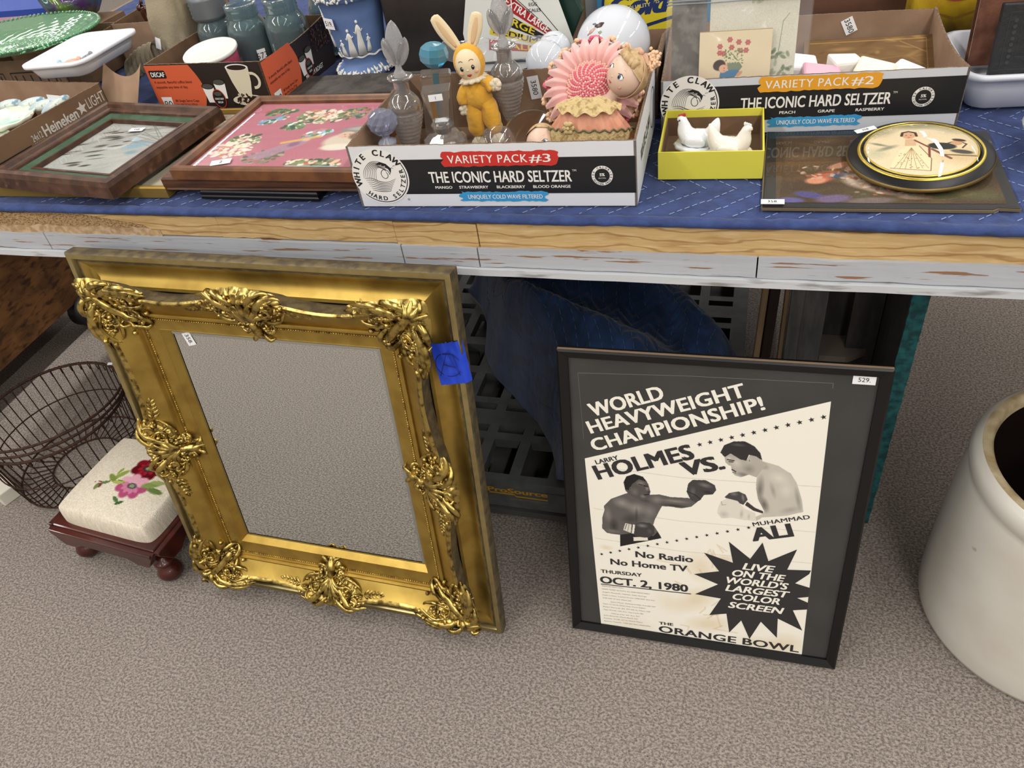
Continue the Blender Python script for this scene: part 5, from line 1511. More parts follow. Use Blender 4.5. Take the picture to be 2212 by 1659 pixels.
t = thing('amber_scent_bottle', 'squat clear scent bottle with a tall square stopper tinted amber', 'bottle', (-.466, 1.075, IN), (0, 0, .25))
b = MB(); b.lathe([(0, 0), (.032, 0), (.034, .004), (.034, .054), (.024, .062), (.012, .064), (.012, .070), (.0185, .075), (.0165, .079), (.007, .079), (.007, .060), (.022, .054), (.029, .046), (.029, .010), (0, .010)], 8, sm=False); b.build('faceted_body', clear, t)
b = MB(); b.hexa([(-.012, -.010, .083), (.012, -.010, .083), (.012, .010, .083), (-.012, .010, .083)], [(-.0215, -.016, .132), (.0215, -.016, .132), (.0215, .016, .132), (-.0215, .016, .132)]); b.build('square_stopper', clear, t, bevel=.001)
MB().lathe([(0, .062), (.0065, .062), (.0065, .0828), (0, .0828)], 16).build('plug', frost, t)
MB().bx((-.008, 0, .102), (.007, .006, .028)).build('amber_core', mat('amber_fill', 'd9952c', .3, trans=.3), t)
price_tag(t, '1', T(0, -.0172, .124, PI / 2), .021, .010)

t = thing('glass_dome', 'small clear glass dome lying in front of the rabbit doll', 'glass dome', (-.372, 1.050, IN + .0), (0, 0, 0))
b = MB(); b.lathe([(.0295, 0), (.0295, .050), (.027, .064), (.020, .075), (.010, .081), (0, .083)], 40); b.build('bell', pane_mat('thin_glass', refl=1.9, haze=.03), t)
b = MB(); b.lathe([(0, -.001), (.0295, -.001), (.0305, .002), (.0295, .004)], 40); b.build('base_ring', clear, t)
t = MB().lathe([(0, 0), (.022, .0), (.036, .012), (.040, .020), (.037, .020), (.020, .006), (0, .005)], 40, fn=lambda a, z: 1 + .03 * math.sin(a * 20)).build('amber_dish', ambergl, None, (-.340, 1.120, IN + .030), (.5, 0, 0))
tag(t, 'small ribbed amber glass dish beside the glass dome', 'dish')

# ---- rabbit doll
cream = mat('cream_felt', 'e5d3ad', .95, bump=.3, bscale=200, sheen=.3)
facem = mat('painted_cloth_face', 'ecd9b4', .7)
yfelt = mat('yellow_felt', 'dfa738', .95, bump=.6, bscale=150, sheen=.3)
tulle = mat('cream_tulle', 'dccfb5', .95, bump=1, bscale=160, sheen=.3)
rd = thing('rabbit_doll', 'old cloth doll in a yellow rabbit suit with cream ears', 'doll', (-.424, 1.165, IN + .002), (-.05, -.13, .12))
rd.scale = (.88, .88, .88)
b = MB()
b.tube([(0, 0, .070), (0, -.002, .085), (0, 0, .105), (0, .002, .118), (0, .002, .124)], [.020, .026, .022, .014, .008], 16, flat=.8, nrm=(0, 1, 0))
for s_ in (-1, 1):
    b.tube(spline([(s_ * .010, 0, .088), (s_ * .014, -.006, .060), (s_ * .017, -.008, .036), (s_ * .017, -.010, .022)], 12), list(np.interp(np.linspace(0, 1, 12), [0, .3, .7, 1], [.014, .0175, .0155, .009])), 14)
for s_, pts in ((-1, [(-.014, 0, .113), (-.026, -.004, .100), (-.029, -.006, .084)]), (1, [(.012, 0, .113), (.026, -.006, .112), (.034, -.012, .100)])):
    b.tube(spline(pts, 9), [.008, .010, .011, .0115, .012, .012, .012, .011, .010], 12)
for i, v in enumerate(b.v):
    n_ = mnoise.noise((v[0] * 90, v[1] * 90, v[2] * 90)); n2_ = mnoise.noise((v[0] * 40, v[1] * 120, v[2] * 200)); b.v[i] = (v[0] + .0022 * n_, v[1] + .0026 * n_ + .0022 * n2_, v[2] + .001 * n_)
b.build('yellow_suit', yfelt, rd)
for nm, c_, r_ in (('hand', (-.030, -.008, .074), .009), ('hand', (.040, -.014, .108), .010), ('foot', (-.019, -.014, .010), .012), ('foot', (.019, -.016, .008), .013)):
    b = MB()
    for q in range(5):
        a = q * 1.3; b.tube(spline([c_, (c_[0] + r_ * .7 * math.cos(a), c_[1] - r_ * .3, c_[2] + r_ * .7 * math.sin(a)), (c_[0] + r_ * 1.1 * math.cos(a + .4), c_[1] - r_ * .2, c_[2] + r_ * 1.1 * math.sin(a + .4))], 6), [.004, .0055, .0055, .005, .003, .001], 7)
    b.ell(c_, (r_, r_ * .8, r_ * 1.1), 0, 14, 8, fn=lambda a, p_: 1 + .12 * math.sin(a * 5))
    b.build(nm, tulle, rd)
b = MB()
b.lathe([(.008, .116), (.018, .118), (.026, .122), (.020, .126), (.008, .127)], 60, fn=lambda a, z: 1 + .14 * math.sin(a * 11)); b.build('ruff_collar', tulle, rd)
hd = MB(); hd.ell((0, 0, .152), (.0288, .0205, .0325), 0, 28, 18); hd.build('yellow_hood', yfelt, rd)
fcz = Vector((0, -.0038, .1515))
b = MB(); b.ell(fcz, (.0250, .0206, .0290), 0, 28, 18); b.build('face', facem, rd)


def onface(c_, r_, lon, lat, k=1.0):
    a = lon; return Vector((c_[0] + r_[0] * k * math.cos(lat) * math.sin(a), c_[1] - r_[1] * k * math.cos(lat) * math.cos(a), c_[2] + r_[2] * k * math.sin(lat)))


FR = (.0250, .0206, .0290)
for s_ in (-1, 1):
    e_ = MB(); p_ = onface(fcz, FR, s_ * .42, -.12); e_.ell(p_, (.0032, .0012, .0042), 0, 10, 6); eo = e_.build('eye', BLACK_INK, rd)
    h_ = MB(); h_.ell(p_ + Vector((.001, -.0012, .0012)), (.0009, .0004, .0011), 0, 6, 4); h_.build('eye_glint', PAPER, eo)
    b = MB(); b.tube([onface(fcz, FR, s_ * (.42 + d_), .22 + .12 * math.cos(d_ * 6), 1.005) for d_ in (-.18, -.09, 0, .09, .18)], .0006, 5); b.build('eyebrow', mat('brown_thread', '8a5434', .8), rd)
    c_ = MB(); c_.ell(onface(fcz, FR, s_ * .62, -.42, .975), (.005, .0022, .004), 0, 10, 6); c_.build('cheek', mat('pink_cheek', 'e6b596', .8), rd)
b = MB(); b.ell(onface(fcz, FR, .0, -.60), (.0045, .0012, .0022), 0, 10, 6); b.ell(onface(fcz, FR, .0, -.66), (.003, .0012, .0018), 0, 10, 6); b.build('mouth', mat('red_mouth', 'b5322a', .7), rd)
b = MB(); b.ell(onface(fcz, FR, 0, -.25, 1.0), (.002, .0014, .0015), 0, 8, 5); b.build('nose', facem, rd)
for s_, tip, wd_ in ((-1, (-.042, .004, .238), .0125), (1, (.036, .004, .228), .0125)):
    base = Vector((s_ * .013, 0, .178)); tp_ = Vector(tip); mid = (base + tp_) / 2 + Vector((s_ * .002, 0, .002))
    P_ = spline([base, mid, tp_], 14)
    b = MB(); b.tube(P_, [wd_ * (.42 + .58 * math.sin(PI * min(1, .10 + .80 * i / 13))) if i < 13 else .003 for i in range(14)], 12, flat=.28, nrm=(0, 1, 0))
    eo = b.build('ear', cream, rd)
    b = MB(); b.tube([p_ + Vector((0, -.0026, 0)) for p_ in P_[1:12]], [wd_ * .5 * math.sin(PI * (.1 + .8 * i / 10)) for i in range(11)], 8, flat=.2, nrm=(0, 1, 0)); b.build('inner_ear', mat('inner_ear_cloth', 'd9b78c', .9), eo)

# ---- pink ribbon pincushion and the two half dolls
satin = mat('pink_satin', 'e6b0aa', .35, sheen=.5, bump=.1, bscale=50)
pinkw = mat('pink_wool', 'e07f90', .95, col2='eeb39c', nscale=90, fac=(.45, .55), bump=.6, bscale=300)
peachw = mat('peach_crochet', 'ecc3a0', .95, bump=.6, bscale=300)
pc = thing('ribbon_pincushion', 'round pink satin ribbon and crochet pincushion in the carton', 'pincushion', (-.244, 1.150, .940), (.90, -.10, .06))
pc.scale = (1.08, 1.08, 1.08)
b = MB(); b.lathe([(0, -.012), (.062, -.012), (.066, -.004), (.050, .004), (.030, .010), (0, .016)], 48); b.build('cushion_base', peachw, pc)
for k in range(26):
    a = 2 * PI * k / 26
    def pl(u, v):
        r_ = .026 + .044 * u; w_ = (.0026 + .0052 * math.sin(PI * min(1, u * .92 + .08))) * (v - .5) * 2
        return (r_ * math.cos(a) - w_ * math.sin(a), r_ * math.sin(a) + w_ * math.cos(a), .010 + .010 * math.sin(PI * u) + .0095 * (1 - abs(2 * v - 1)) * math.sin(PI * (.15 + .8 * u)) - .006 * u)
    b = MB(); b.grid(pl, 10, 7); b.build('ribbon_pleat', satin, pc)
b = MB(); r_ = random.Random(5)
for i in range(330):
    q = math.sqrt(i / 330) * .033; a = i * 2.39996
    b.ell((q * math.cos(a), q * math.sin(a), .019 + .010 * (1 - (q / .033) ** 2)), (.0022, .0022, .0022), i % 2 if q < .028 else 1, 6, 4)
o = b.build('crochet_centre', [mat('rose_wool', 'dd6f86', .95), mat('blush_wool', 'eeb6a8', .95)], pc); o['kind'] = 'stuff'
b = MB()
for i in range(230):
    a = 2 * PI * i / 230; q = .068 + .004 * math.sin(a * 18) + r_.uniform(-.002, .002); mi_ = 0 if math.sin(a * 5) > .45 else 1
    b.ell((q * math.cos(a), q * math.sin(a), -.001 + r_.uniform(-.003, .004)), (.0034, .0034, .0030), mi_, 6, 4)
o = b.build('crochet_edging', [mat('rose_wool', 'dd6f86', .95), peachw], pc); o['kind'] = 'stuff'

skin = mat('bisque_skin', 'dfc0ab', .35, sss=.15)
blond = mat('moulded_blond_hair', 'c9ad82', .5, col2='b59566', nscale=120, bump=.6, bscale=120)
lace = mat('ecru_lace', 'd0b886', .95, col2='a88f5e', nscale=130, fac=(.5, .62), bump=1, bscale=260)
peach = mat('peach_silk', 'dd9c7c', .45, col2='c98566', nscale=40, sheen=.4)


def doll_face(parent, c_, R_, lon0=0.0, lat0=0.0, k=1.0, rot=None):
    """eyes, brows, nose, mouth and cheeks on an ellipsoid head"""
    Q = rot or Matrix.Identity(3)
    def P_(lon, lat, kk=1.0): return Vector(c_) + Q @ (onface((0, 0, 0), R_, lon + lon0, lat + lat0, kk))
    d = {'w': mat('eye_white', 'eae6e2', .2), 'b': mat('blue_iris', '3f5f7d', .2), 'p': mat('pupil', '17171a', .15), 'l': mat('red_lip', 'c0433c', .4), 'br': mat('brow_brown', '7a5238', .7), 'ch': mat('rouge', 'dd9a86', .6)}
    s = R_[0]
    for g_ in (-1, 1):
        q = MB(); p0 = P_(g_ * .40, -.02, .985); q.ell(p0, (s * .20, s * .08, s * .15), 0, 12, 7); eo = q.build('eye', d['w'], parent)
        q = MB(); q.ell(P_(g_ * .40 - .04, -.02, 1.03), (s * .12, s * .05, s * .125), 0, 12, 7); q.build('iris', d['b'], eo)
        q = MB(); q.ell(P_(g_ * .40 - .05, -.02, 1.065), (s * .06, s * .03, s * .065), 0, 10, 6); q.build('pupil', d['p'], eo)
        q = MB(); q.tube([P_(g_ * .40 + dd, .13 - abs(dd) * .4, 1.02) for dd in (-.18, -.08, 0, .08, .18)], s * .025, 5); q.build('eyelid', d['p'], eo)
        q = MB(); q.tube([P_(g_ * .42 + dd, .36 - abs(dd) * .3, 1.01) for dd in (-.16, -.06, .06, .16)], s * .018, 5); q.build('eyebrow', d['br'], parent)
        q = MB(); q.ell(P_(g_ * .62, -.42, .965), (s * .16, s * .06, s * .13), 0, 10, 6); q.build('cheek', d['ch'], parent)
    q = MB(); q.ell(P_(0, -.26, 1.0), (s * .075, s * .08, s * .07), 0, 10, 6); q.build('nose', skin, parent)
    q = MB(); q.ell(P_(-.06, -.52, 1.01), (s * .10, s * .05, s * .06), 0, 8, 5); q.ell(P_(.06, -.52, 1.01), (s * .10, s * .05, s * .06), 0, 8, 5); q.ell(P_(0, -.60, 1.01), (s * .10, s * .05, s * .05), 0, 8, 5); q.build('mouth', d['l'], parent)


def doll(name, label, loc, rot, gown):
    t = thing(name, label, 'doll', loc, rot)
    R0 = (.0285, .0265, .031)
    b = MB()
    b.tube(spline([(0, .002, -.048), (0, 0, -.040), (0, 0, -.034), (0, 0, -.026)], 8), [.020, .016, .010, .0095, .010, .010, .012, .014], 16, flat=.8, nrm=(0, 1, 0))
    b.ell((0, 0, 0), R0, 0, 30, 20, fn=lambda a, p_: 1 + .05 * math.cos(p_ + .5) * max(0, -math.sin(a)) * 1)
    b.build('head', skin, t)
    b = MB()
    def hr(u, v):
        a = PI * (-.02 + 1.04 * u); lat = -.75 + (PI / 2 + .75) * v
        # hair wraps the back and the crown, with a fringe over the forehead
        q_ = 0 if gown else .25; a2 = a if lat < .25 + q_ else a * (1 + (lat - .25 - q_) * 1.7) - PI * .5 * (lat - .25 - q_) * 1.7
        k = 1.09 + .02 * math.sin(a * 9 + v * 7)
        return (R0[0] * k * math.cos(lat) * math.cos(a2), R0[1] * k * math.cos(lat) * math.sin(a2), R0[2] * k * math.sin(lat))
    b.grid(hr, 34, 20)
    for i in range(7 if gown else 0):
        a = -.95 + i * .27
        b.tube([onface((0, 0, 0), R0, a * .9, .95, 1.06), onface((0, 0, 0), R0, a * 1.0, .62 - .05 * abs(a), 1.05)], [.0075, .003], 8)
    b.build('blond_hair', blond, t)
    doll_face(t, (0, 0, 0), R0, 0, 0)
    return t


big = doll('bonnet_doll', 'blond half doll with a bonnet ribbon and a peach silk dress', (-.186, 1.118, .9735), (-.50, .42, -.85), True)
b = MB(); b.tube([Vector((.0315 * math.cos(a), -.002 + .01 * math.sin(a * 2) * 0, .034 * math.sin(a))) for a in [i * 2 * PI / 40 for i in range(40)]], .0016, 6, closed=True, flat=.5)
b.build('bonnet_ribbon', mat('tan_ribbon', 'c9a184', .5), big)
b = MB()
for s_ in (-1, 1):
    b.grid(lambda u, v: (s_ * (.001 + .018 * u), .004 - .006 * v + .004 * u, .0345 + .006 * math.sin(PI * v) * math.sin(PI * (.1 + .9 * u)) - .005 * u), 10, 6)
b.ell((0, -.002, .036), (.004, .004, .004), 0, 8, 5); b.build('ribbon_bow', mat('tan_ribbon', 'c9a184', .5), big)

b = MB(); r_ = random.Random(21)
for i in range(130):
    a = r_.uniform(0, 2 * PI); q = math.sqrt(r_.uniform(0, 1)) * .0135 * (1 + .15 * math.sin(a * 6)); b.ell((.014 + q * math.cos(a), .008 + r_.uniform(-.003, .003), .036 + q * math.sin(a)), .0026, 0, 6, 4)
b.build('crochet_flower', peachw, big)['kind'] = 'stuff'

# peach dress, laid in front of the doll as one gathered pad with lace
dr = thing('doll_dress', 'peach silk and ecru lace doll dress spread below the bonnet doll', 'doll dress', (-.235, 1.066, .900), (.0, 0, -.05))
dr.scale = (.92, .90, 1.05)
def gown(u, v):
    a = PI * (1.02 * u - .01); r_ = .030 + .052 * v ** .9
    k = 1 + .035 * math.sin(u * 60) * (1 - .4 * v)
    return (-r_ * math.cos(a) * k * .92, -.012 - r_ * math.sin(a) * .55 * k + .02, .052 - .050 * v + .008 * math.sin(PI * u))
b = MB(); b.grid(gown, 130, 12); b.build('peach_skirt', peach, dr)
def lc(u, v):
    a = PI * (1.04 * u - .02); r_ = .073 + .013 * v
    k = 1 + .02 * math.sin(u * 40)
    return (-r_ * math.cos(a) * k * .95, .006 - r_ * math.sin(a) * .60 * k, .014 - .052 * v + .012 * math.sin(PI * u) + .002 * math.sin(u * 90))
b = MB(); b.grid(lc, 150, 10); b.build('lace_flounce', lace, dr)
def cl(u, v):
    a = PI * (1.1 * u - .05); r_ = .012 + .028 * v
    return (-r_ * 1.3 * math.cos(a), .002 - r_ * math.sin(a) * .8, .062 - .016 * v + .003 * math.sin(u * 40) * v)
b = MB(); b.grid(cl, 90, 6); b.build('lace_collar', lace, dr)
b = MB(); b.tube([Vector(lc(i / 60, 0)) + Vector((0, -.001, .001)) for i in range(61)], .0014, 5); b.build('green_braid', mat('grey_green_braid', '6d6a4c', .8), dr)
b = MB()
for k in range(6):
    a = k * PI / 3; b.ell((-.024 + .006 * math.cos(a), -.036, .030 + .006 * math.sin(a)), (.005, .003, .004), 0, 8, 5)
b.ell((-.024, -.038, .030), .003, 0, 8, 5); b.build('lace_rosette', lace, dr)
small = doll('small_doll', 'smaller pale doll peeping over the carton edge below the ribbon pincushion', (-.306, 1.062, .896), (-.45, -.30, .10), False)
small.scale = (.86, .86, .86)

# ---- milk glass globe in the plain carton behind
bx3 = thing('plain_carton', 'plain brown carton behind the bottles holding a white glass globe', 'carton', (-.316, 1.264, TZ), (0, 0, .02))
tray_box(bx3, .152, .235, .095, [kraft, kraft, flute], Hb=.066, tops={4: lambda u: .095 - .027 * max(0, u - .5) * 2, 3: lambda u: .068 + .027 * min(1, u * 2)})
gl = thing('glass_globe', 'white milk glass lamp globe painted with a small bird', 'lamp globe', (-.252, 1.374, TZ + .004), (0, 0, 0))
GRr = .0635
MB().lathe([(.030, 0), (.030, .012)] + [(GRr * math.sin(a), .012 + GRr + .005 - GRr * math.cos(a) * 1.0) for a in [.5 + (PI - .5) * i / 30 for i in range(31)]], 56).build('globe', mat('globe_milk_glass', 'd9dee6', .06, coat=.8), gl)
def gp_(lon, lat, k=1.003): return Vector((GRr * k * math.cos(lat) * math.sin(lon), -GRr * k * math.cos(lat) * math.cos(lon), .017 + GRr + GRr * k * math.sin(lat)))
for nm, c_, pts, w_ in (('bird_body', '4a3a34', [(-.52, .78), (-.40, .80), (-.28, .84), (-.16, .90)], [.001, .004, .0045, .001]), ('bird_tail', 'c9a08c', [(-.46, .74), (-.58, .64), (-.68, .52)], [.0015, .0035, .001]), ('leaf_print', '8fa37c', [(-.30, .64), (-.24, .64), (-.18, .66)], [.001, .003, .001]), ('leaf_print', '9fb38c', [(-.26, .52), (-.20, .50), (-.14, .50)], [.001, .0035, .001]), ('bird_wing', '6a7078', [(-.66, .82), (-.56, .84), (-.46, .82)], [.001, .002, .001])):
    b = MB(); b.tube([gp_(*q) for q in pts], w_ + [w_[-1]] * (len(pts) - len(w_)), 8, flat=.15, nrm=gp_(*pts[1]) - Vector((0, 0, .017 + GRr))); b.build(nm, mat(nm + c_, c_, .3), gl)
for i, (x_, y_, r_) in enumerate(((-.356, 1.305, .034), (-.356, 1.372, .030))):
    g_ = MB(); g_.ell((0, 0, r_), (r_, r_, r_), 0, 26, 16)
    tag(g_.build('white_glass_ball', mat('globe_milk_glass'), None, (x_, y_, TZ + .004 + .048)), ['small white glass ball nearest the carton wall', 'small white glass ball beside the painted globe'][i], 'glass ball')
    q = MB().box(-.03, .03, -.025, .025, 0, .046).build('small_carton', kraft, None, (x_, y_, TZ + .0035)); tag(q, ['plain small carton under the nearer white ball', 'plain small carton under the farther white ball'][i], 'box')

# ---- egg grading scale
sc = thing('egg_scale', 'green egg grading scale with a white dial striped red, black and yellow', 'scale', (-.482, 1.435, TZ), (0, 0, .04))
grn = mat('dark_green_enamel', '15332a', .35)
def gb(u, v):
    a = -.6 + u * 2.2
    return (.03 + .13 * math.sin(a) * (.9), .0 + .045 * v, .02 + .16 * max(0, math.cos(a - .4)))
b = MB(); b.prism([(-.04, 0), (.12, 0), (.135, .06), (.165, .12), (.14, .17), (.10, .20), (.02, .21), (-.04, .20)], .004, .03, 0, T(0, .035, 0, PI / 2)); b.build('green_body', grn, sc, bevel=.003)
b = MB(); b.box(-.05, .12, -.025, .06, 0, .012); b.build('base', grn, sc, bevel=.002)
dialM = T(0, -.012, 0, PI / 2)
dl = MB(); dl.prism([(-.05, .010), (.155, .052), (.115, .185), (.10, .21), (-.03, .21), (-.058, .10)], 0, .0012, 0, dialM); dl.build('dial_plate', mat('dial_white', 'dedfd8', .4), sc)
p = Print(dialM @ T(0, 0, .0013), .0002)
O_ = (.152, .054)
def ray(a, r_): return (O_[0] + r_ * math.cos(math.radians(a)), O_[1] + r_ * math.sin(math.radians(a)))
def wedge(a0, a1, r0_, r1_, mi, ly=1): p.shape([ray(a0, r0_), ray(a0, r1_), ray(a1, r1_), ray(a1, r0_)], mi, ly)
def wtext(s_, a, r0_, r1_, h, mi): 
    x_, y_ = ray(a, r1_); p.text(s_, x_, y_, h, mi, width=r1_ - r0_, ang=math.radians(a - 180), bold=.02, layer=3)
for a0, a1, c_ in ((136.5, 145.5, 0), (148, 156, 1), (158.5, 165, 2), (168, 175, 0)):
    wedge(a0, a1, .012, .168, 1, 1) if False else None
    wedge(a0, a1, .014, .165, c_, 2)
wtext('EXTRA LARGE', 143.2, .065, .155, .0125, 3); wtext('LARGE', 154.2, .085, .158, .012, 2); wtext('MEDIUM', 163.8, .075, .158, .010, 1); wtext('SMALL', 173.6, .080, .155, .010, 2)
for a in (135.5, 127): p.line([ray(a, .01), ray(a, .2)], .0012, 1, 2)
for i, (s_, y_) in enumerate((('OAKES MFG CO', .192), ("WORLD'S", .170), ('LARGEST MFG.', .160), ('OF', .150), ('EGG', .140), ('SCALES', .130))):
    p.text(s_, .080, y_, .0055 if i else .006, 0 if i == 0 else 1, bold=.01, align='c', layer=3)
p.text('LEVELING DEVICE', .025, .170, .004, 1, ang=-.85, layer=3); p.text('18-', -.052, .075, .008, 1, layer=3); p.text('80', -.01, .192, .008, 1, ang=-.5, layer=3)
p.build('dial_print', [mat('dial_red', 'a8262a', .4), BLACK_INK, mat('dial_yellow', 'e0c62a', .4), WHITE_INK], sc)
b = MB(); b.tube([(-.05, -.018, .045), (.152, -.018, .052), (.160, -.018, .049)], [.0015, .006, .004], 8, flat=.3, nrm=(0, 1, 0)); b.tube([(.150, -.024, .054), (.150, -.010, .054)], .006, 12)
b.build('pointer', mat('grey_steel', '9a9a9a', .35, .8), sc)

# clear plastic bag over the carton
def pb(u, v): return (-.10 + .20 * u, .06 * v, .045 * math.sin(PI * (.15 + .7 * v)) + .006 * mnoise.noise((u * 9, v * 6, 0)) + .003 * mnoise.noise((u * 30, v * 30, 0)))
b = MB(); b.grid(pb, 40, 20); o = b.build('plastic_bag', pane_mat('bag_film', refl=1.35, rough=.12, haze=.10), None, (-.43, 1.262, TZ + .085))
tag(o, 'crumpled clear plastic bag behind the rabbit doll', 'plastic bag')

# ---- round yellow advertising sign on blue
sg = thing('advertising_sign', 'blue metal sign with a yellow disc and a navy script word', 'sign', (-.315, 1.56, TZ), (-.06, 0, .02))
MB().box(0, .265, 0, .006, 0, .16).build('blue_plate', mat('sign_blue', '3f7ea3', .35), sg)
p = Print(T(0, -.0003, 0, PI / 2), .00025)
p.circle(.085, .090, .076, 1, 1, 60); p.circle(.085, .090, .071, 0, 2, 60)
p.text('Gold', .025, .068, .036, 1, width=.118, shear=.4, bold=.05, layer=3, ang=.08)
p.line([(.035, .048), (.09, .052), (.145, .066)], .006, 1, 3); p.text('QUALITY', .060, .082, .0065, 2, width=.042, bold=.01, layer=5, ang=.12); p.text('IS', .112, .091, .007, 2, layer=5, ang=.12)
p.line([(.03, .135), (.06, .142)], .01, 1, 3); p.line([(.12, .142), (.14, .130)], .008, 1, 3)
p.build('sign_print', [mat('sign_yellow', 'd6c22c', .4), mat('sign_navy', '1d2f5f', .4), mat('sign_cream', 'd9c98a', .5)], sg)

# ---- zip bag of old cards
film = pane_mat('zip_bag_film', refl=1.32, rough=.12, haze=.07)
zb = thing('zip_bag', 'clear zip bag of old greeting cards in the orange striped carton', 'plastic bag', (-.1405, 1.214, TZ + .004), (-.02, 0, .05))
def zf(yo):
    def fn(u, v):
        n_ = mnoise.noise((u * 8, v * 8, yo * 40)) * .004 + mnoise.noise((u * 26, v * 22, yo)) * .0018
        return (-.002 + .205 * u - .008 * (1 - v) * (u < .01), yo + n_ * (.3 + .7 * v) + .028 * v, .205 * v)
    return fn
b = MB(); b.grid(zf(-.004), 50, 50); b.build('front_film', film, zb)
b = MB(); b.grid(zf(.016), 24, 24); b.build('rear_film', film, zb)
zs = MB()
for v_ in (.885, .905, .945):
    zs.tube([Vector(zf(-.006)(u_ / 20, v_)) for u_ in range(21)], .0011, 5)
zs.build('zip_seal', mat('seal_plastic', 'b9c4cc', .3, trans=.5), zb)
ba = MB(); ba.box(.004, .055, .010, .012, .02, .190, 0, T(0, .0, 0, -.13)); ba.build('grey_card', mat('old_grey_card', '7d7a74', .9, col2='5f5a55', nscale=60), zb)
k1 = Paint(.125, .135, 200, 'dad6c4')
k1.blob(.03, .12, .06, .03, 'e6e2d4', .7, 0, .9); R_ = random.Random(8)
for i in range(26): k1.blob(R_.uniform(.085, .12), R_.uniform(.0, .05), .006, .003, R_.choice(['6a7a58', '8c9a78', '55664a']), .6, R_.uniform(0, 3), .4)
k1.stroke([(.10, .04), (.104, .09), (.112, .10)], .0012, '7d8a6c', .7); k1.stroke([(.06, .118), (.066, .128)], .004, 'a5ab88', .7); k1.blob(.07, .12, .008, .005, 'a5ab88', .8, .5); k1.speck(4, 2, 2)
k1.build('old_card', PRINTED, zb, T(.060, .016, .058, PI / 2 - .12))
k2 = Paint(.104, .072, 330, 'e3d2b0')
for x_, y_ in ((.030, .050), (.044, .059), (.057, .055), (.070, .054), (.047, .048), (.036, .040), (.060, .043), (.068, .043), (.030, .041)):
    k2.flower(x_, y_, .0045, 'b8585a', 'd98a80', 6)
for i in range(60): k2.blob(R_.uniform(.034, .064) , R_.uniform(.024, .046), .002, .001, R_.choice(['4f7040', '6b8a55', '88a070']), .8, R_.uniform(0, 3), .3)
k2.poly([(.042, .026), (.060, .026), (.064, .020), (.058, .012), (.046, .012), (.041, .020)], '7d8a70'); k2.poly([(.030, -.001), (.052, -.001), (.054, .006), (.060, .012), (.058, .016), (.046, .016), (.032, .013)], '4d80a8'); k2.blob(.035, .020, .0085, .0085, 'e0a684', 1, 0, .2); k2.blob(.030, .0235, .010, .0085, '3a2420', 1, .3, .2); k2.blob(.036, .0185, .007, .0065, 'e6b393', 1, 0, .2); k2.blob(.0375, .019, .0008, .0010, '3a2420', 1); k2.blob(.0375, .0155, .0014, .0007, 'c05a4a', 1); k2.blob(.060, .010, .006, .003, 'd9a07c', 1, .7, .2)
k2.stroke([(.0, .0715), (.104, .0715)], .001, 'a98f66'); k2.speck(2, 2, 1)
k2.build('child_card', PRINTED, zb, T(.046, .009, .070, PI / 2 - .12), label='cream card with a child carrying a pot of red flowers')
nt_ = MB(); nt_.prism([(.108, .160), (.122, .147), (.130, .146), (.142, .155), (.180, .166), (.184, .170), (.182, .192), (.165, .188), (.112, .178), (.107, .172)], 0, .0006, 0, T(0, .018, 0, PI / 2 - .14)); nt_.build('paper_note', mat('note_paper', 'eef0f6', .7), zb)
p = Print(T(0, .0165, 0, PI / 2 - .14)); p.text('Pa x', .113, .170, .005, 0); p.text('Pocket', .135, .174, .006, 0, ang=.1); p.text('35', .118, .156, .006, 0, ang=.2); p.text('8.', .126, .160, .006, 1, bold=.02)
p.build('handwriting', [mat('blue_pen', '6a6f9a', .7), BLACK_INK], zb)

# ---- things in the orange carton
bkp = Paint(.20, .085, 240, '6f5434')
for i in range(40): bkp.blob(R_.uniform(0, .2), R_.uniform(0, .085), R_.uniform(.005, .03), R_.uniform(.002, .006), R_.choice(['8a6a42', '5c4429', 'a08050', '7d6038']), .6, R_.uniform(-.5, .5), .7)
bkp.stroke([(.02, .03), (.05, .045), (.09, .05), (.12, .04), (.16, .045), (.19, .02)], .003, '94764a', .35); bkp.stroke([(.01, .079), (.19, .079)], .0016, 'b08c54', .8); bkp.stroke([(.19, .079), (.19, .01)], .0014, 'b08c54', .8); bkp.stroke([(.15, .075), (.19, .05)], .0014, 'b08c54', .7)
ob = thing('brown_album', 'old brown embossed album leaning inside the orange striped carton', 'book', (.066, 1.375, TZ + .010), (-1.08, 0, .05))
MB().box(0, .20, 0, .016, 0, .088).build('cover', mat('brown_leather', '5c4429', .6), ob, bevel=.001)
bkp.build('embossed_front', PRINTED, ob, T(0, -.0006, .001, PI / 2))
pws = [('white_card_box', 'white square card box near the zip bag', (.055, 1.300), .10, (.05, .05), 'e9e9ea', .072), ('pink_card_box', 'small pink card box in the orange striped carton', (.085, 1.262), .05, (.055, .04), 'dba0b4', .071),
       ('trinket_box', 'folded white paper standing behind the pink card box', (.120, 1.300), .5, (.05, .03), 'e6e4de', .074), ('trinket_box', 'pale cream china trinket box at the middle of the orange striped carton', (.160, 1.270), -.3, (.055, .045), 'e3dcc6', .071), ('trinket_box', 'white china box beside the cream one', (.205, 1.275), -.6, (.045, .04), 'e9e9e6', .064)]
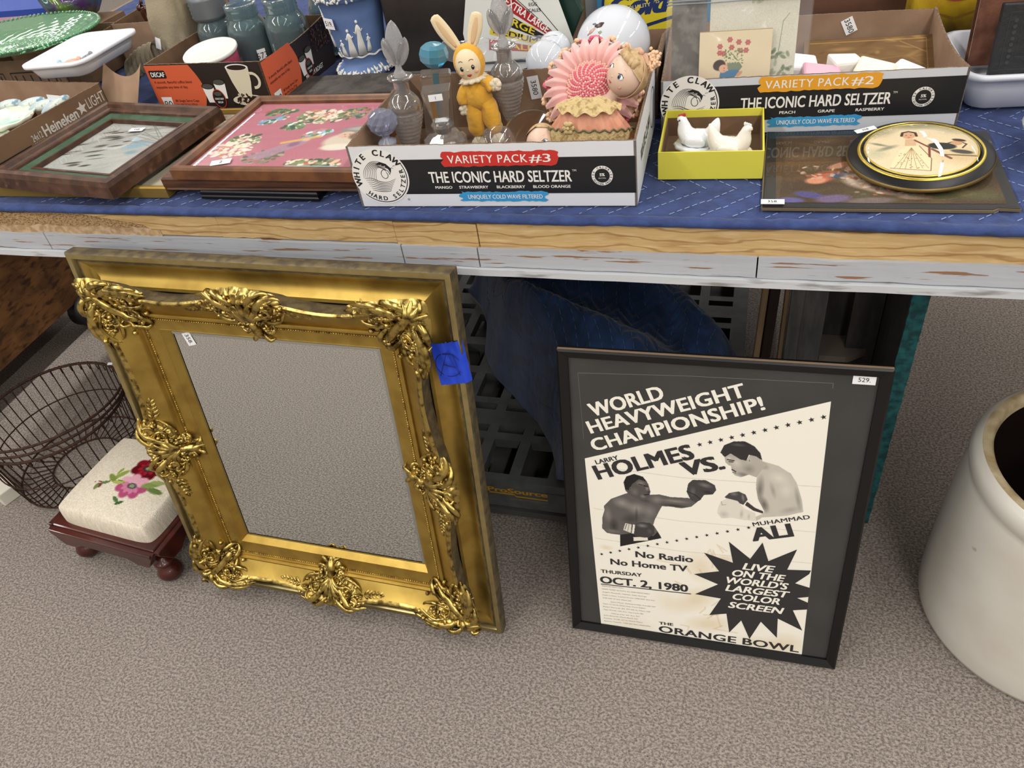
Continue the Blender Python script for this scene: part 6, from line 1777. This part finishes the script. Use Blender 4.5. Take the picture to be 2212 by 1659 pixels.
for nm, lb, (x_, y_), a_, (w_, d_), c_, h_ in pws:
    b = MB(); b.hexa([(-w_ / 2, -d_ / 2, 0), (w_ / 2, -d_ / 2, 0), (w_ / 2, d_ / 2, 0), (-w_ / 2, d_ / 2, 0)], [(-w_ / 2, -d_ / 2, h_), (w_ / 2, -d_ / 2, h_ * .92), (w_ / 2, d_ / 2, h_ * .97), (-w_ / 2, d_ / 2, h_ * 1.1)])
    o = b.build(nm, mat('card_' + c_, c_, .4), None, (x_, y_, TZ + .0035), (0, 0, a_), bevel=.004); tag(o, lb, 'box')

# ---- right end: foam tray with an old book and a black album, yellow tin, grey bowl
foam = mat('grey_white_foam', 'c9ccd4', .5)
ft = thing('foam_tray', 'white foam tray holding old books at the right edge', 'tray', (.283, 1.255, TZ + .001), (0, 0, .07))
def tr(u, v, W=.30, D=.22, H=.050, fl=.022):
    k = [(.0, 0, 1), (.012, .001, .96), (.030, .012, .93), (fl + .03, H, .9)]
    return None
def rrect(w, d, r_, n=10):
    P_ = []
    for cx, cy, a0 in ((w / 2 - r_, d / 2 - r_, 0), (-w / 2 + r_, d / 2 - r_, PI / 2), (-w / 2 + r_, -d / 2 + r_, PI), (w / 2 - r_, -d / 2 + r_, 1.5 * PI)):
        for i in range(n + 1): P_.append((cx + r_ * math.cos(a0 + PI / 2 * i / n), cy + r_ * math.sin(a0 + PI / 2 * i / n)))
    return P_
def loft(b, secs, mi=0, M=None):
    n = len(secs[0][0]); vs = [(x_, y_, z_) for P_, z_ in secs for x_, y_ in P_]
    fs = [(j * n + i, j * n + (i + 1) % n, (j + 1) * n + (i + 1) % n, (j + 1) * n + i) for j in range(len(secs) - 1) for i in range(n)]
    fs += [tuple(range(n))[::-1], tuple(range((len(secs) - 1) * n, len(secs) * n))]
    b.add(vs, fs, mi, True, M)
def foam_tray(parent, W, D, H, m):
    b = MB()
    loft(b, [(rrect(W - .05, D - .05, .02), 0), (rrect(W - .034, D - .034, .025), .004), (rrect(W - .02, D - .02, .03), H * .6), (rrect(W - .014, D - .014, .03), H - .008), (rrect(W, D, .032), H - .006), (rrect(W, D, .032), H), (rrect(W - .020, D - .020, .026), H), (rrect(W - .028, D - .028, .024), H * .5), (rrect(W - .050, D - .050, .018), .007)], M=T(W / 2, D / 2, 0))
    return b.build('tray_shell', m, parent)
foam_tray(ft, .28, .20, .056, foam)
book = thing('old_book', 'worn dark brown cloth book leaning in the foam tray', 'book', (.312, 1.400, TZ + .02), (-.16, 0, .03))
MB().box(0, .18, 0, .003, 0, .165).build('front_cover', mat('worn_brown_cloth', '4f2d22', .9, col2='6e4634', nscale=30, bump=.6, bscale=150), book)
MB().box(.004, .178, .0035, .022, .003, .160).build('pages', mat('book_pages', 'b5a283', .9), book)
MB().box(0, .18, .0225, .0255, 0, .165).build('rear_cover', mat('worn_brown_cloth'), book)
alb = thing('black_album', 'small black embossed album in front of the brown book', 'book', (.335, 1.355, TZ + .018), (-.16, 0, .03))
MB().box(0, .15, 0, .015, 0, .105).build('cover', mat('black_leather', '1b1b1c', .5, bump=.8, bscale=70), alb, bevel=.002)
p = Print(T(0, -.0004, 0, PI / 2)); p.line([(.012, .012), (.138, .012), (.138, .093), (.012, .093)], .0014, 0, 1, True); p.line([(.03, .03), (.12, .03), (.12, .078), (.03, .078)], .0012, 0, 1, True)
for i in range(8): p.circle(.021, .022 + i * .0085, .003, 0, 1, 8)
p.build('embossing', [mat('embossed_black', '333335', .35)], alb)
tn = thing('yellow_tin', 'yellow tin with a red and white label behind the cartons', 'tin', (.30, 1.58, TZ), (0, 0, .05))
b = MB(); loft(b, [(rrect(.13, .09, .02), 0), (rrect(.13, .09, .02), .15)]); b.build('tin_body', mat('yellow_tin', 'c9a522', .35, .2, col2='a8801c', nscale=20), tn)
p = Print(T(0, -.0455, 0, PI / 2)); p.circle(.0, .10, .034, 0, 1, 40, .022); p.circle(0, .10, .028, 1, 2, 40, .017); p.line([(-.06, .045), (-.03, .06), (0, .05), (.03, .06), (.06, .045)], .004, 2, 1)  # label ovals and a brown wavy line printed on the tin
p.text('Tins', -.022, .094, .012, 0, bold=.02, layer=3); p.build('tin_label', [mat('label_red', 'b03a3a', .5), mat('label_white', 'dcdcd0', .5), mat('tin_brown_print', '7a5a14', .5)], tn)
b = MB(); b.lathe([(0, 0), (.03, 0), (.045, .012), (.058, .034), (.060, .040), (.056, .040), (.043, .018), (0, .006)], 40)
tag(b.build('grey_bowl', mat('grey_glaze', '8f9294', .3), None, (.399, 1.140, TZ)), 'shallow grey bowl at the right edge of the blanket', 'bowl')
wd_ = MB(); wd_.box(0, .45, 0, .03, 0, .14); tag(wd_.build('wooden_case', mat('reddish_wood', '4f3322', .5, col2='6a4630', nscale=14, stretch=(.3, 1, 1)), None, (.02, 1.66, TZ), (0, 0, .03), bevel=.003), 'brown wooden case standing behind the orange striped carton', 'wooden case')
b = MB().box(-.011, .011, 0, .0006, -.02, .02); o = b.build('hanging_tag', PAPER, None, (.185, 1.655, TZ + .118)); tag(o, 'white paper tag hanging on the brown wooden case', 'tag')

# ================================================================ left end of the table
# beer carton with soaps and painted dishes
hb = thing('beer_tray', 'brown beer carton with white lettering holding soaps and painted dishes', 'carton', (-1.646, 1.024, TZ + .0195), (0, 0, -.11))
tray_box(hb, .355, .285, .069, [kraft_d, kraft, flute])
p = Print(T(.3555, 0, -.0175, 0, 0, PI / 2) @ T(0, 0, 0, PI / 2), .0002)
p.rect(.0, .024, .085, .050, 1, 1)
p.text('24x12', .092, .052, .012, 0, width=.024, layer=2, bold=.01); p.text('OZ CANS', .092, .045, .0045, 0, width=.024, layer=2)
p.text('Heineken', .121, .050, .0190, 0, width=.085, bold=.03, layer=2); p.star(.220, .062, .0135, 0, 2); p.text('LIGHT', .235, .054, .019, 0, width=.046, bold=.005, layer=2)
p.build('carton_lettering', [mat('worn_white_print', 'cfc8bf', .7), mat('carton_black', '191513', .7)], hb)
fl = MB()
def flp(u, v): return (.10 * u, .004 + .10 * v * .6 - .004 * math.sin(u * 6), .078 * v * (1 - .35 * math.sin(PI * u)))
fl.grid(flp, 12, 6); o = fl.build('torn_flap', kraft, hb, (.31, .288, .005))
soapm = mat('painted_blue_soap', 'a9bcc6', .45, col2='d5dccf', nscale=30, fac=(.4, .6), col3='6f93a8', n3=60, fac3=(.62, .68))
labs = ['bluish painted soap, the leftmost in the row of four', 'bluish painted soap, second in the row of four', 'bluish painted soap, third in the row of four', 'bluish painted soap tilted up, the rightmost of the four']
for i, (x_, y_, a_) in enumerate(((-1.436, 1.196, .1), (-1.383, 1.202, .25), (-1.342, 1.190, .35), (-1.313, 1.190, .75))):
    b = MB(); b.ell((0, 0, 0), (.032, .012, .010), 0, 18, 10, fn=lambda a, p_: 1 + .03 * math.sin(a * 4)); b.box(-.018, .018, -.009, .009, -.050, -.004, 1)
    tag(b.build('painted_soap', [soapm, kraft], None, (x_, y_, TZ + .0765), (0, -.15 - .15 * (i == 3), a_)), labs[i], 'soap', 'painted soaps in the beer carton')
pl_ = MB().box(-.013, .013, 0, .0006, 0, .02).build('paper_slip', PAPER, None, (-1.315, 1.195, TZ + .075), (.1, .2, .2)); tag(pl_, 'white numbered paper slip behind the blue soaps', 'tag')
tealc = mat('teal_painted_china', '8fc0ae', .25, col2='dfe3d0', nscale=24, fac=(.42, .55), col3='c98a7c', n3=40, fac3=(.64, .68))
for i, (x_, y_, z_, r_, rz_) in enumerate(((-1.392, 1.135, .060, .058, .10), (-1.370, 1.052, .050, .050, -.1))):
    b = MB(); b.lathe([(0, 0), (r_ * .5, 0), (r_ * .85, .008), (r_, .016), (r_ * .97, .018), (r_ * .5, .006), (0, .005)], 48, fn=lambda a, z: (1 + .04 * math.sin(a * 10)))
    b.lathe([(0, -z_ + .0235), (r_ * .4, -z_ + .0235), (r_ * .4, -.0005)], 16, 1)
    o = b.build('painted_dish', [tealc, kraft], None, (x_, y_, TZ + z_), (0, 0, rz_)); tag(o, ['teal flower painted dish in the beer carton, the rear one', 'teal flower painted dish in the beer carton, the front one'][i], 'dish')

# coffee carton, white lidded tub, jars
cf = thing('coffee_carton', 'black and orange coffee pod carton cut open around glass jars', 'carton', (-1.196, 1.330, TZ), (0, 0, -.03))
cbk = mat('coffee_brown_card', '2a201b', .45)
tray_box(cf, .275, .27, .098, [cbk, kraft_d, flute], tops={4: lambda u: .098 - .008 * math.sin(PI * u)})
for M_, L, nm in ((T(0, -.0003, 0, PI / 2), .275, 0), (T(.2755, 0, 0, 0, 0, PI / 2) @ T(0, 0, 0, PI / 2), .27, 1)):
    p = Print(M_, .0002)
    pts = [(0, .001), (.108, .001)] + [(.108 + .020 * math.sin(PI * i / 12) * .9, .001 + .095 * i / 12) for i in range(13)] + [(0, .096)]
    p.shape(pts, 0, 1)
    if nm == 0:
        p.shape([(.006, .072), (.008, .070), (.044, .070), (.046, .072), (.046, .084), (.044, .086), (.008, .086), (.006, .084)], 1, 2); p.text('DECAF', .010, .0735, .0088, 2, width=.033, bold=.03, layer=3)
    p.text('A smooth, flavorful coffee blend', .010, .060, .0052, 1, width=.092, layer=3); p.text('enjoyable any time of day.', .010, .050, .0052, 1, width=.078, layer=3)
    p.shape([(.014, .004), (.034, .004), (.037, .032), (.011, .032)], 2, 2); p.text('80', .014, .010, .014, 1, width=.020, layer=3); p.text('80 Single Serve Cups', .044, .022, .0048, 1, width=.058, layer=3); p.text('Net Wt 27.2oz (771g)', .044, .014, .0044, 1, width=.050, layer=3)
    x0 = .122 if nm == 0 else .125
    for dx, dy in ((0, .0), (.030, .008)):
        p.shape([(x0 + dx + .004, .020 + dy), (x0 + dx + .022, .020 + dy), (x0 + dx + .027, .052 + dy), (x0 + dx, .052 + dy)], 2, 2 + (dx > 0)); p.circle(x0 + dx + .0135, .053 + dy, .0145, 1, 4, 30, .006); p.circle(x0 + dx + .0135, .053 + dy, .0125, 5, 5, 30, .0048)
    p.circle(x0 + .032, .028, .0150, 3, 6, 36, .019); p.circle(x0 + .032, .028, .0135, 1, 7, 36, .0172); p.circle(x0 + .032, .038, .009, 5, 8, 20, .0045)
    p.text('DONUT SHOP', x0 + .032, .026, .0038, 2, width=.020, align='c', layer=9, bold=.02); p.text('DECAF', x0 + .032, .019, .0038, 2, width=.012, align='c', layer=9, bold=.02)
    if nm == 0:
        # cup and saucer
        p.circle(.225, .024, .040, 4, 2, 40, .011); p.circle(.225, .026, .030, 6, 3, 40, .007)
        p.shape([(.193, .088), (.198, .060), (.207, .030), (.232, .030), (.241, .060), (.245, .088)], 4, 4); p.circle(.219, .089, .026, 2, 5, 40, .0065); p.circle(.219, .0885, .022, 6, 6, 40, .005)
        p.ring(.247, .063, .014, .0055, 4, 4, -1.7, 1.8)
        r0 = random.Random(2)
        for i in range(40): p.circle(.185 + r0.random() * .05, .016 + r0.random() * .02, .0022, 6 if i % 3 else 4, 5, 6)
        p.text('Ground Coffee', .215, .008, .0045, 2, width=.040, bold=.02, layer=5); p.text('MEDIUM ROAST', .130, .002, .0065, 2, width=.060, bold=.01, layer=5)
    else:
        r0 = random.Random(6)
        for i in range(110): p.circle(.19 + r0.random() * .075, .045 + r0.random() * .05, .0022, 7 if i % 2 else 6, 5, 6)
        p.text('MEDIUM ROAST', .135, .010, .0090, 2, width=.075, bold=.02, layer=5)
    p.build('carton_print', [mat('coffee_orange', 'd2603c', .5), mat('coffee_black', '17130f', .5), WHITE_INK, mat('seal_red', 'c0392b', .5), mat('cup_cream', 'd9cfb4', .5), mat('lid_grey', '4a4a46', .5), mat('coffee_bean', '2c150c', .5), mat('bean_mid', '6a4a36', .6)], cf)
tub = thing('lidded_tub', 'pink tub with a flat white lid in the coffee carton', 'tub', (-1.085, 1.412, TZ + .030), (.12, 0, 0))
MB().lathe([(0, 0), (.048, 0), (.052, .056), (.052, .058), (0, .058)], 48).build('pink_tub', mat('pink_plastic', 'b8506c', .4), tub)
MB().lathe([(0, .0582), (.054, .0582), (.0565, .062), (.0565, .066), (.054, .068), (.050, .0665), (0, .0665)], 56).build('white_lid', mat('white_plastic', 'e6e5e0', .35), tub)
sup2 = MB().box(-.06, .06, -.055, .055, 0, .026).build('folded_cloth', mat('grey_cloth', '6f6a62', .95), None, (-1.085, 1.418, TZ + .0035)); tag(sup2, 'folded grey cloth under the lidded tub', 'cloth')
jl = [('screw topped aqua jar with a grey ribbed lid, leftmost in the coffee carton', -1.150, 1.535, True, .95, None), ('open aqua glass jar in the middle of the coffee carton', -1.061, 1.520, False, 1.0, (.030, -.04, .050, .030)), ('tall open aqua glass jar at the right of the coffee carton', -.972, 1.530, False, 1.03, (.034, -.02, .085, .022)), ('dusky aqua glass jar behind the right one', -.930, 1.645, True, 1.0, None)]
for lb, x_, y_, lid, k, tg in jl:
    t = thing('glass_jar', lb, 'jar', (x_, y_, TZ + .0036), (0, 0, .2), 'aqua glass jars in the coffee carton')
    b = MB(); P_ = [(0, 0), (.036, 0), (.041, .004), (.0435, .015), (.0435, .085), (.042, .100), (.037, .112), (.0325, .120)]
    th = [(.0325 + (.0018 if i % 2 else 0), .121 + i * .003) for i in range(6)] + [(.0335, .140), (.034, .145), (.031, .147)]
    b.lathe([(r_ * k, z_ * k) for r_, z_ in P_ + th + [(.029, .140), (.0295, .120), (.038, .100), (.0405, .085), (.0405, .010), (0, .006)]], 44); b.build('jar_body', aqua, t)
    MB().lathe([(0, .0075 * k), (.0398 * k, .0105 * k), (.0400 * k, .084 * k), (.0375 * k, .098 * k), (.034 * k, .104 * k), (0, .104 * k)], 32).build('dusty_filling', mat('jar_filling', '54696c', .9), t) if not lid else None
    if lid:
        b = MB(); b.lathe([(.036, .118)] + [(.0375 + (.002 if i % 2 else 0), .121 + i * .004) for i in range(11)] + [(.034, .167), (0, .167)], 44); b.build('ribbed_lid', mat('zinc_grey', '6f7276', .45, .4), t)
    if tg: price_tag(t, '573', T(tg[0], tg[1], tg[2], PI / 2, 0, .6), .018, .026)

# jasperware planter
jas = mat('jasper_blue', '6781b0', .6, col2='5f79a8', nscale=20); rel = mat('jasper_white', 'e2e2dc', .6)
vs_ = thing('jasper_planter', 'blue jasperware planter with white classical figures in relief', 'planter', (-.812, 1.535, TZ), (0, 0, 0))
VP = [(.058, 0), (.062, .003), (.062, .010), (.056, .016), (.048, .021), (.045, .026), (.046, .032), (.050, .050), (.056, .090), (.062, .125), (.067, .150), (.071, .152), (.071, .172), (.066, .174)]
MB().lathe([(0, 0)] + VP + [(.060, .150), (.046, .050), (0, .045)], 64).build('planter_body', jas, vs_)
def vr(z_):
    return float(np.interp(z_, [q[1] for q in VP], [q[0] for q in VP]))
def onv(a, z_, off=0): r_ = vr(z_) + off; return Vector((r_ * math.sin(a), -r_ * math.cos(a), z_))
r_ = random.Random(9); b = MB()
for i in range(64):
    a = 2 * PI * i / 64; z_ = .010 + .003 * math.sin(i * 1.9)
    for k in range(3):
        t_ = r_.uniform(0, 2 * PI); b.tube([onv(a, z_, .001), onv(a + .05 * math.cos(t_), z_ + .0055 * math.sin(t_), .0015), onv(a + .09 * math.cos(t_), z_ + .0095 * math.sin(t_), .001)], [.001, .0026, .0006], 5)
for i in range(90):
    a = 2 * PI * i / 90; z_ = .160 + .004 * math.sin(i * 2.3)
    for k in range(3):
        t_ = r_.uniform(0, 2 * PI); b.tube([onv(a, z_, .001), onv(a + .045 * math.cos(t_), z_ + .0055 * math.sin(t_), .0015), onv(a + .08 * math.cos(t_), z_ + .0095 * math.sin(t_), .001)], [.001, .0026, .0006], 5)
o = b.build('leaf_bands', rel, vs_); o['kind'] = 'stuff'
MB().tube([onv(-1.15 + i * .08, .042 + .002 * math.sin(i * .9), .0012) for i in range(34)], .0022, 6).build('ground_line', rel, vs_)
def relief(a, z0, h, w, female=True, name='relief_figure'):
    b = MB()
    b.tube([onv(a - .02, z0, .001), onv(a - .01, z0 + h * .3, .001), onv(a, z0 + h * .55, .001), onv(a, z0 + h * .75, .001), onv(a, z0 + h * .84, .001)], [w * 1.1, w * .85, w * .55, w * .62, w * .2], 9, flat=.4, nrm=onv(a, z0) - Vector((0, 0, z0)))
    b.ell(onv(a, z0 + h * .92, .001), (w * .36, w * .3, w * .42), 0, 9, 6)
    b.tube([onv(a - w * 6, z0 + h * .75, .002), onv(a - w * 14, z0 + h * .6, .002), onv(a - w * 18, z0 + h * .66, .002)], w * .16, 6)
    b.tube([onv(a + w * 6, z0 + h * .75, .002), onv(a + w * 12, z0 + h * .66, .002), onv(a + w * 17, z0 + h * .72, .002)], w * .16, 6)
    b.build(name, rel, vs_)
relief(.10, .045, .056, .0085); relief(.48, .046, .072, .0085); relief(-.30, .045, .034, .006); relief(.78, .050, .036, .005); relief(-.58, .044, .016, .004); relief(-1.0, .06, .05, .008)
b = MB()
for i in range(16):
    t_ = i / 15; b.ell(onv(-1.0 + .25 * math.sin(t_ * 5), .085 + t_ * .05, .001), (.003, .003, .003), 0, 6, 4)
o = b.build('relief_leaves', rel, vs_); o['kind'] = 'stuff'
price_tag(vs_, '519.', T(-.030, -.0575, .112, PI / 2 + .06, 0, -.45), .030, .021)

# grey slab under the planter and the dark bin behind
o = MB().box(0, .30, 0, .10, 0, .012).build('slate_board', mat('grey_slate', '55504b', .9, col2='423e3b', nscale=40, bump=.4, bscale=100), None, (-.93, 1.372, TZ), (0, 0, .04), bevel=.002)
tag(o, 'dark grey board lying in front of the blue planter', 'board')
db = thing('dark_plastic_bin', 'dark translucent plastic bin behind the rabbit doll', 'bin', (-.732, 1.505, TZ), (0, 0, .03))
tray_box(db, .215, .20, .17, [mat('dark_plastic_sheet', '35312e', .22, col2='2a2725', nscale=8), mat('bin_inside', '1b1a19', .4), mat('bin_edge', '4a4744', .4)])
bx = thing('open_carton', 'open brown carton behind the egg scale', 'carton', (-.50, 1.62, TZ), (0, 0, .02)); tray_box(bx, .2, .085, .15, [kraft, kraft_d, flute])
wsv = MB().box(0, .028, 0, .01, 0, .24).build('white_strut', mat('painted_metal', '8e8f8f', .5), None, (-.345, 1.60, TZ), (0, -.0, 0)); tag(wsv, 'pale metal strut standing beside the blue sign', 'strut')

# white foam tray standing on the beer carton, green plate, blue box, glass bowl
wt = thing('foam_tray', 'white foam tray with small toys resting across the brown cartons', 'tray', (-1.455, 1.272, TZ + .0875), (0, -.03, .0))
foam_tray(wt, .165, .205, .034, mat('clean_white_foam', 'e3e4ea', .45))
for i, (x_, y_, c_) in enumerate(((-1.385, 1.350, 'd9a890'), (-1.365, 1.372, '8a8a92'), (-1.400, 1.335, 'a8c4d4'))):
    b = MB(); b.ell((0, 0, .006), (.018, .008, .006), 0, 12, 7, fn=lambda a, p_: 1 + .25 * math.sin(a * 3)); b.ell((.014, .0, .011), .005, 0, 8, 5)
    tag(b.build('toy_figure', mat('toy_' + c_, c_, .5), None, (x_, y_, TZ + .0955), (0, 0, .6 + i)), ['small peach toy figure in the white foam tray', 'small grey toy figure in the white foam tray', 'small pale blue toy figure in the white foam tray'][i], 'toy')
pb_ = thing('printed_carton', 'brown carton with black printing under the green glass plate', 'carton', (-1.86, 1.40, TZ), (0, 0, .06)); tray_box(pb_, .365, .24, .088, [kraft_d, kraft_d, flute])
p = Print(T(0, -.0003, 0, PI / 2), .0002)
for a0, a1 in ((.13, .20), (.22, .345)):
    p.line([(a0, .01), (a1, .01), (a1, .062), (a0, .062)], .003, 0, 1, True)
    for i in range(6): p.line([(a0 + .01 + i * (a1 - a0 - .02) / 5, .016), (a0 + .01 + i * (a1 - a0 - .02) / 5, .056)], .003, 0, 1)
p.build('carton_lettering', [mat('carton_black', '191513', .7)], pb_)
gg = glass_mat('green_glass', (.25, .68, .34), .10, .35, .25)
gpz = thing('green_glass_plate', 'large pressed green glass plate with a beaded rim', 'plate', (-1.660, 1.500, TZ + .089), (.0, 0, .1))
b = MB()
def gpf(u, v):
    a = 2 * PI * u; q = v
    z_ = .004 + .026 * max(0, (q - .45) / .55) ** 1.4 + (.0009 * math.sin(a * 24 + q * 30) * math.sin(q * 40)) * (1 if q > .1 else 0)
    return (.198 * q * math.cos(a), .145 * q * math.sin(a), z_)
b.grid(gpf, 160, 60, cu=True); b.build('plate', gg, gpz)
b = MB()
for i in range(110):
    a = 2 * PI * i / 110; b.ell((.200 * math.cos(a), .147 * math.sin(a), .031), (.0042, .0042, .004), 0, 7, 5)
b.build('beaded_rim', gg, gpz)['kind'] = 'stuff'
price_tag(gpz, '7', T(.04, -.05, .012, .05, 0, .3), .026, .014)
blb = thing('blue_carton', 'blue carton with a pink printed panel behind the green plate', 'carton', (-2.04, 1.71, TZ), (0, 0, .03))
MB().box(0, .27, 0, .12, 0, .115).build('carton_shell', mat('royal_blue_card', '2a49a0', .4), blb, bevel=.001)
p = Print(T(0, -.0003, 0, PI / 2), .0002); p.rect(.10, .040, .255, .100, 0, 1); p.text('OCEANIC', .01, .012, .020, 1, width=.085, bold=.03, layer=2)
for i in range(3): p.line([(.13 + i * .04, .05), (.145 + i * .04, .08), (.16 + i * .04, .05)], .003, 2, 2)
p.build('carton_print', [mat('pink_panel', 'c79ab0', .5), mat('pale_blue_ink', 'b9cdf0', .5), mat('plum_ink', '8a5a78', .5)], blb)
ib = MB(); ib.lathe([(0, 0), (.03, 0), (.05, .012), (.068, .036), (.075, .070), (.072, .070), (.064, .038), (.045, .016), (0, .006)], 60, fn=lambda a, z: 1 + .035 * math.sin(a * 16) * math.sin(z * 200))
o = ib.build('carnival_glass_bowl', mat('carnival_glass', '4a6a66', .12, .35, col2='5d3f74', nscale=16, fac=(.4, .6), col3='6f8a3f', n3=20, fac3=(.5, .65)), None, (-1.680, 1.728, TZ + .080)); tag(o, 'dark iridescent carnival glass bowl behind the green plate', 'bowl')
o = MB().box(-.09, .09, -.035, .055, 0, .078).build('dark_carton', kraft_d, None, (-1.680, 1.728, TZ + .001)); tag(o, 'dark brown carton under the carnival glass bowl', 'carton')
bc = thing('brown_carton', 'open brown carton holding glazed animals beside the beige canvas bag', 'carton', (-1.480, 1.598, TZ), (0, 0, .05)); tray_box(bc, .215, .18, .100, [kraft, kraft_d, flute])
for i, (x_, y_, c_, k_) in enumerate(((-1.350, 1.672, '6a3216', 1.1), (-1.422, 1.690, '3f2018', .85))):
    t = thing('glazed_animal', ['glossy brown glazed animal figure with a paper tag', 'small dark brown glazed donkey figure'][i], 'figurine', (x_, y_, TZ + .0036), (0, 0, .4))
    b = MB(); b.tube(spline([(.03 * k_, 0, .085 * k_), (.018 * k_, 0, .088 * k_), (-.005 * k_, 0, .086 * k_), (-.022 * k_, 0, .10 * k_), (-.027 * k_, 0, .125 * k_), (-.040 * k_, 0, .122 * k_)], 18), list(np.interp(np.linspace(0, 1, 18), [0, .15, .4, .6, .8, .9, 1], [.012, .022, .022, .013, .011, .011, .005]) * k_), 14); b.build('animal_body', mat('brown_glaze_' + c_, c_, .12, coat=.5), t)
    for sx in (-1, 1):
        for sy in (-1, 1): MB().tube([(sx * .017 * k_, sy * .011 * k_, .075 * k_), (sx * .020 * k_, sy * .012 * k_, .0)], [.008 * k_, .006 * k_], 9).build('leg', mat('brown_glaze_' + c_), t)
        MB().tube([(-.026 * k_, sx * .006 * k_, .130 * k_), (-.022 * k_, sx * .010 * k_, .148 * k_)], [.004 * k_, .0015 * k_], 7).build('ear', mat('brown_glaze_' + c_), t)
    if i == 0: price_tag(t, '', T(-.0, -.027, .10, PI / 2), .012, .026)
# beige canvas bag
cv_ = mat('beige_canvas', '9c9078', .95, col2='8a7f69', nscale=10, bump=.5, bscale=200)
bg = thing('canvas_bag', 'soft beige canvas bag slumped behind the coffee carton', 'bag', (-1.268, 1.545, TZ), (0, 0, -.15))
def bgf(u, v):
    a = 2 * PI * u; sx = .058 - .006 * v; sy = .045 * (1 - .55 * v)
    n_ = .006 * mnoise.noise((math.cos(a) * 2, math.sin(a) * 2, v * 4))
    return ((sx + n_) * abs(math.cos(a)) ** .7 * math.copysign(1, math.cos(a)) + .02 * v, (sy + n_) * abs(math.sin(a)) ** .7 * math.copysign(1, math.sin(a)), .205 * v)
b = MB(); b.grid(bgf, 60, 26, cu=True); b.build('bag_body', cv_, bg)
b = MB()
def slv(u, v):
    a = 2 * PI * u; P0 = Vector((-.02 - .075 * v, -.048 - .03 * v, .060 - .030 * v * v)); r_ = .030 - .004 * v + .003 * math.sin(v * 40 + math.sin(a) * 2)
    return P0 + Vector((.2 * math.cos(a), .4 * math.cos(a), .9 * math.sin(a))) * r_ + Vector((0, 0, 0))
b.grid(slv, 28, 40, cu=True); b.build('gathered_strap', cv_, bg)
price_tag(bg, '', T(-.005, -.0505, .085, PI / 2 - .1, .3, 0), .014, .024)
